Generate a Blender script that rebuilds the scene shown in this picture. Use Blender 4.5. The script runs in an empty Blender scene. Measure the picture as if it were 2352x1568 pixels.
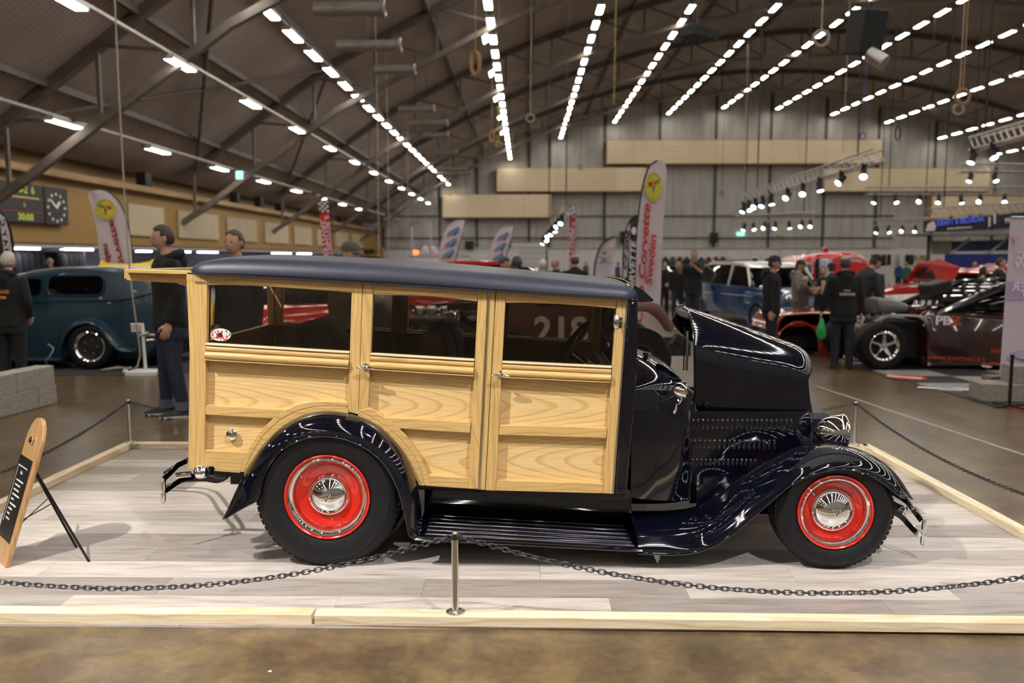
import bpy, bmesh, math, random
from mathutils import Vector, Matrix, Euler
R = math.radians
random.seed(7)
scene = bpy.context.scene
COL = scene.collection
# ------------------------------------------------------------------ camera
FPX, CX, CY = 1894.7, 1176.0, 784.0            # 29 mm lens on a 36 mm sensor, frame 2352 x 1568
VPX, VPY = 1204.0, 590.0                       # vanishing point of the hall's long axis (+Y)
PITCH = math.atan((CY - VPY) / FPX)
YAW = math.atan((VPX - CX) / FPX * math.cos(PITCH))
CAM_H = 1.635
cam_data = bpy.data.cameras.new('camera')
cam_data.lens = 29.0; cam_data.sensor_width = 36.0
cam_data.clip_start = 0.05; cam_data.clip_end = 400
cam_data.dof.use_dof = True
cam_data.dof.focus_distance = 4.35
cam_data.dof.aperture_fstop = 1.7
cam = bpy.data.objects.new('camera', cam_data)
COL.objects.link(cam)
cam.location = (0, 0, CAM_H)
cam.rotation_euler = (R(90) - PITCH, 0, YAW)
scene.camera = cam
FWD = Vector((-math.sin(YAW) * math.cos(PITCH), math.cos(YAW) * math.cos(PITCH), -math.sin(PITCH)))
RGT = Vector((math.cos(YAW), math.sin(YAW), 0))
UPV = RGT.cross(FWD)

def ray(px, py):
    return FWD + RGT * ((px - CX) / FPX) + UPV * ((CY - py) / FPX)
def P(px, py, Y):
    """point on the vertical plane y = Y seen at a pixel"""
    d = ray(px, py); t = Y / d.y
    return Vector((d.x * t, Y, CAM_H + d.z * t))
def G(px, py, z=0.0):
    """point on the ground seen at a pixel"""
    d = ray(px, py); t = (z - CAM_H) / d.z
    return Vector((d.x * t, d.y * t, z))
def WX(px, py, X):
    """point on the vertical plane x = X seen at a pixel"""
    d = ray(px, py); t = X / d.x
    return Vector((X, d.y * t, CAM_H + d.z * t))

# ------------------------------------------------------------------ world, light, exposure
world = bpy.data.worlds.new('hall_air'); scene.world = world
world.use_nodes = True
world.node_tree.nodes['Background'].inputs[0].default_value = (0.95, 0.93, 1.0, 1)
world.node_tree.nodes['Background'].inputs[1].default_value = 0.05
vs = scene.view_settings
vs.view_transform = 'Standard'; vs.look = 'None'; vs.gamma = 1.0; vs.use_curve_mapping = False
vs.exposure = 0.22
LAMP_EMIT = 25.0                                # the fluorescent ceiling fixtures

def spot(name, loc, aim, watt, angle, size=0.06, col=(1, .97, .93), blend=.4):
    l = bpy.data.lights.new(name, 'SPOT'); l.energy = watt; l.spot_size = R(angle); l.spot_blend = blend
    l.shadow_soft_size = size; l.color = col
    o = bpy.data.objects.new(name, l); COL.objects.link(o); o.location = loc
    o.rotation_euler = (Vector(aim) - Vector(loc)).to_track_quat('-Z', 'Y').to_euler()
    return o
# stage spots rigged over the aisle in front of the stand (above and left of the photographer)
spot('stage_spot_light', (-4.3, 1.1, 6.3), (-0.6, 4.3, .6), 2000, 48, .05)
spot('stage_spot_light', (2.6, -.6, 7.2), (.9, 4.1, .3), 1500, 46, .08, (.93, .93, 1.0))

# ------------------------------------------------------------------ materials
MATS = {}
def _nt(name):
    m = bpy.data.materials.new(name); m.use_nodes = True
    nt = m.node_tree; b = nt.nodes['Principled BSDF']
    return m, nt, b
def N(nt, typ, **kw):
    n = nt.nodes.new(typ)
    for k, v in kw.items():
        if k.startswith('i_'):
            key = k[2:]
            key = int(key) if key.isdigit() else key.replace('_', ' ')
            n.inputs[key].default_value = v
        else: setattr(n, k, v)
    return n
def c4(c): return (c[0], c[1], c[2], 1)
def mat(name, col, rough=.5, metal=0, var=.12, scale=8, bump=0, coat=0, emit=None, estr=0, alpha=1, spec=None, coords='Object', stretch=(1, 1, 1)):
    """principled surface whose colour is gently broken up by noise"""
    if name in MATS: return MATS[name]
    m, nt, b = _nt(name)
    tc = N(nt, 'ShaderNodeTexCoord'); mp = N(nt, 'ShaderNodeMapping'); mp.inputs['Scale'].default_value = stretch
    nt.links.new(tc.outputs[coords], mp.inputs[0])
    no = N(nt, 'ShaderNodeTexNoise', i_Scale=scale, i_Detail=5.0)
    nt.links.new(mp.outputs[0], no.inputs['Vector'])
    rp = N(nt, 'ShaderNodeValToRGB')
    rp.color_ramp.elements[0].position = .3; rp.color_ramp.elements[1].position = .7
    rp.color_ramp.elements[0].color = c4([max(0, x * (1 - var)) for x in col])
    rp.color_ramp.elements[1].color = c4([min(1, x * (1 + var)) for x in col])
    nt.links.new(no.outputs[0], rp.inputs[0]); nt.links.new(rp.outputs[0], b.inputs['Base Color'])
    b.inputs['Roughness'].default_value = rough; b.inputs['Metallic'].default_value = metal
    if coat: b.inputs['Coat Weight'].default_value = coat; b.inputs['Coat Roughness'].default_value = .015
    if spec is not None: b.inputs['Specular IOR Level'].default_value = spec
    if bump:
        bp = N(nt, 'ShaderNodeBump', i_Strength=bump, i_Distance=.01)
        nt.links.new(no.outputs[0], bp.inputs['Height']); nt.links.new(bp.outputs[0], b.inputs['Normal'])
    if emit:
        b.inputs['Emission Color'].default_value = c4(emit); b.inputs['Emission Strength'].default_value = estr
    if alpha < 1: b.inputs['Alpha'].default_value = alpha
    MATS[name] = m
    return m
def glass(name, tint=(.5, .5, .5), gloss=.02, ior=1.45):
    """thin pane: tinted see-through plus a mirror reflection that grows at grazing angles"""
    if name in MATS: return MATS[name]
    m, nt, b = _nt(name); nt.nodes.remove(b)
    out = nt.nodes['Material Output']
    tr = N(nt, 'ShaderNodeBsdfTransparent'); tr.inputs[0].default_value = c4(tint)
    gl = N(nt, 'ShaderNodeBsdfGlossy'); gl.inputs['Roughness'].default_value = gloss
    fr = N(nt, 'ShaderNodeFresnel', i_IOR=ior); mx = N(nt, 'ShaderNodeMixShader')
    nt.links.new(fr.outputs[0], mx.inputs[0]); nt.links.new(tr.outputs[0], mx.inputs[1]); nt.links.new(gl.outputs[0], mx.inputs[2])
    nt.links.new(mx.outputs[0], out.inputs[0])
    MATS[name] = m
    return m
def wood(name, light, dark, axis='X', freq=26, rough=.38, coat=.25, cathedral=0.0, z0=0.0, plank_random=.06, fib=1.0):
    """grain runs along axis; cathedral > 0 bends the rings into nested arches as on flat-sawn ash"""
    if name in MATS: return MATS[name]
    m, nt, b = _nt(name); L = nt.links.new
    tc = N(nt, 'ShaderNodeTexCoord'); oi = N(nt, 'ShaderNodeObjectInfo')
    sh = N(nt, 'ShaderNodeVectorMath', operation='MULTIPLY_ADD'); sh.inputs[1].default_value = (1, 1, 1)
    rnd = N(nt, 'ShaderNodeCombineXYZ'); mul = N(nt, 'ShaderNodeMath', operation='MULTIPLY', i_1=7.0)
    L(oi.outputs['Random'], mul.inputs[0])
    for k in range(3): L(mul.outputs[0], rnd.inputs[k])
    L(tc.outputs['Object'], sh.inputs[0]); L(rnd.outputs[0], sh.inputs[2])
    se = N(nt, 'ShaderNodeSeparateXYZ'); L(sh.outputs[0], se.inputs[0])
    ax = {'X': (0, 2), 'Z': (2, 0), 'Y': (1, 0)}[axis]
    so = N(nt, 'ShaderNodeSeparateXYZ'); L(tc.outputs['Object'], so.inputs[0])
    nz = N(nt, 'ShaderNodeTexNoise', i_Scale=1.0, i_Detail=2.0)
    mp = N(nt, 'ShaderNodeMapping'); s = [6, 6, 6]; s[ax[0]] = 1.4; mp.inputs['Scale'].default_value = s
    L(sh.outputs[0], mp.inputs[0]); L(mp.outputs[0], nz.inputs['Vector'])
    if cathedral:
        a = N(nt, 'ShaderNodeMath', operation='SUBTRACT', i_1=z0); L(so.outputs[ax[1]], a.inputs[0])
        pw = N(nt, 'ShaderNodeMath', operation='MULTIPLY'); L(a.outputs[0], pw.inputs[0]); L(a.outputs[0], pw.inputs[1])
        q = N(nt, 'ShaderNodeMath', operation='MULTIPLY_ADD', i_1=55.0); L(pw.outputs[0], q.inputs[0])
        xx = N(nt, 'ShaderNodeMath', operation='MULTIPLY', i_1=cathedral); L(se.outputs[ax[0]], xx.inputs[0]); L(xx.outputs[0], q.inputs[2])
        base = q
    else:
        base = N(nt, 'ShaderNodeMath', operation='MULTIPLY', i_1=3.2); L(se.outputs[ax[1]], base.inputs[0])
    ad = N(nt, 'ShaderNodeMath', operation='MULTIPLY_ADD', i_1=.55); L(nz.outputs[0], ad.inputs[0]); L(base.outputs[0], ad.inputs[2])
    fq = N(nt, 'ShaderNodeMath', operation='MULTIPLY', i_1=freq / 3.2 if not cathedral else freq / 5.0); L(ad.outputs[0], fq.inputs[0])
    fr = N(nt, 'ShaderNodeMath', operation='FRACT'); L(fq.outputs[0], fr.inputs[0])
    rp = N(nt, 'ShaderNodeValToRGB'); e = rp.color_ramp.elements
    e[0].position = 0; e[0].color = c4(light); e[1].position = 1; e[1].color = c4([.6 * l + .4 * d for l, d in zip(light, dark)])
    k = e.new(.66); k.color = c4([.9 * l + .1 * d for l, d in zip(light, dark)])
    k = e.new(.9); k.color = c4(dark)
    L(fr.outputs[0], rp.inputs[0])
    fb = N(nt, 'ShaderNodeTexNoise', i_Scale=1.0, i_Detail=6.0); m2 = N(nt, 'ShaderNodeMapping'); s = [160, 160, 160]; s[ax[0]] = 5
    m2.inputs['Scale'].default_value = s; L(sh.outputs[0], m2.inputs[0]); L(m2.outputs[0], fb.inputs['Vector'])
    mr = N(nt, 'ShaderNodeMapRange', i_From_Min=.3, i_From_Max=.7, i_To_Min=1 - .16 * fib, i_To_Max=1 + .10 * fib); L(fb.outputs[0], mr.inputs[0])
    pr = N(nt, 'ShaderNodeMapRange', i_To_Min=1 - plank_random, i_To_Max=1 + plank_random); L(oi.outputs['Random'], pr.inputs[0])
    mm = N(nt, 'ShaderNodeMath', operation='MULTIPLY'); L(mr.outputs[0], mm.inputs[0]); L(pr.outputs[0], mm.inputs[1])
    vm = N(nt, 'ShaderNodeVectorMath', operation='SCALE'); L(rp.outputs[0], vm.inputs[0]); L(mm.outputs[0], vm.inputs['Scale'])
    L(vm.outputs[0], b.inputs['Base Color'])
    b.inputs['Roughness'].default_value = rough
    if coat: b.inputs['Coat Weight'].default_value = coat; b.inputs['Coat Roughness'].default_value = .08
    MATS[name] = m
    return m

# ------------------------------------------------------------------ mesh builder
def V3(p): return Vector(p)
class MB:
    def __init__(s): s.v = []; s.f = []; s.m = []
    def add(s, vs, fs, mi=0):
        o = len(s.v); s.v += [tuple(p) for p in vs]
        s.f += [tuple(i + o for i in f) for f in fs]; s.m += [mi] * len(fs)
        return s
    def box(s, c, d, rot=None, mi=0):
        h = [x / 2 for x in d]; pts = [Vector((a * h[0], b * h[1], e * h[2])) for a in (-1, 1) for b in (-1, 1) for e in (-1, 1)]
        if rot is not None:
            M = rot if isinstance(rot, Matrix) else Euler(rot).to_matrix()
            pts = [M @ p for p in pts]
        return s.add([p + V3(c) for p in pts], [(0, 1, 3, 2), (4, 6, 7, 5), (0, 4, 5, 1), (2, 3, 7, 6), (0, 2, 6, 4), (1, 5, 7, 3)], mi)
    def beam(s, a, b, w, h, up=(0, 0, 1), mi=0):
        """rectangular bar from a to b"""
        a, b = V3(a), V3(b); d = (b - a).normalized(); u = V3(up)
        if abs(d.dot(u)) > .98: u = Vector((0, 1, 0))
        r = d.cross(u).normalized(); u = r.cross(d)
        q = [r * (x * w / 2) + u * (y * h / 2) for x, y in ((-1, -1), (1, -1), (1, 1), (-1, 1))]
        return s.add([a + k for k in q] + [b + k for k in q], [(3, 2, 1, 0), (4, 5, 6, 7), (0, 1, 5, 4), (1, 2, 6, 5), (2, 3, 7, 6), (3, 0, 4, 7)], mi)
    def tube(s, path, r, n=8, closed=False, caps=True, mi=0, flat=1.0):
        path = [V3(p) for p in path]; k = len(path); rr = r if isinstance(r, (list, tuple)) else [r] * k
        tg = []
        for i in range(k):
            if closed: t = path[(i + 1) % k] - path[i - 1]
            else: t = path[min(i + 1, k - 1)] - path[max(i - 1, 0)]
            tg.append(t.normalized())
        u = Vector((0, 0, 1)) if abs(tg[0].z) < .9 else Vector((0, 1, 0))
        u = (u - tg[0] * u.dot(tg[0])).normalized(); vs = []
        for i in range(k):
            u = (u - tg[i] * u.dot(tg[i])); u = u.normalized() if u.length > 1e-6 else Vector((1, 0, 0))
            w = tg[i].cross(u)
            for j in range(n):
                a = 2 * math.pi * j / n
                vs.append(path[i] + (u * math.cos(a) * flat + w * math.sin(a)) * rr[i])
        fs = []
        for i in range(k if closed else k - 1):
            for j in range(n):
                a, b = i * n + j, i * n + (j + 1) % n; c = ((i + 1) % k) * n
                fs.append((a, b, c + (j + 1) % n, c + j))
        if caps and not closed:
            fs.append(tuple(range(n - 1, -1, -1))); fs.append(tuple((k - 1) * n + j for j in range(n)))
        return s.add(vs, fs, mi)
    def cyl(s, a, b, r, r2=None, n=16, mi=0): return s.tube([a, b], [r, r if r2 is None else r2], n, mi=mi)
    def lathe(s, prof, c, axis='Y', n=40, mi=0, close=False, cap=False):
        """prof: list of (radius, along-axis)"""
        c = V3(c); k = len(prof); vs = []
        E = {'Y': (Vector((1, 0, 0)), Vector((0, 0, 1)), Vector((0, 1, 0))), 'Z': (Vector((1, 0, 0)), Vector((0, 1, 0)), Vector((0, 0, 1))),
             'X': (Vector((0, 1, 0)), Vector((0, 0, 1)), Vector((1, 0, 0)))}[axis] if isinstance(axis, str) else axis
        for r, a in prof:
            for j in range(n):
                t = 2 * math.pi * j / n
                vs.append(c + E[0] * (r * math.cos(t)) + E[1] * (r * math.sin(t)) + E[2] * a)
        fs = []
        for i in range(k if close else k - 1):
            for j in range(n):
                a, b = i * n + j, i * n + (j + 1) % n; d = ((i + 1) % k) * n
                fs.append((a, d + j, d + (j + 1) % n, b))
        if not close and cap:
            if prof[0][0] > 1e-5: fs.append(tuple(range(n)))
            if prof[-1][0] > 1e-5: fs.append(tuple((k - 1) * n + j for j in range(n - 1, -1, -1)))
        return s.add(vs, fs, mi)
    def ell(s, c, rad, n=16, m=10, rot=None, mi=0):
        vs, fs = [], []; M = Euler(rot).to_matrix() if rot is not None and not isinstance(rot, Matrix) else rot
        for i in range(m + 1):
            th = math.pi * i / m
            for j in range(n):
                ph = 2 * math.pi * j / n
                p = Vector((rad[0] * math.sin(th) * math.cos(ph), rad[1] * math.sin(th) * math.sin(ph), rad[2] * math.cos(th)))
                if M is not None: p = M @ p
                vs.append(V3(c) + p)
        for i in range(m):
            for j in range(n):
                a, b = i * n + j, i * n + (j + 1) % n
                fs.append((a, a + n, b + n, b))
        return s.add(vs, fs, mi)
    def prism(s, pts, ext, mi=0):
        """closed polygon pts pushed along ext"""
        n = len(pts); e = V3(ext); pts = [V3(p) for p in pts]
        return s.add(pts + [p + e for p in pts], [tuple(range(n)), tuple(range(2 * n - 1, n - 1, -1))] + [(i, i + n, (i + 1) % n + n, (i + 1) % n) for i in range(n)], mi)
    def grid(s, rows, ci=False, cj=False, mi=0, cap=False):
        a, b = len(rows), len(rows[0]); vs = [p for r in rows for p in r]; fs = []
        for i in range(a if ci else a - 1):
            for j in range(b if cj else b - 1):
                fs.append((i * b + j, i * b + (j + 1) % b, ((i + 1) % a) * b + (j + 1) % b, ((i + 1) % a) * b + j))
        if cap: fs.append(tuple(range(b - 1, -1, -1))); fs.append(tuple((a - 1) * b + j for j in range(b)))
        return s.add(vs, fs, mi)
    def sheet(s, rows, th, off=(0, 0, 1)):
        """grid given thickness by offsetting along vertex normals"""
        a, b = len(rows), len(rows[0])
        nr = []
        for i in range(a):
            r = []
            for j in range(b):
                du = V3(rows[min(i + 1, a - 1)][j]) - V3(rows[max(i - 1, 0)][j]); dv = V3(rows[i][min(j + 1, b - 1)]) - V3(rows[i][max(j - 1, 0)])
                k = du.cross(dv); r.append(V3(rows[i][j]) - (k.normalized() if k.length > 1e-9 else V3(off)) * th)
            nr.append(r)
        o = len(s.v); s.grid(rows); o2 = len(s.v); s.grid([r[::-1] for r in nr])
        def A(i, j): return o + i * b + j
        def B(i, j): return o2 + i * b + (b - 1 - j)
        fs = []
        for j in range(b - 1): fs += [(A(0, j + 1), A(0, j), B(0, j), B(0, j + 1)), (A(a - 1, j), A(a - 1, j + 1), B(a - 1, j + 1), B(a - 1, j))]
        for i in range(a - 1): fs += [(A(i, 0), A(i + 1, 0), B(i + 1, 0), B(i, 0)), (A(i + 1, b - 1), A(i, b - 1), B(i, b - 1), B(i + 1, b - 1))]
        s.f += fs; s.m += [0] * len(fs)
        return s
    def mesh(s, name, org=(0, 0, 0), smooth=40, fix=True):
        me = bpy.data.meshes.new(name); o = V3(org)
        me.from_pydata([V3(p) - o for p in s.v], [], s.f)
        me.polygons.foreach_set('material_index', s.m)
        if fix:
            bm = bmesh.new(); bm.from_mesh(me); bmesh.ops.recalc_face_normals(bm, faces=bm.faces); bm.to_mesh(me); bm.free()
        if smooth:
            me.polygons.foreach_set('use_smooth', [True] * len(me.polygons)); me.set_sharp_from_angle(angle=R(smooth))
        me.update()
        return me
    def build(s, name, mats, parent=None, org=(0, 0, 0), smooth=40, bevel=0, sub=0, fix=True):
        me = s.mesh(name, org, smooth, fix)
        for m_ in (mats if isinstance(mats, (list, tuple)) else [mats]): me.materials.append(m_)
        o = bpy.data.objects.new(name, me); COL.objects.link(o)
        if parent is not None: o.parent = parent
        else: o.location = org
        if bevel:
            md = o.modifiers.new('bevel', 'BEVEL'); md.width = bevel; md.segments = 2; md.limit_method = 'ANGLE'; md.angle_limit = R(50)
        if sub:
            md = o.modifiers.new('sub', 'SUBSURF'); md.levels = sub; md.render_levels = sub
        return o
def thing(name, label, cat, loc=(0, 0, 0), rz=0, group=None):
    o = bpy.data.objects.new(name, None); COL.objects.link(o); o.empty_display_size = .1
    o.location = loc; o.rotation_euler = (0, 0, rz)
    return tag(o, label, cat, group)
def tag(o, label, cat, group=None, kind=None):
    o['label'] = label; o['category'] = cat
    if group: o['group'] = group
    if kind: o['kind'] = kind
    return o
def struct(o, label=None):
    o['kind'] = 'structure'
    if label: o['label'] = label
    return o
def inst(o, loc=(0, 0, 0), rot=(0, 0, 0), parent=None, sc=None):
    c = o.copy(); COL.objects.link(c); c.parent = parent; c.location = loc; c.rotation_euler = rot
    if sc: c.scale = sc
    return c
def copy_tree(o, parent=None):
    c = o.copy(); COL.objects.link(c); c.parent = parent
    for ch in list(o.children): copy_tree(ch, c)
    return c
TMP = bpy.data.scenes.new('workbench_scene')      # modifiers and text are evaluated here, away from the big scene
def evaluated(o):
    TMP.collection.objects.link(o); vl = TMP.view_layers[0]; vl.update()
    return bpy.data.meshes.new_from_object(o.evaluated_get(vl.depsgraph))
def text(s, size, m, parent, loc, rot, name='lettering', ext=.002, align='CENTER', sx=1.0, shear=0.0, bold=0.0):
    cu = bpy.data.curves.new(name, 'FONT'); cu.body = s; cu.size = size; cu.extrude = ext; cu.align_x = align; cu.align_y = 'CENTER'
    cu.shear = shear; cu.offset = bold; cu.resolution_u = 3
    t = bpy.data.objects.new(name, cu); me = evaluated(t)
    bpy.data.objects.remove(t); bpy.data.curves.remove(cu)
    me.materials.clear(); me.materials.append(m)
    o = bpy.data.objects.new(name, me); COL.objects.link(o); o.parent = parent; o.location = loc
    o.rotation_euler = rot; o.scale = (sx, 1, 1)
    return o
ORD = ['first', 'second', 'third', 'fourth', 'fifth', 'sixth', 'seventh', 'eighth', 'ninth', 'tenth', 'eleventh', 'twelfth', 'thirteenth', 'fourteenth', 'fifteenth', 'sixteenth', 'seventeenth', 'eighteenth', 'nineteenth', 'twentieth'] + ['twenty-' + w for w in ('first', 'second', 'third', 'fourth', 'fifth', 'sixth', 'seventh', 'eighth', 'ninth')]
def lerp(a, b, t): return a + (b - a) * t
def interp(x, xs, ys):
    if x <= xs[0]: return ys[0]
    for i in range(len(xs) - 1):
        if x <= xs[i + 1]: return lerp(ys[i], ys[i + 1], (x - xs[i]) / (xs[i + 1] - xs[i]))
    return ys[-1]
def resample(pts, n):
    """Catmull-Rom through tuples, evenly by chord"""
    pts = [Vector(p) for p in pts]; d = [0]
    for a, b in zip(pts, pts[1:]): d.append(d[-1] + (b - a).length)
    out = []
    for k in range(n):
        t = d[-1] * k / (n - 1); i = 0
        while i < len(pts) - 2 and d[i + 1] < t: i += 1
        u = (t - d[i]) / max(1e-9, d[i + 1] - d[i])
        p0, p1, p2, p3 = pts[max(i - 1, 0)], pts[i], pts[i + 1], pts[min(i + 2, len(pts) - 1)]
        out.append(.5 * ((2 * p1) + (p2 - p0) * u + (2 * p0 - 5 * p1 + 4 * p2 - p3) * u * u + (3 * p1 - p0 - 3 * p2 + p3) * u ** 3))
    return out
# shared finishes
BLACKPAINT = mat('black_navy_lacquer', (.0022, .0027, .007), .06, 0, .05, 3, coat=1.0)
CHROME = mat('chrome', (.86, .86, .87), .035, 1, .02, 3)
STEEL = mat('brushed_steel', (.55, .54, .52), .3, 1, .08, 20)
DARKMET = mat('dark_metal', (.03, .03, .032), .4, .6, .2, 12)
RUBBER = mat('tyre_rubber', (.008, .008, .0088), .6, 0, .25, 40, bump=.05, spec=.28)
BLACK = mat('matt_black', (.012, .012, .013), .6, 0, .2, 20)
WHITE = mat('white_paint', (.78, .77, .76), .5, 0, .04, 4)
# ================================================================== the hall
YB, XL, XR, YF = 75.0, -13.3, 52.0, -22.0        # back wall, left wall, right wall, wall behind the photographer
def mk_floor():
    m, nt, b = _nt('polished_concrete'); L = nt.links.new
    tc = N(nt, 'ShaderNodeTexCoord')
    def noise(sc, d, r, lo, hi, a=.3, b_=.7):
        n = N(nt, 'ShaderNodeTexNoise', i_Scale=sc, i_Detail=d, i_Roughness=r); L(tc.outputs['Object'], n.inputs['Vector'])
        q = N(nt, 'ShaderNodeMapRange', i_From_Min=a, i_From_Max=b_, i_To_Min=lo, i_To_Max=hi); L(n.outputs[0], q.inputs[0]); return q
    r1, r2, r4 = noise(1.1, 5.0, .6, .72, 1.25), noise(22.0, 6.0, .7, .74, 1.24), noise(4.5, 4.0, .6, 0, 1, .42, .62)
    mm = N(nt, 'ShaderNodeMath', operation='MULTIPLY'); L(r1.outputs[0], mm.inputs[0]); L(r2.outputs[0], mm.inputs[1])
    mx = N(nt, 'ShaderNodeMix', data_type='RGBA'); mx.inputs[6].default_value = (.100, .068, .038, 1); mx.inputs[7].default_value = (.160, .110, .052, 1); L(r4.outputs[0], mx.inputs[0])
    vm = N(nt, 'ShaderNodeVectorMath', operation='SCALE'); L(mx.outputs[2], vm.inputs[0]); L(mm.outputs[0], vm.inputs['Scale'])
    # short pale scuffs
    vo = N(nt, 'ShaderNodeTexNoise', i_Scale=1.0, i_Detail=2.0, i_Distortion=1.5); mp = N(nt, 'ShaderNodeMapping'); mp.inputs['Rotation'].default_value = (0, 0, .7); mp.inputs['Scale'].default_value = (5, 70, 1)
    L(tc.outputs['Object'], mp.inputs[0]); L(mp.outputs[0], vo.inputs['Vector']); sc_ = N(nt, 'ShaderNodeMapRange', i_From_Min=.70, i_From_Max=.76, i_To_Min=0, i_To_Max=.35); L(vo.outputs[0], sc_.inputs[0])
    m2 = N(nt, 'ShaderNodeMix', data_type='RGBA'); m2.inputs[7].default_value = (.40, .34, .27, 1); L(sc_.outputs[0], m2.inputs[0]); L(vm.outputs[0], m2.inputs[6])
    L(m2.outputs[2], b.inputs['Base Color']); b.inputs['Roughness'].default_value = .28
    return m
struct(MB().box(((XL + XR) / 2, (YB + YF) / 2, -.1), (XR - XL + 1, YB - YF + 1, .2)).build('floor', mk_floor(), smooth=0), 'worn polished brown concrete floor of the hall')
# a pale painted line on the floor right of the car
LN = mat('worn_floor_paint', (.40, .36, .30), .5, 0, .4, 30)
a_, b_ = G(1868, 884), G(2700, 1160)
struct(MB().beam(a_ + Vector((0, 0, .001)), b_ + Vector((0, 0, .001)), .035, .002).build('trim_1', LN, smooth=0), 'faded pale line painted across the concrete floor')

# roof profile (x, bottom chord z, top chord z)
RX = [-13.3, -12.8, -10.4, -8.5, -7.1, -4.75, -1.3, 3.2, 8, 12.6, 17.5, 22.3, 27, 31.6, 36.3, 41, 46.5, 52]
RB = [2.9, 3.15, 4.9, 6.2, 7.2, 8.4, 10.2, 12.0, 13.4, 14.2, 14.6, 14.6, 14.1, 13.3, 12.0, 10.4, 7.6, 4.2]
RT = [4.5, 4.9, 6.7, 8.05, 9.0, 10.2, 11.9, 13.5, 14.9, 15.7, 16.1, 16.1, 15.6, 14.8, 13.6, 12.1, 9.5, 6.1]
def rb(x): return interp(x, RX, RB)
def rt(x): return interp(x, RX, RT)
def mk_roof():
    m, nt, b = _nt('corrugated_roof_sheet'); L = nt.links.new
    tc = N(nt, 'ShaderNodeTexCoord'); n1 = N(nt, 'ShaderNodeTexNoise', i_Scale=.35, i_Detail=4.0); L(tc.outputs['Object'], n1.inputs['Vector'])
    w = N(nt, 'ShaderNodeTexWave', i_Scale=1.6, i_Distortion=.0); w.bands_direction = 'Y'; L(tc.outputs['Object'], w.inputs['Vector'])
    rp = N(nt, 'ShaderNodeValToRGB'); e = rp.color_ramp.elements
    e[0].position = .3; e[0].color = (.26, .212, .190, 1); e[1].position = .75; e[1].color = (.41, .35, .335, 1); L(n1.outputs[0], rp.inputs[0])
    mr = N(nt, 'ShaderNodeMapRange', i_To_Min=.88, i_To_Max=1.06); L(w.outputs[0], mr.inputs[0])
    vm = N(nt, 'ShaderNodeVectorMath', operation='SCALE'); L(rp.outputs[0], vm.inputs[0]); L(mr.outputs[0], vm.inputs['Scale']); L(vm.outputs[0], b.inputs['Base Color'])
    bp = N(nt, 'ShaderNodeBump', i_Strength=.25, i_Distance=.05); L(w.outputs[0], bp.inputs['Height']); L(bp.outputs[0], b.inputs['Normal'])
    b.inputs['Roughness'].default_value = .65
    return m
TRY = [-14.2 + 11.55 * k for k in range(8)]       # roof trusses: -14.2 ... 66.6
mb = MB()
xs = [lerp(XL - .6, XR + .6, i / 60) for i in range(61)]
ys = [YF - .3, YB + .3]
top = [[(x, y, rt(x) + .32) for y in ys] for x in xs]; bot = [[(x, y, rt(x) + .12) for y in ys] for x in xs]
mb.grid(bot); mb.grid(top)
struct(mb.build('ceiling', mk_roof(), smooth=50, fix=False), 'dark corrugated roof of the hall rising to a broad ridge')
BEAM = mat('grey_brown_roof_steel', (.115, .095, .083), .55, .1, .2, 3)
BEAM_L = mat('roof_tie_steel', (.145, .122, .10), .5, .1, .2, 3)
# back wall of tall grey sheets with posts
GREYW = mat('grey_wall_sheet', (.41, .395, .37), .65, 0, .16, .9, stretch=(3, 3, .35))
WALLP = mat('wall_post_grey', (.085, .088, .075), .6, .2, .2, 2)
bw = MB()
pts = [(XL - .5, YB, 0), (XR + .5, YB, 0)] + [(x, YB, rt(x) + .14) for x in [XR + .5] + RX[::-1] + [XL - .5]]
bw.prism(pts, (0, .3, 0))
wb = struct(bw.build('wall_back', GREYW, smooth=0), 'tall grey sheet-clad end wall of the hall')
px_posts = [880, 1010, 1095, 1215, 1262, 1388, 1512, 1640, 1765, 1890, 2010, 2140, 2280]
for i, px in enumerate(px_posts):                 # vertical sheets proud between dark posts
    x = P(px, 500, YB).x
    MB().box((x, YB - .06, rt(x) / 2), (.22, .12, rt(x)), ).build('wall_post', WALLP, wb, smooth=0)
for px0, px1 in zip(px_posts, px_posts[1:]):
    x0, x1 = P(px0, 500, YB).x + .14, P(px1, 500, YB).x - .14
    k = max(1, round((x1 - x0) / 1.25)); w_ = (x1 - x0) / k
    for q in range(k):
        c = x0 + (q + .5) * w_; h0 = 2.35; h1 = min(rt(c - w_ / 2), rt(c + w_ / 2)) - .05
        MB().box((c, YB - .02, (h0 + h1) / 2), (w_ - .05, .04, h1 - h0)).build('wall_sheet', GREYW, wb, smooth=0)
for z in (2.42, 3.35, 5.3):
    MB().box((10, YB - .13, z), (46, .1, .1)).build('wall_rail', WALLP if z > 3 else STEEL, wb, smooth=0)
WB_ = mat('white_rink_board', (.62, .60, .58), .5, 0, .06, 2)
for k in range(23):                               # white boards along the foot of the end wall
    x = -12.2 + k * 2.6
    if abs(x - P(1215, 580, YB).x) < 2.2: continue
    MB().box((x, YB - .12, 1.15), (2.56, .1, 2.3)).build('foot_board', WB_, wb, smooth=0)
# roller door in the end wall
a0, a1 = P(1174, 556, YB - .1), P(1254, 556, YB - .1)
dr = MB().box(((a0.x + a1.x) / 2, YB - .07, a0.z / 2), (a1.x - a0.x + .3, .06, a0.z + .15)).build('door_1', WALLP, smooth=0)
struct(dr, 'white sectional roller door in the grey end wall')
for k in range(6):
    h = a0.z / 6
    MB().box(((a0.x + a1.x) / 2, YB - .13, h * (k + .5)), (a1.x - a0.x, .06, h - .03)).build('door_slat', mat('door_white', (.55, .54, .53), .5, 0, .05), dr, smooth=0)
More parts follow.
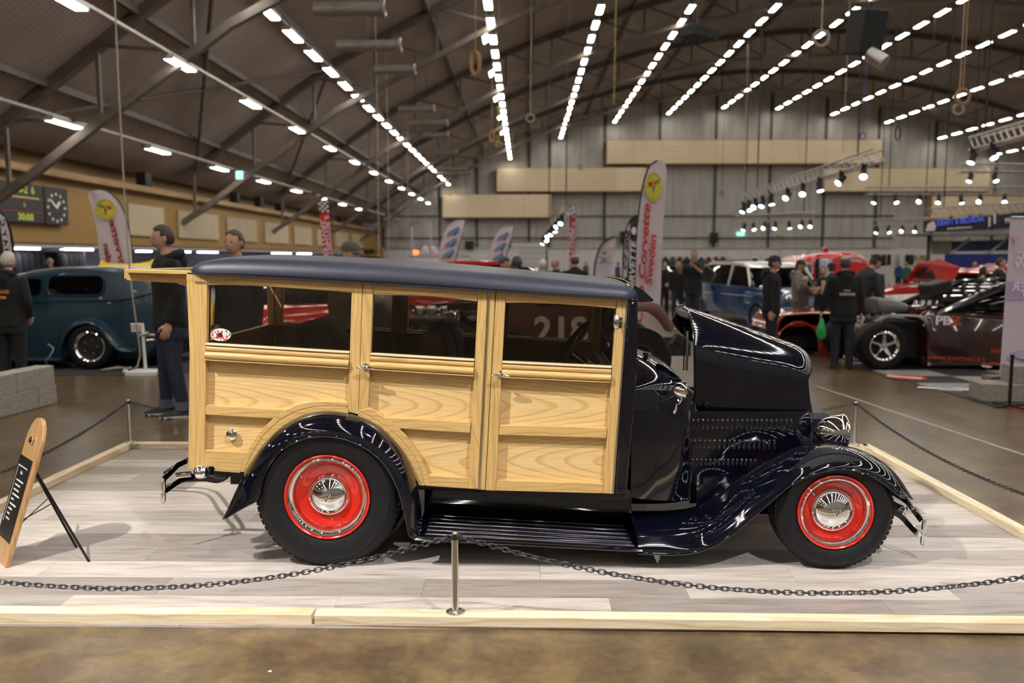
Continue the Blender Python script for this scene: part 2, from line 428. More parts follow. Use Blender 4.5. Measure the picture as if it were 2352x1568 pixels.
# pale plywood acoustic boxes on the end wall: one panelled box each
PLY = wood('pale_plywood', (.76, .62, .43), (.66, .53, .36), 'X', 3, .6, 0)
PLYE = mat('plywood_edge', (.42, .26, .11), .6)
boxes = [(1015, 446, 1266, 500, 'lowest pale plywood acoustic box on end wall, above the roller door'),
         (1140, 385, 1485, 440, 'pale plywood acoustic box on end wall, behind the tall white and red feather flag'),
         (1393, 321, 2026, 376, 'highest and longest pale plywood acoustic box on end wall under the ridge'),
         (1893, 386, 2272, 440, 'pale plywood acoustic box on end wall behind the sloping spotlight truss'),
         (2140, 450, 2430, 504, 'pale plywood acoustic box on end wall above the black event banner')]
for x0, y0, x1, y1, lab in boxes:
    A, B = P(x0, y0, YB - 1.0), P(x1, y1, YB - 1.0)
    t = thing('acoustic_box', lab, 'wall panel', ((A.x + B.x) / 2, YB - .22, B.z), group='plywood boxes on the end wall')
    MB().box(((A.x + B.x) / 2, YB - .62, (A.z + B.z) / 2), (B.x - A.x, .8, A.z - B.z)).build('box_body', PLYE, t, t.location, smooth=0)
    n = max(2, round((B.x - A.x) / 2.5)); w_ = (B.x - A.x - .12) / n
    for k in range(n):
        MB().box((A.x + .06 + (k + .5) * w_, YB - 1.04, (A.z + B.z) / 2), (w_ - .02, .06, A.z - B.z - .12)).build('panel', PLY, t, t.location, smooth=0)
# right wall and the wall behind the photographer
struct(MB().box((XR + .15, (YB + YF) / 2, 3.5), (.3, YB - YF, 7)).build('wall_right', GREYW, smooth=0), 'grey side wall far to the right')
fw = MB(); fw.prism([(XL - .5, YF, 0), (XR + .5, YF, 0)] + [(x, YF, rt(x) + .14) for x in [XR + .5] + RX[::-1] + [XL - .5]], (0, -.3, 0))
struct(fw.build('wall_front', GREYW, smooth=0), 'end wall behind the photographer')
# left side: golden wooden gallery front over a low lit room
GOLD = wood('golden_plywood', (.31, .178, .045), (.23, .122, .028), 'Y', 2, .45, .15)
GOLD2 = wood('golden_plywood_ledge', (.36, .21, .075), (.28, .155, .05), 'Y', 3, .4, .2)
ZS, ZL = 2.03, 3.85
wl = struct(MB().box((XL - .15, 26.5, (ZS + ZL) / 2), (.3, 97, ZL - ZS)).build('wall_left', GOLD, smooth=0), 'golden plywood gallery front along the left side')
MB().box((XL - .05, 26.5, ZL + .1), (.75, 97, .2)).build('ledge', GOLD2, wl, smooth=0)
MB().box((XL - 1.3, 26.5, 4.7), (.2, 97, 1.6)).build('upper_boarding', GOLD, wl, smooth=0)
MB().box((XL - .9, 26.5, ZL - .02), (1.6, 97, .1)).build('gallery_deck', GOLD2, wl, smooth=0)
MB().box((XL - 4.2, 26.5, ZS - .06), (8.2, 97, .12)).build('soffit', mat('soffit_white', (.62, .62, .68), .7), wl, smooth=0)
struct(MB().box((XL - 8.3, 26.5, 1), (.2, 97, 2.1)).build('wall_under_gallery', mat('lilac_white_wall', (.56, .56, .66), .7), smooth=0), 'white wall of the low room under the gallery')
struct(MB().box((XL - 4.4, 26.5, -.1), (8, 97, .2)).build('floor_under_gallery', mat('side_floor', (.16, .14, .12), .4), smooth=0))
PANL = wood('pale_ash_panel', (.44, .36, .25), (.36, .29, .19), 'Z', 4, .6, 0)
def wl_pt(px, py): return WX(px, py, XL + .05)
for k, (x0, x1, yt0, yb0) in enumerate([(293, 376, 470, 536), (408, 502, 488, 553), (521, 590, 509, 563), (608, 662, 524, 567), (675, 715, 534, 572), (728, 757, 541, 576), (770, 800, 547, 578), (808, 832, 553, 580)]):
    A, B = wl_pt(x0, yt0), wl_pt(x1, yb0)
    A.z, B.z = 3.42, 2.36
    t = tag(MB().box((XL + .05, (A.y + B.y) / 2, (A.z + B.z) / 2), (.08, B.y - A.y, A.z - B.z)).build('wall_acoustic_panel', PANL, org=(XL + .05, (A.y + B.y) / 2, B.z), smooth=0, bevel=.01),
            'pale ash acoustic panel on the golden gallery front, %s counted from the left' % ['first', 'second', 'third', 'fourth', 'fifth', 'sixth', 'seventh', 'eighth and last'][k], 'wall panel', 'acoustic panels along the gallery front')
# wooden steps at the far end of the gallery
st = MB()
for k in range(4): st.box((XL + .9 + k * .25, 66 - .2, 2.0 - .5 * k + .25 - 0.0), (1.2, 1.6, .12))
st.box((XL + 1.2, 66.6, 1.2), (1.6, .1, 2.4))
tag(st.build('wooden_steps', GOLD, org=(XL + 1.2, 66, 0), smooth=0), 'golden wooden steps at the far end of the gallery front', 'steps')

# ------------------------------------------------------------------ roof trusses, one thing each
ordn = ['first', 'second', 'third', 'fourth', 'fifth', 'sixth', 'seventh', 'eighth']
for k, ty in enumerate(TRY):
    t = thing('roof_truss', ('dark steel lattice roof truss spanning the hall, %s from the end wall' % ordn[len(TRY) - 1 - k]), 'truss', (XL, ty, 2.9), group='roof trusses')
    o = t.location
    xs = [XL + .1 + (XR - XL - .2) * i / 64 for i in range(65)]
    m1 = MB()
    for a, b in zip(xs, xs[1:]): m1.beam((a, ty, rt(a) - .05), (b, ty, rt(b) - .05), .26, .26)
    m1.build('top_chord', BEAM, t, o, smooth=0)
    m1 = MB()
    for a, b in zip(xs, xs[1:]): m1.beam((a, ty, rb(a)), (b, ty, rb(b)), .2, .2)
    m1.build('bottom_chord', BEAM_L, t, o, smooth=0)
    nodes = [XL + .6 + i * 2.35 for i in range(28)]
    for i, x in enumerate(nodes):
        MB().beam((x, ty, rb(x)), (x, ty, rt(x)), .09, .09).build('strut', BEAM, t, o, smooth=0)
        if i + 1 < len(nodes):
            x2 = nodes[i + 1]
            p, q = ((x, rt(x)), (x2, rb(x2))) if x < 19 else ((x, rb(x)), (x2, rt(x2)))
            MB().beam((p[0], ty, p[1]), (q[0], ty, q[1]), .08, .08).build('diagonal', BEAM, t, o, smooth=0)
# purlins along the hall
for i, x in enumerate([-11.6, -9.3, -7.3, -3.6, .4, 5.5, 10.3, 15, 19.9, 24.6, 29.3, 34, 38.6]):
    tag(MB().beam((x, YF, rt(x) + .02), (x, YB - .1, rt(x) + .02), .14, .18).build('roof_purlin', BEAM, org=(x, YF, rt(x)), smooth=0),
        'long dark roof purlin running the length of the hall, %s from the left' % ORD[i], 'purlin', 'purlins under the roof')
# cross bracing seen in the left slope
for bi, (a, b) in enumerate([((-12.6, TRY[3]), (-7.4, TRY[4])), ((-7.4, TRY[3]), (-12.6, TRY[4])), ((-7.4, TRY[4]), (-12.6, TRY[5]))]):
    tag(MB().cyl((a[0], a[1], rt(a[0]) - .1), (b[0], b[1], rt(b[0]) - .1), .06, n=8).build('roof_brace', BEAM, org=(a[0], a[1], rt(a[0]))),
        'diagonal dark brace in the left roof slope, %s' % ['nearest, rising away', 'nearest, falling away', 'the farther one'][bi], 'brace', 'roof braces')

# ------------------------------------------------------------------ fluorescent fixtures in long rows
LAMP = mat('fluorescent_tube', (.9, .9, .9), .5, 0, 0, 3, emit=(1.0, .95, .86), estr=LAMP_EMIT)
HOUS = mat('lamp_housing', (.45, .44, .42), .5)
def lamp_mesh():
    m = MB()
    m.box((0, 0, .05), (.30, 1.42, .1), mi=1)
    m.box((0, 0, -.012), (.24, 1.30, .024), mi=0)
    for e in (-1, 1): m.box((0, e * .69, -.012), (.26, .03, .05), mi=1)
    return m
me = lamp_mesh().mesh('ceiling_light', smooth=0); me.materials.append(LAMP); me.materials.append(HOUS)
rows = [(-11.2, 4.86, -2), (-8.3, 6.25, -2), (-6.7, 8.0, 1), (-1.25, 10.25, 1), (3.2, 12.05, 1), (7.9, 13.4, 1), (12.6, 14.1, 1), (17.4, 14.6, 1), (22.1, 14.5, 1), (26.9, 14.0, 1), (31.6, 13.3, 1), (36.3, 11.95, 1), (41.0, 10.5, 1)]
rnames = ['lowest row beside the golden gallery', 'second row up the left slope', 'bright third row up the left slope', 'row straight ahead left of vanishing point', 'first row right of vanishing point',
          'second row right of vanishing point', 'third row right of vanishing point', 'row just left of the ridge', 'row just right of the ridge', 'second row down the right slope', 'third row down the right slope', 'fourth row down the right slope', 'lowest visible row of the right slope']
DY = 2.33
vis, hid = [], []
def inframe(p):
    d = Vector(p) - cam.location; z = d.dot(FWD)
    if z < .5: return False
    u = CX + FPX * d.dot(RGT) / z; v = CY - FPX * d.dot(UPV) / z
    return -20 < u < 2372 and -20 < v < 900
for ri, (x, z, st_) in enumerate(rows):
    pitch = DY * (2.2 if st_ < 0 else 1)
    y = 14.4 - pitch * int((14.4 - YF) / pitch) + .8
    ymax = 58 if ri == 0 else YB - .9
    sl = math.atan((rb(x + .5) - rb(x - .5))) * .5
    while y < ymax:
        (vis if inframe((x, y, z)) else hid).append((x, y, z, -sl if False else 0, ri))
        y += pitch
for y in [17, 24, 31, 38, 45, 52, 59, 66]: (vis if inframe((-1.75, y, 11.4)) else hid).append((-1.75, y, 11.35, -.6, 13))
rnames.append('tilted sparse row left of the central row')
vis.sort(key=lambda q: q[1]); 
byrow = {}
for q in vis[:300]: byrow.setdefault(q[4], []).append(q[1])
for q in vis[:300]:
    k_ = sorted(byrow[q[4]], reverse=True).index(q[1]) + 1
    o = bpy.data.objects.new('ceiling_light', me); COL.objects.link(o); o.location = q[:3]; o.rotation_euler = (0, q[3], 0)
    tag(o, 'lit ceiling light, %s from far end, %s' % (ORD[k_ - 1], rnames[q[4]]), 'ceiling light', 'ceiling lights: ' + rnames[q[4]])
rest = MB()
for q in hid + vis[300:]:
    s0 = lamp_mesh(); o = len(rest.v)
    rest.v += [(v[0] + q[0], v[1] + q[1], v[2] + q[2]) for v in s0.v]; rest.f += [tuple(i + o for i in f) for f in s0.f]; rest.m += s0.m
o = rest.build('ceiling_lights', [LAMP, HOUS], smooth=0); tag(o, 'remaining fluorescent fixtures of the ceiling rows', 'ceiling light', kind='stuff')
print('ceiling lights', len(vis), len(hid))
# conduits the rows hang from
for ri, (x, z, st_) in enumerate(rows):
    tag(MB().box((x, (YF + YB) / 2, z + .13), (.10, YB - YF - 1, .06)).build('lamp_rail', HOUS if ri < 3 else BEAM, org=(x, YF + .5, z + .1), smooth=0), 'rail carrying ceiling lights: ' + rnames[ri], 'rail')
# ================================================================== the stand: laminate floor, timber kerb, posts and chains
def plank_mat():
    m, nt, b = _nt('grey_oak_laminate'); L = nt.links.new
    tc = N(nt, 'ShaderNodeTexCoord'); oi = N(nt, 'ShaderNodeObjectInfo')
    ad = N(nt, 'ShaderNodeVectorMath', operation='ADD'); cb = N(nt, 'ShaderNodeCombineXYZ'); ml = N(nt, 'ShaderNodeMath', operation='MULTIPLY', i_1=31.0)
    L(oi.outputs['Random'], ml.inputs[0]); L(ml.outputs[0], cb.inputs[0]); L(ml.outputs[0], cb.inputs[1]); L(tc.outputs['Object'], ad.inputs[0]); L(cb.outputs[0], ad.inputs[1])
    mp = N(nt, 'ShaderNodeMapping'); mp.inputs['Scale'].default_value = (1.6, 16, 1); L(ad.outputs[0], mp.inputs[0])
    n1 = N(nt, 'ShaderNodeTexNoise', i_Scale=1.5, i_Detail=8.0, i_Roughness=.62, i_Distortion=.6); L(mp.outputs[0], n1.inputs['Vector'])
    rp = N(nt, 'ShaderNodeValToRGB'); e = rp.color_ramp.elements
    e[0].position = .25; e[0].color = (.27, .225, .185, 1); e[1].position = .7; e[1].color = (.64, .58, .52, 1); k = e.new(.45); k.color = (.50, .44, .385, 1)
    L(n1.outputs[0], rp.inputs[0])
    r2 = N(nt, 'ShaderNodeValToRGB'); e = r2.color_ramp.elements; e[0].position = 0; e[0].color = (.58, .56, .56, 1); e[1].position = 1; e[1].color = (1.08, 1.07, 1.06, 1)
    for p_, v_ in ((.30, .66), (.36, .90), (.6, 1.0)):
        k = e.new(p_); k.color = (v_, v_, v_, 1)
    L(oi.outputs['Random'], r2.inputs[0])
    mx = N(nt, 'ShaderNodeMix', data_type='RGBA', blend_type='MULTIPLY'); mx.inputs[0].default_value = 1; L(rp.outputs[0], mx.inputs[6]); L(r2.outputs[0], mx.inputs[7])
    L(mx.outputs[2], b.inputs['Base Color']); b.inputs['Roughness'].default_value = .34
    bp = N(nt, 'ShaderNodeBump', i_Strength=.04, i_Distance=.004); L(n1.outputs[0], bp.inputs['Height']); L(bp.outputs[0], b.inputs['Normal'])
    return m
PLANK = plank_mat()
ZP = .012                                          # top of the laminate
FY0 = G(400, 1440).y; FY1 = G(385, 1024).y + .12    # front and back edge of the laminate
FX0, FX1 = G(330, 1020).x - .06, G(1972, 1030).x + .05
lam = thing('laminate_floor', 'pale grey oak laminate floor laid in planks under the wood-bodied wagon', 'flooring', ((FX0 + FX1) / 2, FY0, 0))
PW, PL_ = .222, 1.29
ys0 = G(400, 1367, ZP).y
row0 = ys0 - PW * math.ceil((ys0 - FY0) / PW)
rng = random.Random(3); r = 0; y = row0
offs = [.55, .05, .75, .3, .95, .5, .12, .68, .38, .85, .2, .6, .03, .45, .9, .28, .7]
while y < FY1 - .01:
    x = FX0 - PL_ * offs[r % len(offs)]
    y0_, y1_ = max(y, FY0), min(y + PW, FY1)
    while x < FX1 - .01:
        x0_, x1_ = max(x, FX0), min(x + PL_, FX1)
        if x1_ - x0_ > .03 and y1_ - y0_ > .01:
            c = ((x0_ + x1_) / 2, (y0_ + y1_) / 2, ZP / 2)
            o = MB().box((0, 0, 0), (x1_ - x0_ - .0016, y1_ - y0_ - .0016, ZP)).build('plank', PLANK, lam, smooth=0)
            o.location = V3(c) - lam.location
        x += PL_
    y += PW; r += 1
# timber kerb
PINE = wood('planed_spruce', (.80, .67, .47), (.66, .49, .28), 'X', 18, .5, 0, plank_random=.05)
PINEY = wood('planed_spruce_along', (.80, .67, .47), (.66, .49, .28), 'Y', 18, .5, 0, plank_random=.05)
KH, KW = .048, .075
def kerb(a, b, lab, m=PINE, h=KH):
    a, b = V3(a), V3(b); a.z = b.z = ZP + h / 2
    tag(MB().beam(a, b, KW, h).build('timber_kerb', m, org=((a.x + b.x) / 2, (a.y + b.y) / 2, ZP), smooth=0, bevel=.003), lab, 'timber', 'timber kerb around the stand')
yk = G(400, 1433, ZP).y + KW / 2
xj = G(717, 1425, .03).x
kerb((FX0 - .02, yk, 0), (xj - .002, yk, 0), 'planed timber kerb along the front edge of the stand, left length')
pr0, pr1 = G(722, 1436, ZP), G(2340, 1455, ZP)
kerb((pr0.x, pr0.y + KW / 2, 0), (FX1 + .1, lerp(pr0.y, pr1.y, (FX1 + .1 - pr0.x) / (pr1.x - pr0.x)) + KW / 2, 0), 'planed timber kerb along the front edge of the stand, right length')
yb_ = G(385, 1031, ZP).y + KW / 2
kerb((FX0 + .06, yb_, 0), (FX1 - .02, yb_, 0), 'timber kerb along the back edge of the stand behind the wagon')
kerb((FX0 - .01, yk + KW * .6, 0), (FX0 - .01 + .03, yb_ + .04, 0), 'timber kerb along the left edge of the stand', PINEY)
kerb((FX1, yk + KW * .7 + .02, 0), (FX1 - .03, yb_ + .04, 0), 'timber kerb along the right edge of the stand', PINEY)
tag(MB().ell(G(620, 1542) + Vector((0, 0, .002)), (.008, .006, .002), 10, 4).build('paper_fleck', WHITE, org=tuple(G(620, 1542))), 'tiny white fleck on the concrete in front of the stand', 'scrap')
# galvanised angle at the far left corner
g = MB().box((FX0 + .09, yb_ - KW / 2 - .002, ZP + .024), (.08, .003, .04))
g.box((FX0 + .03, yb_ - KW / 2 - .06, ZP + .024), (.003, .08, .04))
tag(g.build('angle_bracket', STEEL, org=(FX0 + .06, yb_ - .06, ZP), smooth=0), 'galvanised corner bracket joining the kerb at the far left corner', 'bracket')
# posts
def post_at(px, py_base, lab, y=None, X=None):
    b0 = Vector((X if X is not None else G(px, py_base, ZP + KH).x, y, ZP + KH))
    t = thing('barrier_post', lab, 'post', b0, group='chain posts around the stand')
    o = b0; H_ = .365
    f = MB(); f.lathe([(.0, 0), (.042, 0), (.042, .004), (.03, .008), (.018, .012), (.0, .012)], b0, 'Z', 20); f.build('base_plate', STEEL, t, o)
    for a in range(3):
        q = b0 + Vector((math.cos(a * 2.1 + .5) * .034, math.sin(a * 2.1 + .5) * .034, .006)); MB().lathe([(0, .004), (.004, .002), (.005, 0)], q, 'Z', 8).build('screw', CHROME, t, o)
    MB().lathe([(.0, .01), (.0155, .01), (.0155, H_ - .03), (.0, H_ - .03)], b0, 'Z', 24).build('tube', mat('satin_steel_tube', (.62, .60, .57), .22, 1, .05, 20), t, o)
    MB().lathe([(.0, H_ - .03), (.017, H_ - .03), (.017, H_ - .018), (.009, H_ - .016), (.009, H_ - .008), (0, H_ - .008)], b0, 'Z', 20).build('collar', DARKMET, t, o)
    MB().lathe([(.0, H_ - .008), (.012, H_ - .007), (.012, H_ - .002), (.007, H_ + .003), (0, H_ + .004)], b0, 'Z', 20).build('cap', CHROME, t, o)
    return b0 + Vector((0, 0, H_ - .012))
xm = G(1044, 1415, ZP + KH).x
ymid = yk + .0
top_f = post_at(0, 0, 'steel barrier post in the middle of the front kerb', yk, xm)
top_fl = post_at(0, 0, 'steel barrier post at the near left corner of the stand', yk, FX0 + .03)
top_fr = post_at(0, 0, 'steel barrier post at the near right corner of the stand', yk + .0, FX1 - .0)
top_bl = post_at(0, 0, 'steel barrier post at the far left corner of the stand', yb_, FX0 + .035)
top_br = post_at(0, 0, 'steel barrier post at the far right corner of the stand', yb_, G(1960, 1020, ZP + KH).x)
top_bm = post_at(0, 0, 'steel barrier post in the middle of the back kerb, behind the wagon', yb_, (FX0 + FX1) / 2 - .1)
# chain links
LINK = mat('black_chain_plastic', (.022, .022, .026), .42, 0, .1, 30)
ll, lw, lr = .0195, .0095, .0031
lp = [(ll - lw + math.cos(a) * lw, math.sin(a) * lw, 0) for a in [R(-90 + 45 * k) for k in range(5)]] + [(-(ll - lw) + math.cos(a) * lw, math.sin(a) * lw, 0) for a in [R(90 + 45 * k) for k in range(5)]]
lk = MB().tube(lp, lr, 5, closed=True).mesh('link'); lk.materials.append(LINK)
def chain(a, b, sag, lab):
    a, b = V3(a), V3(b); n = 200
    pts = [a.lerp(b, i / n) - Vector((0, 0, sag * 4 * (i / n) * (1 - i / n))) for i in range(n + 1)]
    t = thing('barrier_chain', lab, 'chain', (a + b) / 2 - Vector((0, 0, sag)), group='black chains around the stand')
    d = [0]
    for p, q in zip(pts, pts[1:]): d.append(d[-1] + (q - p).length)
    pitch = .0275; k = 0; i = 0; s_ = .012
    while s_ < d[-1] - .01:
        while d[i + 1] < s_: i += 1
        p = pts[i].lerp(pts[i + 1], (s_ - d[i]) / (d[i + 1] - d[i])); tg = (pts[i + 1] - pts[i]).normalized()
        side = tg.cross(Vector((0, 0, 1))).normalized(); up = side.cross(tg)
        M = Matrix((tg, up, -side)).transposed() if k % 2 == 0 else Matrix((tg, side, up)).transposed()
        tw = Matrix.Rotation(.25 * math.sin(k * .37), 3, tg)
        o = bpy.data.objects.new('link', lk); COL.objects.link(o); o.parent = t
        o.location = p - t.location; o.rotation_euler = (tw @ M).to_euler()
        s_ += pitch; k += 1
def sagfor(px, py, y): return P(px, py, y).z
chain(top_fl, top_f, top_f.z - sagfor(300, 1351, yk), 'black chain sagging across the front of the stand, left of the middle post')
chain(top_f, top_fr, top_f.z - sagfor(1800, 1361, yk), 'black chain sagging across the front of the stand, right of the middle post')
chain(top_bl, top_fl, .16, 'black chain along the left side of the stand behind the sign')
chain(top_br, top_fr, .15, 'black chain along the right side of the stand')
chain(top_bl, top_bm, .2, 'black chain at the back of the stand, left half behind the wagon')
chain(top_bm, top_br, .17, 'black chain at the back of the stand, right half behind the wagon')
# ================================================================== the wood-bodied wagon
YW, YC = 4.17, 4.97
HB = .70                                           # half width of the wooden body
YBD = YC - HB                                      # near wooden face
CAR = thing('station_wagon', 'vintage wood-bodied station wagon with black fenders and red wheels, nose raised hood', 'car', (P(750, 1142, YW).x, YC, ZP))
CO = CAR.location.copy()
ASH_L, ASH_D = (.60, .390, .145), (.49, .30, .098)
ASHX = wood('ash_rail', ASH_L, ASH_D, 'X', 34, .34, .35, plank_random=.03)
ASHZ = wood('ash_stile', ASH_L, ASH_D, 'Z', 34, .34, .35, plank_random=.03)
PNL_L, PNL_D = (.72, .505, .225), (.57, .36, .13)
ASHP1 = wood('ash_panel_upper', PNL_L, PNL_D, 'X', 20, .34, .35, cathedral=1.5, z0=P(1000, 930, YBD).z - .02, plank_random=.02, fib=.7)
ASHP2 = wood('ash_panel_lower', PNL_L, PNL_D, 'X', 20, .34, .35, cathedral=-1.5, z0=P(1260, 1062, YBD).z - .02, plank_random=.02, fib=.7)
TAN = mat('brown_interior_trim', (.20, .080, .050), .55, 0, .1, 12)
SEAT = mat('dark_brown_seat_fabric', (.085, .043, .034), .75, 0, .15, 30, bump=.1)
TINT = glass('smoked_car_glass', (.83, .80, .77), .01, 1.5)
NAVY = mat('navy_vinyl_roof', (.0105, .0115, .026), .46, 0, .06, 60, bump=.04)
def mirY(p): return Vector((p[0], 2 * YC - p[1], p[2]))

def slab(name, px, yf, depth, m, parent, side, bevel=.003):
    """board traced on its own face plane, with real thickness; side -1 is the near flank, +1 the far one"""
    pts = [P(a, b, yf) for a, b in px]; e = Vector((0, depth, 0))
    if side > 0: pts = [mirY(p) for p in pts]; e = -e
    return MB().prism(pts, e).build(name, m, parent, CO, smooth=0, bevel=bevel)
def strip(name, top, bot, yf, bulge, m, parent, side, ends=None, n=10):
    """horizontal moulding between two px lines, half-round section"""
    (a0, a1), (b0, b1) = top, bot
    rows = []
    for e in (0, 1):
        T, B = (a0, b0) if e == 0 else (a1, b1)
        T, B = P(T[0], T[1], yf), P(B[0], B[1], yf); r = []
        for k in range(n + 1):
            a = math.pi * k / n; t = (1 - math.cos(a)) / 2
            q = T.lerp(B, t); q.y = yf - bulge * math.sin(a); r.append(q)
        r.append(Vector((B.x, yf + .02, B.z))); r.append(Vector((T.x, yf + .02, T.z)))
        rows.append([mirY(p) for p in r] if side > 0 else r)
    return MB().grid(rows, cj=True, cap=True).build(name, m, parent, CO)
BAND_OUT_A = [(551, 1084), (558, 1062), (567, 1038), (580, 1015), (600, 987), (627, 961), (643, 950), (659, 940), (682, 928), (702, 924), (720, 922), (758, 921), (799, 925)]
GROOVE_A = [(562, 1084), (567, 1066), (580, 1038), (605, 999), (643, 964), (682, 943), (720, 934), (758, 932), (799, 935)]
FEND_A = [(564, 1085), (580, 1058), (605, 1022), (643, 984), (682, 960), (720, 948), (758, 945), (800, 950)]
BAND_OUT_D = [(846, 935.5), (865, 945), (880, 957), (900, 968), (916.6, 983), (938, 1007), (956, 1033), (969, 1058), (983, 1090), (989, 1117)]
GROOVE_D = [(822, 943), (847, 955), (886, 979), (924, 1012), (950, 1045), (966, 1078.6), (975, 1115)]
FEND_D = [(822, 957), (835, 961), (873, 982), (898, 1005), (924, 1035), (942, 1068), (952, 1094), (962, 1115)]
def flank(side):
    F0 = YBD; yp = YBD + .040; yg = YBD + .034
    def lining(px, name): return slab(name, px, YBD + .055, .012, TAN, CAR, side, 0)
    lab = {-1: 'near', 1: 'far'}[side]
    # ---- rear quarter
    q = lining([(437, 790), (831, 812), (823, 945), (758, 921), (690, 928), (620, 965), (575, 1020), (552, 1080), (437, 1076)], 'rear_quarter')
    slab('stile', [(437, 622), (476, 626), (469, 1080), (432, 1076)], F0, .06, ASHZ, q, side)
    slab('rail', [(474, 622), (812, 644), (807.5, 672), (770, 668.5), (732, 666), (655, 660.5), (579, 656), (510, 654), (475, 654.5)], F0 + .001, .05, ASHX, q, side)
    slab('stile', [(808.5, 640), (832.5, 642), (823, 952), (799, 946)], F0, .06, ASHZ, q, side)
    slab('panel', [(470, 815), (803, 838), (800, 930), (758, 925), (700, 929), (655, 946), (468, 940)], yp, .012, ASHP1, q, side, 0)
    slab('panel', [(468, 945), (640, 955), (600, 995), (572, 1040), (468, 1040)], yp, .012, ASHP2, q, side, 0)
    slab('rail', [(472, 930), (659, 940.5), (643, 951), (627, 961), (471, 952)], F0, .05, ASHX, q, side)
    slab('rail', [(470, 1033), (568, 1040), (558, 1062), (551, 1086), (469, 1080)], F0, .05, ASHX, q, side)
    slab('wheel_arch_band', BAND_OUT_A + GROOVE_A[::-1], F0 - .002, .05, ASHX, q, side, .004)
    slab('wheel_arch_band', [(a, b + .8) for a, b in GROOVE_A] + FEND_A[::-1], F0 - .006, .05, ASHX, q, side, .004)
    slab('window_pane', [(470, 640), (812, 660), (808, 818), (470, 796)], yg, .004, TINT, q, side, 0)
    strip('belt_strip', [(474, 787), (803, 806.5)], [(474, 793), (803, 812.5)], F0 + .006, .012, mat('polished_sill', (.78, .60, .36), .22, .2, .03), q, side)
    strip('belt_moulding', [(474, 794.5), (803, 814)], [(474, 805.5), (802, 825)], F0 + .004, .008, ASHX, q, side)
    strip('belt_moulding', [(473.5, 806.5), (802, 826)], [(473, 823.5), (801, 843)], F0, .020, ASHX, q, side)
    strip('belt_lip', [(473, 824), (801, 843.5)], [(473, 827), (801, 846.5)], F0, .016, ASHX, q, side)
    # ---- rear door
    d = lining([(833, 815), (1118, 830), (1099, 1122), (989, 1115), (969, 1058), (925, 995), (880, 957), (833, 930)], 'rear_door')
    slab('stile', [(833.5, 645), (857.5, 647), (846, 936), (824, 943.5)], F0, .05, ASHZ, d, side)
    slab('stile', [(1099, 660), (1120.5, 662), (1098, 1123), (1075, 1122)], F0, .05, ASHZ, d, side)
    slab('rail', [(856, 645), (1101, 660), (1096, 692.6), (1043, 685.5), (994, 681), (940, 678.5), (858, 677)], F0 + .001, .045, ASHX, d, side)
    slab('panel', [(846, 838), (1092, 855), (1083, 980), (880, 965), (847, 945)], yp, .012, ASHP1, d, side, 0)
    slab('panel', [(905, 975), (1083, 985), (1078, 1105), (975, 1098), (955, 1040)], yp, .012, ASHP2, d, side, 0)
    slab('rail', [(880, 957.5), (1082, 970), (1079.5, 994.5), (918, 984), (900, 968.5)], F0, .045, ASHX, d, side)
    slab('rail', [(983, 1090), (1076.5, 1098), (1075, 1122), (985, 1116)], F0, .045, ASHX, d, side)
    slab('wheel_arch_band', BAND_OUT_D + GROOVE_D[::-1], F0 - .002, .05, ASHX, d, side, .004)
    slab('wheel_arch_band', [(a, b + .8) for a, b in GROOVE_D] + FEND_D[::-1], F0 - .006, .05, ASHX, d, side, .004)
    slab('window_pane', [(852, 668), (1100, 682), (1092, 834), (850, 820)], yg, .004, TINT, d, side, 0)
    SL = mat('polished_sill', (0, 0, 0))
    strip('belt_strip', [(852, 810), (1089.5, 824)], [(852, 816), (1089, 830)], F0 + .006, .012, SL, d, side)
    strip('belt_moulding', [(851.5, 817.5), (1089, 831.5)], [(851, 828.5), (1088.5, 842.5)], F0 + .004, .008, ASHX, d, side)
    strip('belt_moulding', [(851, 829.5), (1088.5, 843.5)], [(850, 845.5), (1088, 860.5)], F0, .020, ASHX, d, side)
    strip('belt_lip', [(850, 846), (1088, 861)], [(849.5, 849), (1087.5, 864.5)], F0, .016, ASHX, d, side)
    # ---- centre post
    slab('centre_post', [(1125, 662), (1138.5, 663), (1114, 1125), (1101.5, 1124.5)], F0, .06, ASHZ, CAR, side)
    # ---- front door
    f = lining([(1139, 830), (1439, 845), (1406, 1133), (1115, 1126)], 'front_door')
    slab('stile', [(1139.8, 664), (1162.5, 666), (1138.5, 1127), (1115.2, 1126)], F0, .05, ASHZ, f, side)
    slab('stile', [(1418, 680), (1439.5, 682), (1406.5, 1134), (1384.5, 1133)], F0, .05, ASHZ, f, side)
    slab('rail', [(1161, 664), (1420, 681), (1413.5, 708.5), (1359, 703), (1283, 698), (1206, 695), (1162, 695)], F0 + .001, .045, ASHX, f, side)
    slab('panel', [(1147, 856), (1405, 868), (1396, 990), (1144, 983)], yp, .012, ASHP1, f, side, 0)
    slab('panel', [(1142, 990), (1395, 998), (1388, 1117), (1138, 1110)], yp, .012, ASHP2, f, side, 0)
    slab('rail', [(1147.5, 976), (1395, 983), (1392.5, 1006), (1145.5, 998.5)], F0, .045, ASHX, f, side)
    slab('rail', [(1140.5, 1103), (1386, 1109.5), (1384.5, 1133), (1139, 1126.5)], F0, .045, ASHX, f, side)
    slab('window_pane', [(1150, 685), (1420, 700), (1408, 850), (1150, 838)], yg, .004, TINT, f, side, 0)
    strip('belt_strip', [(1154.5, 828.5), (1404.5, 840)], [(1154.5, 834.5), (1404, 846)], F0 + .006, .012, SL, f, side)
    strip('belt_moulding', [(1154, 836), (1404, 847.5)], [(1153.5, 847), (1403, 858.5)], F0 + .004, .008, ASHX, f, side)
    strip('belt_moulding', [(1153.5, 848), (1403, 859.5)], [(1152, 863.5), (1402, 875.5)], F0, .020, ASHX, f, side)
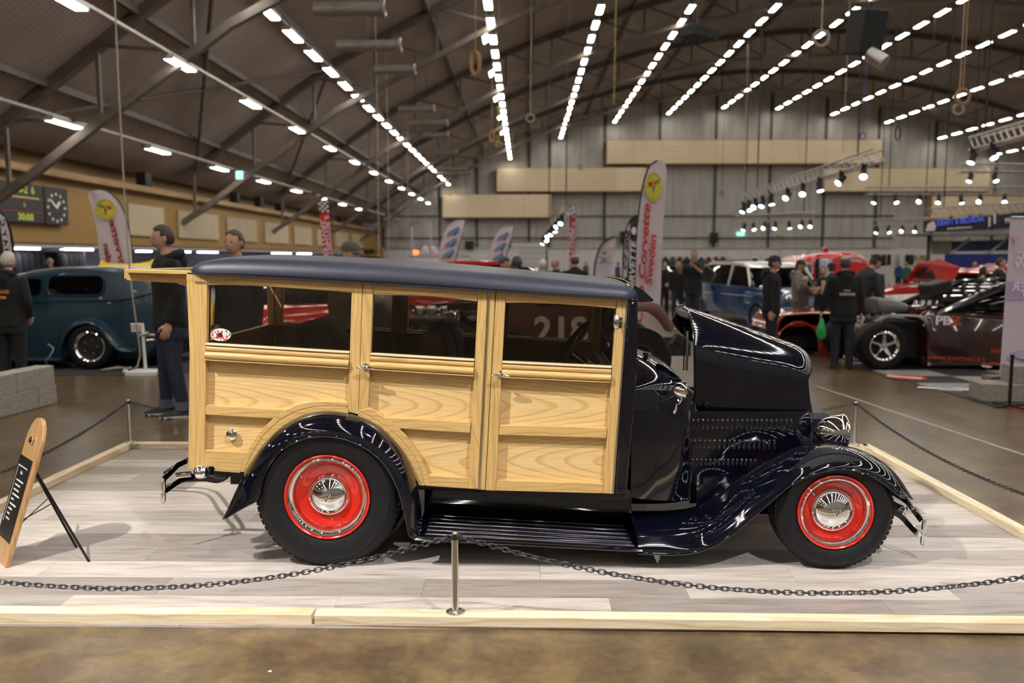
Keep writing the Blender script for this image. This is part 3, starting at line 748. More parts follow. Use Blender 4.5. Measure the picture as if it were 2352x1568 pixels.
    strip('belt_lip', [(1152, 864), (1402, 876)], [(1151.5, 867), (1401.5, 879)], F0, .016, ASHX, f, side)
    if side < 0:
        # piano hinges: knuckle by knuckle
        for par, a, b in ((d, (1122.7, 664), (1099.7, 1124)), (f, (1441, 684), (1408, 1134))):
            A, B = P(a[0], a[1], F0 - .004), P(b[0], b[1], F0 - .004); n = 34
            h = MB()
            for k in range(n):
                h.cyl(A.lerp(B, (k + .06) / n), A.lerp(B, (k + .94) / n), .0042, n=8)
            h.beam(A + Vector((.0, .006, 0)), B + Vector((.0, .006, 0)), .011, .003, up=(0, 1, 0))
            h.build('piano_hinge', STEEL, par, CO)
        for par, (x, y), ln in ((d, (841, 842), 1), (f, (1149, 859.5), 1)):
            c = P(x, y, F0); o = MB()
            o.lathe([(0, -.012), (.017, -.012), (.02, -.006), (.02, .0), (0, .0)], c + Vector((-.0, 0, .004)), 'Y', 20)
            o.lathe([(0, -.045), (.010, -.045), (.009, -.02), (.012, -.01), (.012, 0)], c, 'Y', 14)
            pth = [c + Vector((dx, -.045, dz)) for dx, dz in ((-.042, .0), (-.03, .001), (0, .002), (.025, .0), (.05, -.004))]
            o.tube(pth, [.004, .0075, .010, .008, .0045], 10)
            o.lathe([(0, -.058), (.008, -.055), (.011, -.046), (.009, -.04)], c + Vector((0, 0, .003)), 'Y', 12)
            o.build('door_handle', CHROME, par, CO)
        # round mirror clamped on the front stile
        c = P(1415, 739, F0 - .05); o = MB()
        o.ell(c, (.020, .026, .042), 16, 10)
        o.tube([c, c + Vector((.02, .01, 0)), c + Vector((.034, .05, 0))], .006, 8)
        o.build('door_mirror', CHROME, f, CO)
        o = MB(); b0 = P(1425, 740, F0)
        for dz in (-.018, 0, .018): o.lathe([(0, -.012), (.007, -.009), (.009, 0)], b0 + Vector((0, 0, dz)), 'Y', 12)
        o.beam(b0 + Vector((0, -.003, -.026)), b0 + Vector((0, -.003, .026)), .016, .006, up=(0, 1, 0)); o.build('mirror_bracket', DARKMET, f, CO)
        # fuel/vent cap in the quarter panel
        c = P(535.5, 996, yp); o = MB()
        o.lathe([(0, -.03), (.024, -.029), (.030, -.024), (.031, -.012), (.027, -.01), (.027, 0)], c, 'Y', 28); o.build('chrome_cap', CHROME, q, CO)
        # oval sticker on the rear quarter glass
        c = P(507, 768.5, yg - .001); o = MB(); o.prism([c + Vector((math.cos(a) * .054, -.0008, math.sin(a) * .032)) for a in [2 * math.pi * k / 32 for k in range(32)]], (0, .0012, 0))
        mm, nt, bb = _nt('sticker_print'); tc = N(nt, 'ShaderNodeTexCoord'); nn = N(nt, 'ShaderNodeTexNoise', i_Scale=55.0, i_Detail=1.0); rp = N(nt, 'ShaderNodeValToRGB'); rp.color_ramp.interpolation = 'CONSTANT'
        e = rp.color_ramp.elements; e[0].position = 0; e[0].color = (.6, .02, .02, 1); e[1].position = .46; e[1].color = (.7, .68, .66, 1); k_ = e.new(.64); k_.color = (.05, .2, .07, 1)
        nt.links.new(tc.outputs['Object'], nn.inputs['Vector']); nt.links.new(nn.outputs[0], rp.inputs[0]); nt.links.new(rp.outputs[0], bb.inputs['Base Color'])
        stk = o.build('window_sticker', mm, q, CO, smooth=0); stk['label'] = 'oval red, white and green sticker on the rear quarter glass'
        MB().tube([c + Vector((math.cos(a) * .054, -.0012, math.sin(a) * .032)) for a in [2 * math.pi * k / 32 for k in range(32)]], .0012, 4, closed=True).build('sticker_border', WHITE, q, CO)
        o = MB()
        o.prism([c + Vector((x, -.002, z)) for x, z in ((-.012, -.012), (.004, -.014), (.012, -.004), (.006, .006), (-.002, .012), (-.01, .009), (-.024, .008), (-.012, .002))], (0, .0008, 0)); o.build('sticker_motif', BLACK, q, CO, smooth=0)
flank(-1); flank(1)

# ---- roof: padded navy vinyl
rtop = [(427, 620), (429, 610), (437, 600), (446, 594), (460, 590), (476, 587), (527, 583.5), (604, 585), (700, 588.5), (808, 593), (900, 597), (1030, 606), (1155, 616), (1283, 626), (1410, 636.5), (1430, 639), (1445, 643), (1453, 649), (1458, 660), (1459, 668)]
mb = MB(); rows_ = []
b0_, b1_ = P(427, 627, YBD - .03), P(1452, 687, YBD - .03)
X0, X1 = b0_.x, P(1459, 668, YC - .5).x
for i, (x, y) in enumerate(rtop):
    t = (x - 427) / (1459 - 427); X = lerp(X0, X1, t)
    zt = P(x, y, YC).z; zb = lerp(b0_.z, b1_.z, (X - b0_.x) / (b1_.x - b0_.x))
    zt = max(zt, zb + .035)
    hw = HB + .035 - (.05 * (1 - min(1, (x - 427) / 40)) ** 2) - (.07 * (1 - min(1, (1459 - x) / 30)) ** 2)
    zs = zt - .02; rr = min(.085, (zs - zb) * .95); r = []
    for s in (-1, 1):
        h = [(hw - .02, zb), (hw, zb + .008), (hw, zs - rr)]
        for k in range(1, 6):
            a = R(18 * k); h.append((hw - rr * (1 - math.cos(a)), zs - rr + rr * math.sin(a)))
        for f_ in (.75, .5, .25): h.append(((hw - rr) * f_, zs + (zt - zs) * (1 - f_ ** 2)))
        if s < 0: r += [(-a, z) for a, z in h] + [(0, zt)]
        else: r += [(a, z) for a, z in h[::-1]]
    rows_.append([Vector((X, YC + a, z)) for a, z in r])
mb.grid(rows_, cj=True, cap=True)
rf = mb.build('roof', NAVY, CAR, CO, smooth=60, sub=1)
MB().tube([P(430, 627.5, YBD - .033), P(900, 655, YBD - .033), P(1450, 686.5, YBD - .033)], .004, 6).build('roof_edge_bead', mat('navy_bead', (.012, .013, .03), .5), rf, CO)
# headliner
MB().beam(Vector((X0 + .1, YC, b0_.z + .0)), Vector((X1 - .1, YC, b1_.z + .005)), HB * 2 - .06, .02).build('headliner', mat('tan_headliner', (.20, .13, .08), .8), CAR, CO, smooth=0)
# ---- raised tailgate
yn, yf_ = YC - .58, YC + .58
def bar_px(name, px, y0, y1, m=ASHX, par=CAR): 
    pts = [P(a, b, y0) for a, b in px]; return MB().prism(pts, (0, y1 - y0, 0)).build(name, m, par, CO, smooth=0, bevel=.002)
tg = bar_px('lift_gate', [(285, 617.5), (436, 622), (437, 630), (285, 626)], yn - .04, yn + .04)
bar_px('gate_rail', [(291, 626.5), (437, 631), (437, 651), (291, 643.5)], yn, yn + .05, ASHX, tg)
bar_px('gate_rail', [(285, 617.5), (436, 622), (437, 630), (285, 626)], yf_ - .04, yf_ + .04, ASHX, tg)
bar_px('gate_rail', [(291, 626.5), (437, 631), (437, 651), (291, 643.5)], yf_ - .05, yf_, ASHX, tg)
bar_px('gate_rail', [(285, 618), (310, 618.5), (310, 640), (285, 640)], yn + .05, yf_ - .05, wood('ash_cross', ASH_L, ASH_D, 'Y', 34, .34, .35), tg)
bar_px('gate_rail', [(415, 622), (437, 622.5), (437, 645), (415, 645)], yn + .05, yf_ - .05, MATS['ash_cross'], tg)
bar_px('gate_glass', [(308, 630), (418, 632), (418, 634), (308, 632)], yn + .05, yf_ - .05, TINT, tg)
MB().cyl(P(410, 650, yn + .02), P(470, 662, yn + .02), .006, n=8).build('gate_stay', CHROME, tg, CO)
# lower tailgate and rear end across the body
xr0, xr1 = P(434, 850, YBD).x, P(440, 850, YBD).x
zt_, zb_ = P(437, 790, YBD).z, P(433, 1072, YBD).z
tgl = MB().box(((xr0 + xr1) / 2 + .02, YC, (zt_ + zb_) / 2), (.04, HB * 2 - .1, zt_ - zb_)).build('tail_gate', ASHZ, CAR, CO, smooth=0)
for s in (-1, 1): MB().box((xr0 + .03, YC + s * (HB - .035), (zb_ + P(437, 628, YBD).z) / 2), (.05, .065, P(437, 628, YBD).z - zb_)).build('corner_post', ASHZ, CAR, CO, smooth=0, bevel=.003)
MB().box((xr0 + .03, YC, P(437, 640, YBD).z), (.05, HB * 2 - .1, .07)).build('rear_header', ASHX, CAR, CO, smooth=0)

# ---- chassis, floor, firewall: blocks the view through
xA, xB = P(437, 1076, YBD).x, P(1406, 1133, YBD).x
MB().beam((xA + .03, YC, .50), (xB + .1, YC, .37), HB * 2 - .08, .05).build('floor_pan', BLACK, CAR, CO, smooth=0)
for s in (-1, 1): MB().beam((xA + .1, YC + s * .36, .40), (2.0, YC + s * .33, .30), .06, .11).build('frame_rail', BLACK, CAR, CO, smooth=0)
for X, z in ((CO.x, .385), (1.613, .315)): MB().cyl((X, YC - .6, z), (X, YC + .6, z), .045, n=12).build('axle', BLACK, CAR, CO)
for s in (-1, 1):    # inner wheel housings
    MB().lathe([(.40, -.01), (.42, 0), (.42, .28), (.40, .28)], (CO.x, YC + s * .42 - .14, .40), 'Y', 40).build('wheel_housing', BLACK, CAR, CO)

# ---- seats, wheel
def seat(cx, cz, w, y0, y1, tilt, hh=.42):
    pr = [(-.06, 0), (-.09, hh * .5), (-.07, hh * .9), (-.02, hh), (.05, hh * .95), (.075, hh * .6), (.07, 0)]
    rows = []
    for f_, sc in ((0, .82), (.06, .97), (.3, 1.0), (.49, 1), (.5, .97), (.51, 1), (.7, 1), (.94, .97), (1, .82)):
        rows.append([Vector((cx + (a * sc + b * tilt), lerp(y0, y1, f_), cz + b * (.93 + .07 * sc))) for a, b in pr])
    o = MB().grid(rows, cj=True, cap=True).build('seat_back', SEAT, CAR, CO, smooth=70)
    rows = []
    for f_, sc in ((0, .9), (.06, 1), (.49, 1), (.5, .96), (.51, 1), (.94, 1), (1, .9)):
        rows.append([Vector((cx + .03 + a, lerp(y0, y1, f_), cz - .02 + b * sc)) for a, b in ((0, -.12), (0, .02), (.2, .05), (w, .06), (w + .04, 0), (w, -.14))])
    MB().grid(rows, cj=True, cap=True).build('seat_cushion', SEAT, CAR, CO, smooth=70)
p_ = P(735, 880, YC - .3); seat(p_.x, p_.z - .04, .45, YC - .56, YC + .56, -.28, .38)
p_ = P(1025, 880, YC - .3); seat(p_.x, p_.z - .03, .42, YC - .55, YC - .08, -.15, .36); seat(p_.x, p_.z - .03, .42, YC + .08, YC + .55, -.15, .36)
c = P(1302, 803, YC - .33); ax = Vector((-.78, 0, .62)).normalized(); u_ = Vector((0, 1, 0)); w_ = ax.cross(u_)
st_ = MB(); st_.tube([c + (u_ * math.cos(a) + w_ * math.sin(a)) * .19 for a in [2 * math.pi * k / 40 for k in range(40)]], .014, 8, closed=True)
for a in (R(90), R(210), R(330)): st_.tube([c - ax * .03, c + (u_ * math.cos(a) + w_ * math.sin(a)) * .19], .008, 6)
sw = st_.build('steering_wheel', BLACK, CAR, CO)
MB().cyl(c - ax * .02, c - ax * .55, .022, n=12).build('steering_column', CHROME, sw, CO)
sp = MB(); c2 = c - ax * .12
sp.tube([c2 - ax * (.006 * k / 6) + (u_ * math.cos(k * R(60)) + w_ * math.sin(k * R(60))) * .034 for k in range(60)], .004, 5); sp.build('column_spring', CHROME, sw, CO)
MB().box((P(1395, 850, YC).x, YC, P(1395, 870, YC).z), (.08, HB * 2 - .15, .2)).build('dashboard', BLACK, CAR, CO, smooth=0, bevel=.03)

# ---- black windscreen posts, cowl, visor
for s in (-1, 1):
    px = [(1443, 684), (1466, 684), (1464, 816), (1461, 900), (1440, 1136), (1411, 1135)]
    pts = [P(a, b, YBD + .002) for a, b in px]
    if s > 0: pts = [mirY(p) for p in pts]
    po = MB().prism(pts, (0, -s * .075, 0)).build('windscreen_post', BLACKPAINT, CAR, CO, smooth=30, bevel=.008)
    if s < 0:
        for yy in (686, 696):
            MB().lathe([(0, -.005), (.005, -.003), (.006, 0)], P(1453.5, yy, YBD + .002), 'Y', 12).build('screw', CHROME, po, CO)
zt1, zb1 = P(1455, 690, YBD).z, P(1462, 815, YBD).z
xw0, xw1 = P(1458, 690, YBD).x, P(1454, 815, YBD).x
wf = MB()
for a, b in (((xw0, YC - .6, zt1), (xw0, YC + .6, zt1)), ((xw1, YC - .6, zb1), (xw1, YC + .6, zb1))): wf.beam(a, b, .03, .04)
wsf = wf.build('windscreen_frame', BLACKPAINT, CAR, CO, smooth=0, bevel=.004)
MB().beam((xw0, YC, zt1), (xw1, YC, zb1), 1.16, .005, up=(1, 0, 0)).build('windscreen_glass', glass('clear_glass', (.85, .87, .86), .01, 1.5), wsf, CO, smooth=0)
# visor: sheet reaching forward and down from the roof edge
pv = [(1452, 650), (1462, 655), (1475, 665), (1490, 678), (1502, 688)]
rows_ = []
for i, (x, y) in enumerate(pv):
    c0 = P(x, y, YBD + .03); r = []
    for k in range(13):
        f_ = k / 12 * 2 - 1; drop = .020 * abs(f_) ** 4
        r.append(Vector((c0.x - .03 * abs(f_) ** 6, YC + f_ * (HB - .03), c0.z + .012 - drop)))
    rows_.append(r)
vz = MB().sheet(rows_, .006).build('sun_visor', BLACKPAINT, CAR, CO)
for s in (-1, 1):
    pts = [P(a, b, YBD + .03) for a, b in ((1455, 655), (1475, 664), (1502, 689), (1498, 693), (1470, 694), (1456, 690))]
    if s > 0: pts = [mirY(p) for p in pts]
    MB().prism(pts, (0, -s * .01, 0)).build('visor_cheek', BLACKPAINT, vz, CO, smooth=0, bevel=.003)

# cowl / fuel tank: rounded loft from the posts to the hood
def dome(X, hw, z0, zsh, zt, n=9, tuck=0.0, e=2.3):
    """half-barrel section: flat side up to the shoulder, rounded over the top"""
    h = [(hw - tuck, z0), (hw, lerp(z0, zsh, .5)), (hw, zsh)]
    for k in range(1, n):
        a = math.pi / 2 * k / n; h.append((hw * math.cos(a) ** (2 / e), zsh + (zt - zsh) * math.sin(a) ** (2 / e)))
    return [Vector((X, YC - a, z)) for a, z in h] + [Vector((X, YC, zt))] + [Vector((X, YC + a, z)) for a, z in h[::-1]]
yq = YC - .56
def Xof(px, y): return P(px, 900, y).x
cw = []
for px, hw, top, sh, lo in ((1452, .665, 815, 905, 1142), (1480, .655, 816, 902, 1146), (1510, .63, 820, 900, 1148), (1540, .60, 828, 900, 1150), (1565, .575, 842, 902, 1150), (1580, .555, 858, 905, 1150), (1591, .53, 878, 915, 1150), (1593, .50, 884, 920, 1150)):
    yy = YC - hw
    cw.append(dome(Xof(px, yy), hw, P(px, lo, yy).z, P(px, sh, yy).z, P(px, top, YC - hw * .45).z))
cowl = MB().grid(cw, cap=True).build('cowl', BLACKPAINT, CAR, CO, smooth=60)
MB().tube([p + Vector((-.004, 0, 0)) for p in cw[-2]], .005, 6).build('cowl_bead', BLACKPAINT, cowl, CO)
c = P(1487, 822, YC - .22); o = MB()
o.lathe([(0, .034), (.022, .033), (.026, .03), (.026, .018), (.022, .016), (.019, .012), (.019, .0), (.026, -.004), (.026, -.012), (0, -.012)], c, 'Z', 8); o.build('fuel_cap', CHROME, CAR, CO, smooth=20)

# ---- cowl lamp
c = P(1566, 896, YC - .70); o = MB()
o.lathe([(0, -.055), (.014, -.05), (.03, -.035), (.042, -.012), (.047, .008), (.048, .014), (.044, .02), (.0, .027)], c, 'X', 28)
cl = o.build('cowl_lamp', CHROME, CAR, CO)
o = MB(); o.tube([c + Vector((.0, 0, -.04)), c + Vector((-.012, .0, -.07)), c + Vector((-.025, .005, -.075)), c + Vector((-.03, .01, -.11))], .007, 8)
o.ell(c + Vector((-.034, .012, -.118)), (.01, .01, .01), 10, 8); o.tube([c + Vector((-.01, .0, -.065)), c + Vector((-.02, .14, -.04))], .007, 8); o.build('lamp_bracket', CHROME, cl, CO)

# ---- raised hood
hd = []
hp = [(0, (1566, 700), .37, 1595), (.12, (1600, 711), .375, 1616), (.3, (1660, 731), .365, 1666), (.5, (1722, 753), .35, 1722), (.7, (1782, 774), .33, 1780), (.85, (1818, 786), .31, 1822), (.93, (1836, 794), .305, 1845), (.98, (1847, 806), .30, 1859), (1.0, (1854, 828), .295, 1866)]
for i, (t, (tx, ty), hw, bx) in enumerate(hp):
    top = P(tx, ty, YC); side_y = YC - hw
    bot = P(bx, lerp(952, 948, t), side_y)
    shz = P(bx, lerp(815, 872, t ** .8), side_y).z
    sec = dome(0, hw, bot.z, shz, top.z, e=2.15)
    rw = []
    for p in sec:
        xs_ = P(bx - 8 * t - 1, lerp(815, 872, t ** .8), side_y).x
        if p.z <= shz: X_ = lerp(bot.x, xs_, (p.z - bot.z) / (shz - bot.z))
        else: X_ = lerp(xs_, top.x, ((p.z - shz) / (top.z - shz)) ** 1.5)
        zf_ = lerp(P(1566, 738, YC + hw).z, bot.z, min(1, t * 1.15))      # the far skirt is shallow at the rear
        rw.append(Vector((X_, p.y, max(p.z, zf_) if p.y > YC else p.z)))
    hd.append(rw)
hood = MB().sheet(hd, .006).build('hood', BLACKPAINT, CAR, CO, smooth=60, sub=1)
MB().tube(hd[0], .004, 6).build('hood_edge_bead', mat('hood_bead', (.006, .006, .01), .15, 0, coat=1), hood, CO)
# gas strut under the raised hood
MB().cyl(P(1579, 760, YC - .3), P(1577, 850, YC - .3), .0075, n=10).build('hood_strut', mat('strut_grey', (.10, .095, .085), .4, .3), CAR, CO)
MB().cyl(P(1573, 750, YC + .1), P(1570, 850, YC + .1), .004, n=8).build('hood_prop', DARKMET, CAR, CO)
# engine block silhouette between the side panels so that nothing shows through
MB().box((P(1700, 950, YC).x, YC, P(1700, 1000, YC).z), (.95, .46, .36)).build('engine', DARKMET, CAR, CO, smooth=0, bevel=.03)
MB().box((P(1588, 950, YC).x, YC, P(1588, 990, YC).z), (.03, .78, .5)).build('firewall', BLACKPAINT, CAR, CO, smooth=0, bevel=.01)
# ---- louvred side panels
def side_xz(px, py, s=-1):
    """point on the tapering engine side panel"""
    t = (px - 1590) / (1862 - 1590); y = YC - lerp(.47, .315, t)
    p = P(px, py, y)
    return p if s < 0 else mirY(p)
lv = None
for s in (-1, 1):
    rows_ = []
    for t in (0, .25, .5, .75, 1):
        px = lerp(1582, 1858, t)
        rows_.append([side_xz(px, py, s) for py in (944, 960, 1000, 1040, 1080, 1112)])
    sp_ = MB().sheet(rows_, .004).build('engine_side_panel', BLACKPAINT, CAR, CO)
    for (y0, y1, x0, x1, n) in ((961, 989, 1591, 1816, 21), (1008, 1034, 1583, 1777, 18), (1052, 1072, 1579, 1733, 16)):
        for k in range(n):
            px = lerp(x0, x1, k / (n - 1)); A, B = side_xz(px, y0, s), side_xz(px - (1 if y0 < 1000 else 2), y1, s)
            if lv is None:
                lm = MB(); H_ = (A - B).length; rr = []
                for f_, d_ in ((0, .0), (.06, .006), (.2, .011), (.8, .011), (.94, .006), (1, 0)):
                    rr.append([Vector((-.009, .001, -H_ * f_)), Vector((-.004, -d_ * .7, -H_ * f_)), Vector((.003, -d_, -H_ * f_)), Vector((.007, -d_ * .8, -H_ * f_)), Vector((.0075, .001, -H_ * f_))])
                lm.grid(rr); lv = lm.mesh('louvre'); lv.materials.append(BLACKPAINT); LVH = H_
            o = bpy.data.objects.new('louvre', lv); COL.objects.link(o); o.parent = sp_; o.location = A - CO
            o.scale = (1, 1 if s < 0 else -1, (A - B).length / LVH); o.rotation_euler = (0, R(-2), R(13 * (1 if s < 0 else -1)))
# ---- radiator shell, grille
gs = []
for px, hw, top, lo in ((1850, .30, 836, 1112), (1858, .305, 846, 1114), (1866, .305, 872, 1115), (1870, .295, 905, 1116)):
    gs.append(dome(Xof(px, YC - .3), hw, P(px, lo, YC - hw).z, P(px, 955, YC - hw).z, P(px, top, YC).z, tuck=.03))
sh_ = MB().sheet(gs, .012).build('radiator_shell', BLACKPAINT, CAR, CO, smooth=60)
xg = Xof(1862, YC - .3); zg0, zg1 = P(1868, 1105, YC - .3).z, P(1868, 915, YC - .3).z
MB().box((xg - .02, YC, (zg0 + zg1) / 2), (.03, .54, zg1 - zg0)).build('radiator_core', BLACK, sh_, CO, smooth=0)
for k in range(13): MB().cyl((xg, YC - .24 + .04 * k, zg0 + .02), (xg, YC - .24 + .04 * k, zg1 - .02), .005, n=6).build('grille_bar', CHROME, sh_, CO)

# ---- headlamps
for s in (-1, 1):
    c = P(1921, 990, YC - .40); c = c if s < 0 else mirY(c)
    o = MB(); o.lathe([(0, -.122), (.02, -.118), (.045, -.10), (.068, -.07), (.085, -.03), (.092, .01), (.094, .03), (.097, .034), (.097, .042), (.090, .045)], c, 'X', 36)
    hl = o.build('headlamp', CHROME, CAR, CO)
    MB().lathe([(.0905, .044), (.07, .055), (.04, .062), (0, .065)], c, 'X', 32).build('lens', glass('lamp_lens', (.9, .9, .9), .02), hl, CO)
    MB().tube([c + Vector((-.02, 0, -.085)), c + Vector((-.02, -s * .01, -.13)), Vector((c.x - .02, YC + s * .30, c.z - .16))], .012, 8).build('lamp_stalk', CHROME, hl, CO)
MB().tube([Vector((c.x - .02, YC + .33, c.z - .16)), Vector((c.x, YC, c.z - .13)), Vector((c.x - .02, YC - .33, c.z - .16))], .011, 8).build('lamp_bar', CHROME, CAR, CO)

# ---- fenders: surface between an inner edge and an outer lip
def fender(inner, outer, yi, yo, name, n=44, m=10, yin=None, drop=.03):
    I = resample([P(a, b, yy) for (a, b), yy in zip(inner, yi)], n); O = resample([P(a, b, yo) for a, b in outer], n)
    for s in (-1, 1):
        rows = []
        for p, q in zip(I, O):
            r = []
            if yin and yin > p.y + .005: r += [Vector((p.x, lerp(yin, p.y, e), p.z - drop * (1 - e) ** 2)) for e in (0, .35, .7)]
            elif yin: r += [p + Vector((0, .004 * (3 - e), -.001 * (3 - e))) for e in (0, 1, 2)]
            for k in range(m + 1):
                a = math.pi / 2 * k / m
                v = Vector((lerp(p.x, q.x, 1 - math.cos(a)), lerp(p.y, q.y, math.sin(a)), lerp(p.z, q.z, 1 - math.cos(a))))
                r.append(v)
            d_ = (q - p); d_.y = 0
            if d_.length > 1e-6: d_.normalize()
            r.append(q + Vector((0, .012, 0)) + d_ * .004); r.append(q + Vector((0, .014, 0)) - d_ * .008)
            rows.append([mirY(v) for v in r] if s > 0 else r)
        mb = MB(); mb.sheet(rows, .004 * (1 if s < 0 else -1))
        fo = mb.build(name, BLACKPAINT, CAR, CO, smooth=70)
        edge = [r[-3] for r in rows]
        MB().tube([e + Vector((0, s * .002, 0)) for e in edge], .0055, 8).build('rolled_edge', BLACKPAINT, fo, CO)
        yield fo
ri = [(518, 1187), (524, 1172), (531, 1156), (540, 1135), (551, 1112), (564, 1084), (580, 1058), (605, 1022), (643, 984), (682, 960), (720, 948), (758, 945), (796, 950), (835, 961), (873, 982), (898, 1005), (924, 1035), (942, 1068), (952, 1098), (960, 1130), (966, 1170), (968, 1205), (970, 1222)]
ro = [(520, 1189), (545, 1173), (572, 1158), (591, 1146), (600, 1112), (613, 1076), (631, 1050), (656, 1027), (694, 1008), (733, 1001), (771, 1003), (809, 1013), (847, 1033), (881, 1063), (904, 1099), (919, 1135), (927, 1168), (933, 1193), (936, 1213), (940, 1228), (946, 1234), (955, 1236)]
nf = list(fender(ri, ro, [YBD - .012] * len(ri), YW - .02, 'rear_fender'))
MB().lathe([(0, -.006), (.005, -.004), (.007, 0)], P(581, 1090, YW - .022), 'Y', 12).build('fender_bolt', CHROME, nf[0], CO)
yn_ = YC - .36
fi = [(2080, 1132), (2074, 1118), (2062, 1098), (2045, 1076), (2022, 1056), (1984, 1036), (1945, 1026), (1907, 1023), (1869, 1026), (1843, 1032), (1815, 1044), (1780, 1061), (1740, 1082), (1700, 1102), (1665, 1128), (1630, 1150), (1590, 1165), (1530, 1172), (1448, 1172)]
fo_ = [(2083, 1143), (2074, 1142), (2058, 1133), (2035, 1114), (2009, 1096), (1984, 1085), (1958, 1079), (1933, 1076), (1894, 1081), (1856, 1093), (1818, 1112), (1792, 1132), (1754, 1165), (1716, 1198), (1678, 1229), (1639, 1253), (1601, 1267), (1550, 1273), (1466, 1270)]
yi = [YC - .62] * 11 + [YC - .61, YC - .59, YC - .57, YC - .54, YC - .51, YC - .49, YC - .49, YC - .49]
ff = list(fender(fi, fo_, yi, YW - .02, 'front_fender', n=60, yin=YC - .45))
MB().lathe([(0, -.006), (.006, -.004), (.008, 0)], P(1981, 1086, YW - .022), 'Y', 12).build('fender_bolt', CHROME, ff[0], CO)
# inner aprons behind the fenders
for s in (-1, 1):
    pts = [P(a, b, YC - .46) for a, b in ((1600, 1095), (1862, 1095), (1862, 1125), (1780, 1180), (1600, 1180))]
    if s > 0: pts = [mirY(p) for p in pts]
    MB().prism(pts, (0, -s * .01, 0)).build('fender_apron', BLACKPAINT, CAR, CO, smooth=0)
# ---- running boards
zr0, zr1 = P(956, 1234, YW - .03).z, P(1466, 1262, YW - .03).z
xr_0, xr_1 = P(952, 1234, YW - .03).x, P(1476, 1262, YW - .03).x
for s in (-1, 1):
    def S(x, y, z): return mirY((x, y, z)) if s > 0 else Vector((x, y, z))
    rows = []
    yin = YBD + .34
    for t in (0, .5, 1):
        X = lerp(xr_0, xr_1, t); z = lerp(zr0, zr1, t); zw = lerp(P(960, 1117, YBD).z, P(1410, 1136, YBD).z, t) + .05
        rows.append([S(X, YW - .015, z - .022), S(X, YW - .03, z - .010), S(X, YW - .02, z), S(X, YW + .03, z + .002), S(X, yin - .10, z + .004), S(X, yin - .06, z + .014), S(X, yin - .035, z + .06), S(X, yin - .015, z + .13), S(X, yin, zw)])
    rb_ = MB().sheet(rows, .004).build('running_board', BLACKPAINT, CAR, CO, smooth=60)
    for k in range(6):
        y = YW + .006 + k * .062
        a, b = S(xr_0 + .05 + .0 * k, y, zr0 + .004 + .0003 * k), S(xr_1 - .035 - .004 * k, y, zr1 + .004 + .0003 * k)
        MB().tube([a, a.lerp(b, .01) + Vector((0, 0, .003)), a.lerp(b, .99) + Vector((0, 0, .003)), b], [.002, .0055, .0055, .002], 8).build('tread_strip', mat('polished_rib', (.02, .02, .028), .10, .0, .02, coat=1) if k > 3 else mat('painted_glint_rib', (.42, .40, .46), .2, 1), rb_, CO)  # outer ribs: lamp highlights on polished black put into a pale metal colour
for s in (-1, 1):    # splash apron closing the space between board and frame
    ya_ = YBD + .345; pts = [Vector((P(900, 1150, ya_).x, ya_, zr0 - .03)), Vector((P(1640, 1150, ya_).x, ya_, zr1 - .06)), Vector((P(1640, 1090, ya_).x, ya_, zr1 + .24)), Vector((P(900, 1090, ya_).x, ya_, zr0 + .33))]
    if s > 0: pts = [mirY(p) for p in pts]
    MB().prism(pts, (0, -s * .006, 0)).build('splash_apron', BLACKPAINT, CAR, CO, smooth=0)
# sill between body and board
MB().beam((xr_0 + .02, YC, P(960, 1125, YBD).z), (Xof(1440, YC - .55), YC, P(1440, 1135, YC - .55).z - .03), HB * 2 - .62, .10).build('sill', BLACKPAINT, CAR, CO, smooth=0)

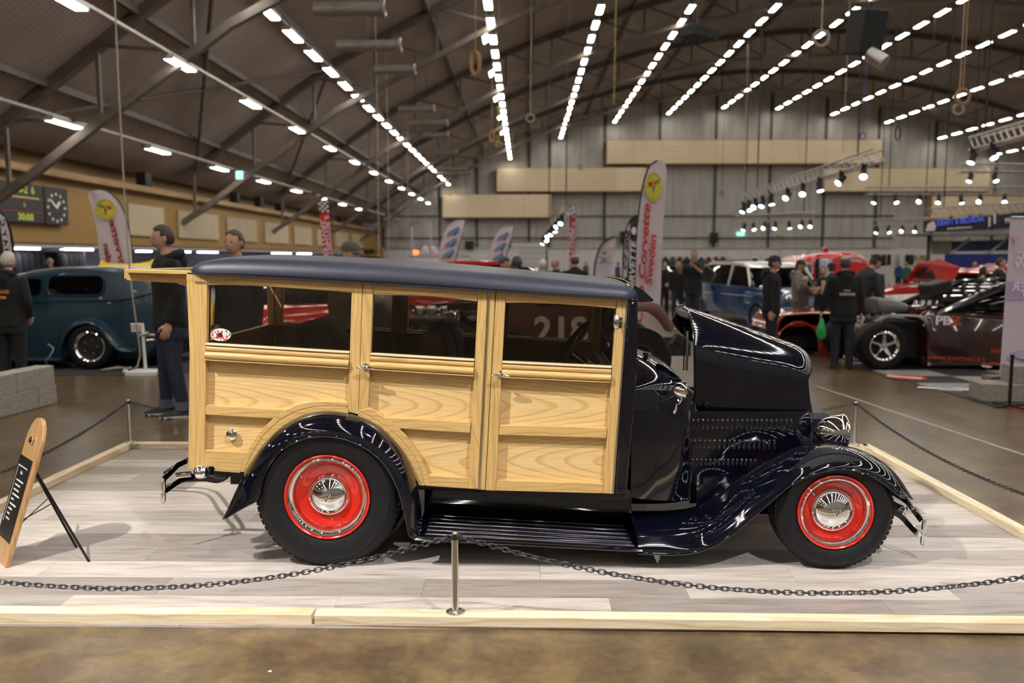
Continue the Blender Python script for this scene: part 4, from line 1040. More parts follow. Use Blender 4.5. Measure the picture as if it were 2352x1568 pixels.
# ---- wheels
TREAD = RUBBER
REDW = mat('red_wheel_enamel', (.62, .018, .008), .16, 0, .03, 3, coat=.8)
def wheel(X, r, w, rim, hub, ringw, s, name):
    c = Vector((X, YW if s < 0 else 2 * YC - YW, ZP + r)); sg = 1 if s < 0 else -1
    def LA(prof, m, nm, par, n=56):
        o = MB(); o.lathe([(a, b * sg) for a, b in prof], c, 'Y', n); return o.build(nm, m, par, CO, smooth=35)
    k = rim
    ty = LA([(k - .012, .035), (k + .001, .016), (k + .012, .010), (k + .02, .006), (lerp(k, r, .45), -.006), (lerp(k, r, .62), -.004), (lerp(k, r, .66), -.0065), (lerp(k, r, .70), -.001), (r - .03, .008), (r - .016, .018), (r - .006, .03), (r - .002, .042),
             (r - .001, .06), (r - .009, .062), (r - .009, .068), (r, .07), (r, w * .5 - .006), (r - .009, w * .5 - .004), (r - .009, w * .5 + .004), (r, w * .5 + .006), (r - .001, w - .06), (r - .009, w - .058), (r - .009, w - .052), (r - .002, w - .045), (r - .02, w - .018), (lerp(k, r, .5), w + .006), (k, w - .02), (k - .012, w - .035)], TREAD, name, CAR, 72)
    lug = MB(); n = 64                               # shoulder blocks of the tread
    for i in range(n):
        a = 2 * math.pi * i / n; u = Vector((math.cos(a), 0, math.sin(a))); tt = Vector((-math.sin(a), 0, math.cos(a)))
        for off in (.044, w - .046):
            M = Matrix((tt, Vector((0, 1, 0)), u)).transposed()
            lug.box(c + u * (r - .006) + Vector((0, sg * off, 0)), (2 * math.pi * r / n * .72, .034, .011), M)
    lug.build('tread_block', TREAD, ty, CO, smooth=0)['kind'] = 'stuff'
    rm = LA([(k - .02, .05), (k - .014, .018), (k - .008, .008), (k - .001, .004), (k + .002, .006), (k + .002, .012), (k - .002, .03), (k - .012, .04)], REDW, 'rim_flange', ty)
    LA([(k - .011, .0135), (k - .014, .006), (k - .018, .003), (k - .020 - ringw * .4, .005), (k - .021 - ringw * .75, .014), (k - .022 - ringw, .03), (k - .024 - ringw, .055), (k - .01, .04)], CHROME, 'trim_ring', ty)
    q = k - .02 - ringw
    LA([(q + .012, .062), (q, .058), (q - .006, .050), (q - .018, .044), (hub + .03, .050), (hub + .01, .058), (hub - .01, .060), (0, .06), (0, .08), (q, .09)], REDW, 'wheel_disc', ty)
    hc = LA([(hub, .058), (hub + .001, .050), (hub - .003, .044), (hub - .008, .043), (hub * .86, .030), (hub * .80, .024), (hub * .62, .010), (hub * .4, .0), (hub * .2, -.004), (0, -.006)], CHROME, 'hub_cap', ty)
    if s < 0:                                        # pressed V emblem and valve stem
        e = MB(); y = c.y - .007
        for sx in (-1, 1): e.tube([Vector((c.x + sx * .02, y + .003, c.z + .022)), Vector((c.x, y, c.z - .022))], .003, 6)
        e.tube([Vector((c.x + .012 * math.cos(a), y - .0, c.z + .004 + .012 * math.sin(a))) for a in [2 * math.pi * i / 16 for i in range(16)]], .0022, 5, closed=True)
        e.build('emblem', CHROME, hc, CO)
        a = R(140); b0 = c + Vector((math.cos(a) * (q - .005), .04, math.sin(a) * (q - .005)))
        MB().cyl(b0, b0 + Vector((.006, -.035, -.008)), .004, n=8).build('valve_stem', STEEL, ty, CO)
xf = P(1921, 1177, YW).x
for s in (-1, 1):
    wheel(CO.x, .378, .235, .2225, .108, .020, s, 'rear_wheel')
    wheel(xf, .310, .185, .195, .113, .012, s, 'front_wheel')

# ---- rear bumper, bracket and tail lamp
def flatbar(path, w, t, m, nm, par):
    """spring-steel bar: w tall, t thick, along a path"""
    mb = MB()
    pth = resample(path, 14); rows = []
    for i, p in enumerate(pth):
        tg_ = (pth[min(i + 1, 13)] - pth[max(i - 1, 0)]).normalized(); n_ = tg_.cross(Vector((0, 0, 1))); n_ = n_.normalized() if n_.length > 1e-4 else Vector((0, 1, 0)); up = n_.cross(tg_)
        rows.append([p + n_ * (x * t / 2) + up * (z * w / 2) for x, z in ((-1, -1), (1, -1), (1, 1), (-1, 1))])
    return mb.grid(rows, cj=True, cap=True).build(nm, m, par, CO, smooth=40, bevel=.0015)
ybm = YC - .60
BAR = mat('dark_bumper_chrome', (.10, .10, .105), .12, 1, .05)
rbm = flatbar([P(376, 1100, ybm), P(377, 1088, ybm + .004), P(392, 1075, ybm + .02), P(412, 1066, ybm + .06), P(430, 1058, ybm + .12), P(434, 1054, ybm + .5), P(434, 1054, YC), P(434, 1054, YC + .4), P(412, 1066, YC + .54), P(377, 1088, YC + .6)], .03, .008, BAR, 'rear_bumper', CAR)
flatbar([P(378, 1128, ybm), P(380, 1120, ybm + .004), P(395, 1110, ybm + .03), P(415, 1101, ybm + .07), P(440, 1096, ybm + .14), P(440, 1096, YC), P(440, 1096, YC + .45), P(380, 1120, YC + .6)], .03, .008, BAR, 'bumper_bar', rbm)
a, b = P(376, 1104, ybm), P(375, 1154, ybm)
MB().tube([a + Vector((0, 0, .004)), a, a.lerp(b, .38)], [.006, .0135, .0135], 14).build('bumper_end', CHROME, rbm, CO)
MB().tube([a.lerp(b, .38), a.lerp(b, .62)], .0095, 14).build('bumper_end', CHROME, rbm, CO)
MB().tube([a.lerp(b, .62), a.lerp(b, .93)], .0135, 14).build('bumper_end', CHROME, rbm, CO)
MB().tube([a.lerp(b, .93), b], .008, 6).build('bolt', STEEL, rbm, CO)
MB().beam(P(402, 1092, ybm + .06), P(440, 1088, ybm + .1), .03, .028).build('bumper_clamp', CHROME, rbm, CO, smooth=0, bevel=.006)
flatbar([P(420, 1098, YC - .42), P(470, 1096, YC - .42), P(500, 1100, YC - .42), P(520, 1090, YC - .42), P(528, 1078, YC - .42)], .045, .015, BLACKPAINT, 'bumper_arm', rbm)
c = P(462, 1083, YBD - .05); o = MB()
o.lathe([(0, -.028), (.026, -.026), (.034, -.02), (.037, -.006), (.036, .008), (.033, .022), (.026, .03), (0, .032)], c, (Vector((0, 1, 0)), Vector((0, 0, 1)), Vector((1, 0, 0))), 28)
tl = o.build('tail_lamp', CHROME, CAR, CO)
MB().lathe([(0, -.036), (.02, -.033), (.028, -.026)], c, 'X', 24).build('tail_lens', mat('red_lens', (.35, .0, .005), .1, 0, coat=1), tl, CO)
MB().beam(P(478, 1080, YBD - .04), P(489, 1082, YBD - .02), .03, .05).build('lamp_bracket', BLACKPAINT, tl, CO, smooth=0, bevel=.008)
MB().tube([P(480, 1090, YBD - .05), P(500, 1097, YBD - .05), P(512, 1098, YBD - .04), P(520, 1092, YBD), P(523, 1084, YBD + .04)], .005, 8).build('lamp_stay', BAR, tl, CO)
# ---- front bumper
yfb = YC - .66
fbm = flatbar([P(2118, 1196, yfb), P(2108, 1180, yfb + .006), P(2098, 1172, yfb + .03), P(2088, 1156, yfb + .06), P(2070, 1140, yfb + .12), P(2040, 1124, yfb + .25), P(2030, 1118, YC), P(2040, 1124, YC + .41), P(2088, 1156, YC + .6), P(2118, 1196, YC + .66)], .034, .008, CHROME, 'front_bumper', CAR)
flatbar([P(2114, 1232, yfb), P(2104, 1222, yfb + .006), P(2092, 1206, yfb + .03), P(2076, 1190, yfb + .06), P(2050, 1172, yfb + .13), P(2030, 1160, yfb + .25), P(2020, 1150, YC), P(2030, 1160, YC + .41), P(2076, 1190, YC + .6), P(2114, 1232, YC + .66)], .034, .008, CHROME, 'bumper_bar', fbm)
a, b = P(2124, 1190, yfb), P(2119, 1251, yfb)
MB().tube([a + Vector((0, 0, .004)), a, a.lerp(b, .4)], [.006, .0135, .0135], 14).build('bumper_end', CHROME, fbm, CO)
MB().tube([a.lerp(b, .4), a.lerp(b, .6)], .009, 14).build('bumper_end', CHROME, fbm, CO)
MB().tube([a.lerp(b, .6), a.lerp(b, .93)], .014, 14).build('bumper_end', CHROME, fbm, CO)
MB().tube([a.lerp(b, .93), b], .008, 6).build('bolt', STEEL, fbm, CO)
MB().beam(P(2036, 1152, yfb + .12), P(2078, 1172, yfb + .08), .035, .04).build('bumper_arm', BLACKPAINT, fbm, CO, smooth=0, bevel=.012)
MB().tube([P(2064, 1168, yfb + .06), P(2070, 1174, yfb + .05)], .011, 12).build('bolt', CHROME, fbm, CO)
MB().lathe([(.022, -.005), (.024, 0), (.022, .005)], P(2080, 1172, yfb + .05), 'X', 20, close=True).build('bumper_clamp', CHROME, fbm, CO)
# ================================================================== other vehicles on show
GLASSD = glass('dark_window_glass', (.16, .17, .18), .02, 1.5)
GLASSC = glass('pale_window_glass', (.6, .66, .66), .02, 1.5)
def swept(prof, y0, y1, inset=.05, tumble=0.0, zb=0.9, rnd=.12):
    """side profile [(x, z)] swept across the width with rounded shoulders; tumble leans the flanks in above zb"""
    cx = sum(p[0] for p in prof) / len(prof); cz = sum(p[1] for p in prof) / len(prof)
    W = y1 - y0; st = [(0, 1.0), (.02, .55), (.05, .28), (rnd, .06), (rnd * 1.8, 0)]
    st = [(a, b) for a, b in st] + [(W - a, b) for a, b in st[::-1]]
    rows = []
    for a, b in st:
        r = []
        for x, z in prof:
            d = Vector((cx - x, 0, cz - z)); d = d.normalized() * min(inset * b, d.length * .4)
            yy = y0 + a; k = tumble * max(0, z - zb); f = (a / W) * 2 - 1
            r.append(Vector((x + d.x, yy - f * k, z + d.z)))
        rows.append(r)
    return MB().grid(rows, cj=True, cap=True)
def bg_wheel(par, c, r, w, side, org, rim=.62, style='disc', rimm=None, tyre=None):
    """side -1: outer face towards -y"""
    c = V3(c); s = -side; k = r * rim
    def LA(prof, m, nm, p, n=32): return MB().lathe([(a, b * s) for a, b in prof], c, 'Y', n).build(nm, m, p, org, smooth=35)
    ty = LA([(k, .04), (k + .01, .012), (lerp(k, r, .5), 0), (r - .03, .008), (r - .005, .03), (r, .05), (r, w - .05), (r - .03, w), (k, w - .03)], tyre or RUBBER, 'wheel', par, 36)
    rimm = rimm or CHROME
    LA([(k + .008, .012), (k - .004, .008), (k - .02, .02), (k - .035, .05), (k - .04, .09)], rimm, 'rim', ty)
    if style == 'spoke':
        for j in range(5):
            a = 2 * math.pi * j / 5 + .3; u = Vector((math.cos(a), 0, math.sin(a)))
            MB().tube([c + Vector((0, s * .05, 0)) + u * .03, c + Vector((0, s * .06, 0)) + u * (k - .02)], [.035, .022], 6).build('spoke', rimm, ty, org)
        LA([(k, .10), (0, .11)], BLACK, 'brake_disc', ty); LA([(.0, .02), (.03, .025), (.045, .05), (.045, .08)], rimm, 'hub', ty)
    elif style == 'bolts':
        LA([(k - .03, .07), (.07, .06), (.06, .04), (0, .035)], BLACK, 'wheel_disc', ty)
        for j in range(5):
            a = 2 * math.pi * j / 5; MB().lathe([(0, -.012), (.01, -.01), (.012, 0)], c + Vector((math.cos(a) * .1, s * .06, math.sin(a) * .1)), 'Y', 8).build('wheel_nut', CHROME, ty, org)
    else:
        LA([(k - .03, .06), (k * .6, .05), (k * .55, .03), (k * .3, .012), (0, .008)], rimm, 'wheel_disc', ty)
    return ty
def band_fender(up, lip, yi, yo, m, nm, par, org, n=28, k=8):
    I = resample(up, n); O = resample(lip, n); rows = []
    for p, q in zip(I, O):
        p, q = V3(p), V3(q); r = []
        for j in range(k + 1):
            a = math.pi / 2 * j / k
            r.append(Vector((lerp(p.x, q.x, 1 - math.cos(a)), lerp(yi, yo, math.sin(a)), lerp(p.z, q.z, 1 - math.cos(a)))))
        rows.append(r)
    return MB().sheet(rows, .008).build(nm, m, par, org, smooth=70)

# ---- teal sedan on the left
TEAL = mat('satin_teal_paint', (.011, .037, .062), .30, 0, .12, 2, coat=.15)
YS = 12.0
sed = thing('vintage_sedan', 'teal blue vintage two-door sedan with cream roof insert at the left', 'car', (P(203, 800, YS).x, YS + .8, 0))
SO = sed.location.copy()
def S2(px, py, y=YS): p = P(px, py, y); return (p.x, p.z)
prof = [S2(*q) for q in ((362, 800), (366, 760), (362, 715), (354, 680), (341, 652), (322, 634), (292, 622), (240, 615), (180, 613), (120, 615), (60, 621), (0, 632), (-35, 646), (-62, 690), (-150, 694), (-250, 700), (-285, 730), (-290, 800), (-100, 828), (340, 828))]
swept(prof, YS, YS + 1.6, .10, .16, P(0, 690, YS).z, .16).build('body', TEAL, sed, SO, smooth=60)
rprof = [S2(*q) for q in ((300, 620), (240, 613.5), (180, 611.5), (120, 613.5), (60, 619.5), (40, 623), (120, 618), (240, 618))]
swept(rprof, YS + .24, YS + 1.36, .01).build('roof_insert', mat('cream_roof_canvas', (.62, .50, .38), .6), sed, SO)
def rrect(x0, y0, x1, y1, r, n=5):
    out = []
    for cx, cy, a0 in ((x1 - r, y0 + r, -90), (x1 - r, y1 - r, 0), (x0 + r, y1 - r, 90), (x0 + r, y0 + r, 180)):
        out += [(cx + r * math.cos(R(a0 + 90 * k / n)), cy + r * math.sin(R(a0 + 90 * k / n))) for k in range(n + 1)]
    return out
def flank_panel(name, px, y, m, par, org, th=.012, lean=0.0, zb=0):
    pts = [P(a, b, y) for a, b in px]
    for p in pts: p.y = y + lean * max(0, p.z - zb)
    return MB().prism(pts, (0, th, 0)).build(name, m, par, org, smooth=0)
zb_s = P(0, 690, YS).z
flank_panel('window_pane', rrect(109, 635, 234, 676, 14), YS - .004, GLASSD, sed, SO, .03, .16, zb_s)
MB().tube([Vector((p.x, YS - .006 + .16 * max(0, p.z - zb_s), p.z)) for p in [P(a, b, YS) for a, b in rrect(107, 633, 236, 678, 15)]], .012, 6, closed=True).build('window_surround', TEAL, sed, SO)
flank_panel('window_pane', rrect(20, 640, 90, 678, 10), YS - .004, GLASSD, sed, SO, .03, .16, zb_s)
MB().tube([P(a, b, YS - .002) for a, b in ((-60, 693), (60, 693), (200, 691), (260, 690), (310, 683), (352, 672))], .012, 6).build('belt_crease', TEAL, sed, SO)
MB().tube([P(a, b, YS - .001) for a, b in ((101, 632), (103, 690), (112, 740), (122, 782))], .006, 5).build('door_gap', BLACK, sed, SO)
YF_ = YS - .22
band_fender([P(a, b, YS) for a, b in ((140, 800), (150, 760), (172, 738), (193, 730), (214, 730), (241, 741), (263, 759), (284, 783), (300, 797), (318, 802))],
            [P(a, b, YF_) for a, b in ((137, 815), (150, 774), (166, 754), (190, 743), (212, 745), (233, 758), (248, 780), (264, 799), (280, 807), (316, 806))], YS, YF_, TEAL, 'rear_fender', sed, SO)
bg_wheel(sed, P(204, 797, YF_), .33, .24, -1, SO, .66, 'bolts')
bg_wheel(sed, P(-215, 797, YF_), .33, .24, -1, SO, .66, 'bolts')
for x in (204, -215): q = P(x, 797, YF_); bg_wheel(sed, (q.x, 2 * (YS + .8) - q.y, q.z), .33, .24, 1, SO, .66, 'bolts')
MB().box((P(30, 822, YS).x, YS - .1, P(30, 822, YS).z), (1.7, .26, .05)).build('running_board', TEAL, sed, SO, smooth=0, bevel=.015)
MB().box((P(100, 835, YS).x, YS + .8, .2), (3.6, 1.2, .12)).build('chassis', BLACK, sed, SO, smooth=0)
MB().tube([P(335, 770, YS - .05), P(372, 768, YS + .1), P(378, 766, YS + .8), P(372, 766, YS + 1.5)], .035, 8).build('bumper', CHROME, sed, SO)
MB().tube([P(335, 782, YS - .05), P(372, 780, YS + .1), P(378, 778, YS + .8), P(372, 778, YS + 1.5)], .025, 8).build('bumper', CHROME, sed, SO)
# dark carpet under the sedan
CARP = mat('charcoal_carpet', (.035, .034, .037), .9, 0, .15, 60)
tag(MB().box((-8.4, YS + .85, .004), (7.2, 3.3, .008)).build('show_carpet', CARP, org=(-8.4, YS + .85, 0), smooth=0), 'charcoal carpet under the teal sedan', 'carpet')
# ---- rust-brown truck behind the wagon
PRIM = mat('red_brown_primer', (.070, .020, .013), .6, 0, .15, 6, spec=.2)
YT = 9.8
trk = thing('vintage_truck', 'red-brown primer vintage truck with white number on its door behind the wagon', 'truck', (P(1470, 830, YT).x, YT + .8, 0)); TO = trk.location.copy()
tp = [S2(a, b, YT + .15) for a, b in ((1105, 850), (1105, 668), (1118, 648), (1200, 643), (1325, 645), (1345, 660), (1356, 700), (1368, 706), (1440, 712), (1462, 722), (1464, 850))]
swept(tp, YT + .15, YT + 1.5, .06, .08, P(0, 710, YT).z, .1).build('cab', PRIM, trk, TO, smooth=50)
flank_panel('window_pane', [(1235, 660), (1318, 660), (1335, 700), (1235, 702)], YT + .14, GLASSD, trk, TO, .03, .05, P(0, 710, YT).z)
band_fender([P(a, b, YT + .28) for a, b in ((1380, 800), (1395, 752), (1420, 718), (1450, 702), (1475, 696), (1500, 695), (1515, 702), (1528, 718), (1536, 740), (1539, 756))],
            [P(a, b, YT - .06) for a, b in ((1386, 810), (1402, 766), (1424, 736), (1450, 720), (1475, 715), (1492, 720), (1508, 732), (1520, 747), (1528, 760), (1538, 762))], YT + .28, YT - .06, PRIM, 'front_fender', trk, TO)
bg_wheel(trk, P(1470, 826, YT), .385, .2, -1, TO, .45, 'disc', BLACK)
bg_wheel(trk, P(1165, 826, YT), .385, .2, -1, TO, .45, 'disc', BLACK)
for x in (1470, 1165): q = P(x, 826, YT); bg_wheel(trk, (q.x, 2 * (YT + .8) - q.y, q.z), .385, .2, 1, TO, .45, 'disc', BLACK)
for y in (YT + .3, YT + 1.2): MB().beam((P(1100, 800, y).x, y, .5), (P(1585, 800, y).x, y, .5), .07, .14).build('frame_rail', BLACK, trk, TO, smooth=0)
MB().box((P(1562, 772, YT + .3).x, YT + .35, .62), (.14, .2, .12), (0, .5, 0)).build('frame_horn', BLACK, trk, TO, smooth=0, bevel=.01)
MB().box((P(1560, 758, YT + .3).x, YT + .3, .74), (.1, .1, .015), (0, .5, .3)).build('bracket', STEEL, trk, TO, smooth=0)
MB().tube([P(1535, 790, YT + .3), P(1585, 788, YT + .3)], .035, 8).build('axle_end', DARKMET, trk, TO)
WORN = mat('worn_white_number', (.50, .46, .43), .6, 0, .35, 40)
text('218', .44, WORN, trk, Vector((P(1290, 765, YT).x, YT + .135, P(1290, 763, YT).z)) - TO, (R(90), 0, 0), 'door_number', .002, sx=1.0, bold=.012)
text('S', .12, mat('red_script', (.55, .05, .03), .5), trk, Vector((P(1162, 730, YT).x, YT + .135, P(1162, 732, YT).z)) - TO, (R(90), 0, 0), 'door_lettering')
text('R', .12, MATS['red_script'], trk, Vector((P(1164, 778, YT).x, YT + .135, P(1164, 780, YT).z)) - TO, (R(90), 0, 0), 'door_lettering')
# ---- open-engined hot rod seen through the rear door
hr = thing('hot_rod', 'dark hot rod with exposed chrome engine seen through the wagon rear door window', 'car', (P(940, 830, 10.2).x, 10.4, 0)); HO = hr.location.copy()
MB().box((P(985, 780, 10).x, 10.4, .68), (.55, .5, .42)).build('engine_block', DARKMET, hr, HO, smooth=0, bevel=.04)
for k in range(3): MB().lathe([(0, .12), (.06, .12), (.075, .08), (.06, 0), (0, 0)], (P(985, 780, 10).x - .16 + .16 * k, 10.4, .9), 'Z', 16).build('carburettor', CHROME, hr, HO)
for k in range(4): MB().tube([(P(985, 780, 10).x - .2 + .13 * k, 10.14, .78), (P(985, 780, 10).x - .24 + .13 * k, 9.98, .74), (P(985, 780, 10).x - .34 + .1 * k, 9.95, .5)], .025, 8).build('exhaust_pipe', CHROME, hr, HO)
swept([S2(a, b, 9.9) for a, b in ((760, 840), (758, 740), (775, 690), (880, 688), (920, 730), (930, 835))], 9.9, 10.9, .06).build('body', mat('black_primer', (.012, .011, .011), .5), hr, HO)
for x in (960, 770): bg_wheel(hr, P(x, 835, 9.7), .34, .2, -1, HO, .5, 'disc', DARKMET)
for y in (10.1, 10.7): MB().beam((P(760, 800, 10).x, y, .42), (P(1040, 800, 10).x, y, .42), .06, .12).build('frame_rail', BLACK, hr, HO, smooth=0)
MB().box((P(1040, 770, 10).x, 10.4, .68), (.08, .5, .56)).build('radiator', CHROME, hr, HO, smooth=0, bevel=.03)
# ---- generic 1950s car in its own axes: +x is the nose
def classic(name, label, loc, rz, paint, roofm, L=4.7, W=1.82, H=1.5, wag=False, tail=False, two=None, rim=CHROME):
    t = thing(name, label, 'car', loc, rz); o = (0, 0, 0); h = L / 2
    low = [(-h, .35), (-h - .02, .62), (-h + .04, .9), (-h + .25, .96), (-h * .35, .98), (h * .3, .97), (h * .55, .95), (h - .12, .9), (h, .72), (h, .38), (h * .8, .26), (-h * .85, .26)]
    swept(low, -W / 2, W / 2, .06, .0, 1, .1).build('body', paint, t, o, smooth=55)
    r0 = -h + (.12 if wag else .85)
    gh = [(r0 - .18, .95), (r0 + .1, H - .12), (r0 + .45, H - .01), (0, H), (h * .2, H - .04), (h * .3, H - .12), (h * .48, .95)]
    swept(gh, -W / 2 + .07, W / 2 - .07, .06, .28, .95, .1).build('cabin', GLASSD, t, o, smooth=50)
    rf = [(r0 + .12, H - .13), (r0 + .45, H + .005), (0, H + .015), (h * .2, H - .025), (h * .31, H - .13), (h * .2, H - .1), (0, H - .07), (r0 + .45, H - .08)]
    swept(rf, -W / 2 + .2, W / 2 - .2, .03, .0, 9, .08).build('roof', roofm, t, o, smooth=50)
    for s in (-1, 1):
        for x0, x1 in ((r0 - .12, r0 + .16), (h * .02, h * .02), (h * .44, h * .3)):
            MB().beam((x0, s * (W / 2 - .08), .96), (x1, s * (W / 2 - .19), H - .09), .05, .05).build('pillar', roofm, t, o, smooth=0)
        MB().tube([(-h + .1, s * (W / 2 + .004), .74), (h * .9, s * (W / 2 + .004), .76)], .014, 6).build('side_trim', CHROME, t, o)
        for x in (-h * .58, h * .62):
            MB().lathe([(.40, -.01), (.40, .012), (.33, .012), (.33, -.01)], (x, s * W / 2, .34), 'Y', 24, close=True).build('wheel_arch', paint, t, o)
            bg_wheel(t, (x, s * (W / 2 + .012), .33), .33, .2, s, o, .6, 'disc', rim)
        MB().lathe([(0, .05), (.06, .04), (.09, .0), (.1, -.03)], (h - .01, s * (W / 2 - .25), .74), 'X', 20).build('headlamp', CHROME, t, o)
        MB().box((-h - .015, s * (W / 2 - .22), .7), (.05, .2, .09)).build('tail_lamp', MATS['red_lens'], t, o, smooth=0, bevel=.015)
    for x in (h + .04, -h - .06): MB().tube([(x - (.15 if x > 0 else -.15), -W / 2, .46), (x, -W / 2 + .1, .46), (x, W / 2 - .1, .46), (x - (.15 if x > 0 else -.15), W / 2, .46)], .055, 8).build('bumper', CHROME, t, o)
    MB().box((h + .005, 0, .66), (.04, W * .5, .14)).build('grille', CHROME, t, o, smooth=0)
    if two: swept([(-h - .005, .55), (-h + .04, .905), (-h + .25, .965), (-h * .42, .985), (-h * .36, .55)], -W / 2 - .006, W / 2 + .006, .05, 0, 1, .1).build('rear_quarter_colour', two, t, o, smooth=55)
    return t
BLUEP = mat('deep_blue_paint', (.012, .055, .16), .2, 0, .25, 3, coat=.8); SILV = mat('grey_primer_paint', (.36, .34, .33), .35, 0, .12, 4, coat=.3)
REDP = mat('bright_red_paint', (.62, .015, .012), .18, 0, .08, 2, coat=1); BLKP = mat('gloss_black_paint', (.006, .006, .008), .12, 0, .1, 3, coat=1); WHP = mat('gloss_white_paint', (.74, .73, .70), .2, 0, .05, 3, coat=.6)
classic('saloon_car', 'blue and grey fifties saloon with pale roof beyond the raised hood', (5.75, 20.3, 0), R(-76), BLUEP, WHP, 4.9, 1.85, 1.52, two=SILV)
classic('saloon_car', 'gloss black car with red tail lamps left of the blue and grey saloon', (5.4, 26.9, 0), R(100), BLKP, BLKP, 4.8, 1.85, 1.36)
classic('saloon_car', 'white-roofed pale car parked behind the black car with red tail lamps', (8.1, 30.8, 0), R(-100), WHP, WHP, 4.8, 1.85, 1.2)
classic('saloon_car', 'gloss black rounded car whose roof shows just above the wagon roof', (-.1, 13.7, 0), R(176), BLKP, BLKP, 3.0, 1.6, 1.47)
classic('panel_van', 'bright red car whose roof shows above the wagon between the white flags', (-1.5, 18.4, 0), R(185), REDP, REDP, 3.2, 1.7, 1.54, wag=True)
classic('estate_car', 'silver and dark estate car behind the maroon drag car', (8.95, 15.0, 0), R(176), SILV, WHP, 4.8, 1.7, 1.16, wag=True)
classic('saloon_car', 'red fifties car with round headlamps beneath the woman in the cream sweater', (13.2, 24.6, 0), R(-105), REDP, REDP, 4.6, 1.85, 1.30)
classic('saloon_car', 'second red car further back before the blue fabric wall', (17.6, 30.4, 0), R(190), REDP, REDP, 4.7, 1.85, 1.40)
classic('saloon_car', 'red roadster glimpsed through the wagon rear quarter window', (-3.7, 12.7, 0), R(-60), REDP, BLKP, 3.4, 1.6, 1.2)
# red coupe with its hood up
ro_ = classic('coupe_car', 'red coupe with its big hood standing open at the right', (9.9, 19.6, 0), R(150), REDP, REDP, 4.6, 1.85, 1.05)
def local_of(t, p): return Matrix.Rotation(-t.rotation_euler.z, 3, 'Z') @ (V3(p) - V3(t.location))
hp_ = [local_of(ro_, P(a, b, 18.2 + d)) for a, b, d in ((2080, 646, 0), (2108, 606, .1), (2158, 597, .9), (2206, 616, 1.3), (2188, 650, 1.2))]
MB().prism(hp_, (0, .05, .03)).build('open_hood', REDP, ro_, smooth=0, bevel=.01)
hb = [local_of(ro_, P(a, b, 18.2 + d - .02)) for a, b, d in ((2098, 637, .05), (2118, 614, .15), (2135, 613, .4), (2112, 636, .3))]
MB().prism(hb, (0, .02, 0)).build('hood_insulation', BLACK, ro_, smooth=0)
hb = [local_of(ro_, P(a, b, 18.2 + d - .02)) for a, b, d in ((2108, 641, .1), (2140, 618, .4), (2150, 641, .6))]
MB().prism(hb, (0, .02, 0)).build('hood_insulation', BLACK, ro_, smooth=0)
# ---- red rounded caravan
cv = thing('caravan', 'tall bright red rounded caravan with open door behind the group of people', 'caravan', (P(1925, 650, 22.0).x, 22.9, 0)); VO = cv.location.copy()
cp = [S2(a, b, 22) for a, b in ((1838, 700), (1832, 650), (1833, 622), (1840, 602), (1858, 588), (1885, 581), (1930, 578), (1955, 577), (1975, 582), (2000, 596), (2006, 612), (2004, 700))]
swept(cp, 22, 24.2, .18, .0, 9, .2).build('body', REDP, cv, VO, smooth=50)
flank_panel('window_frame', rrect(1847, 603, 1868, 630, 4), 21.98, mat('white_window_frame', (.7, .7, .72), .4), cv, VO, .04)
flank_panel('window_pane', rrect(1850, 606, 1865, 627, 3), 21.96, GLASSC, cv, VO, .03)
flank_panel('doorway', rrect(1873, 594, 1884, 668, 4), 21.98, BLACK, cv, VO, .04)
MB().prism([P(a, b, 21.9) for a, b in rrect(1882, 594, 1893, 640, 5)], (.02, -.5, 0)).build('open_door', mat('pale_blue_door_lining', (.6, .65, .85), .4), cv, VO, smooth=0)
for z in (588, 598): MB().tube([P(1930, z, 21.97), P(1975, z + 2, 22.0), P(2003, z + 16, 22.1)], .02, 6).build('body_trim', WHP, cv, VO)
MB().box(P(1896, 577, 22.6), (.12, .12, .2)).build('roof_vent', REDP, cv, VO, smooth=0, bevel=.02)
for x in (1870, 1965): bg_wheel(cv, P(x, 715, 22.0), .33, .2, -1, VO)
# ---- candy-orange body shell
ORG = mat('candy_orange_paint', (.36, .040, .012), .16, 0, .2, 3, coat=1)
YO = 13.7
sh2 = thing('car_body_shell', 'candy orange car body shell with an empty wheel arch behind the standing man', 'car', (P(1840, 820, YO).x, YO + .7, 0)); OO = sh2.location.copy()
mb = MB()
arch = [(1788 + 46 - 46 * math.cos(R(a)), 790 - 52 * math.sin(R(a))) for a in range(0, 181, 15)]
outer = [(1772, 815), (1778, 762), (1788, 735), (1800, 724), (1850, 720), (1910, 719), (1990, 722), (2010, 745), (2012, 826), (1885, 826)]
pts = [(1772, 815)] + [(1786, 808)] + [(max(1788, a), b) for a, b in arch] + [(1884, 826), (2012, 826), (2012, 745), (1990, 722), (1910, 719), (1850, 720), (1800, 724), (1788, 735), (1778, 762)]
mb.prism([P(a, b, YO) for a, b in pts], (0, .05, 0)); mb.build('flank_panel', ORG, sh2, OO, smooth=0, bevel=.015)
swept([S2(a, b, YO) for a, b in ((1778, 762), (1788, 735), (1800, 722), (1850, 717), (1910, 716), (1990, 719), (2010, 742), (2005, 760), (1900, 748), (1800, 752))], YO, YO + 1.5, .04).build('hood_deck', ORG, sh2, OO)
MB().lathe([(.37, -.02), (.385, .0), (.37, .02)], P(1834, 792, YO - .0), 'Y', 32, close=True).build('wheel_arch_lip', ORG, sh2, OO)
MB().prism([P(a, b, YO + 1.45) for a, b in outer], (0, .05, 0)).build('flank_panel', ORG, sh2, OO, smooth=0)
MB().box((P(1850, 800, YO).x + .2, YO + .8, .2), (1.2, 1.0, .2)).build('trolley', BLACK, sh2, OO, smooth=0)
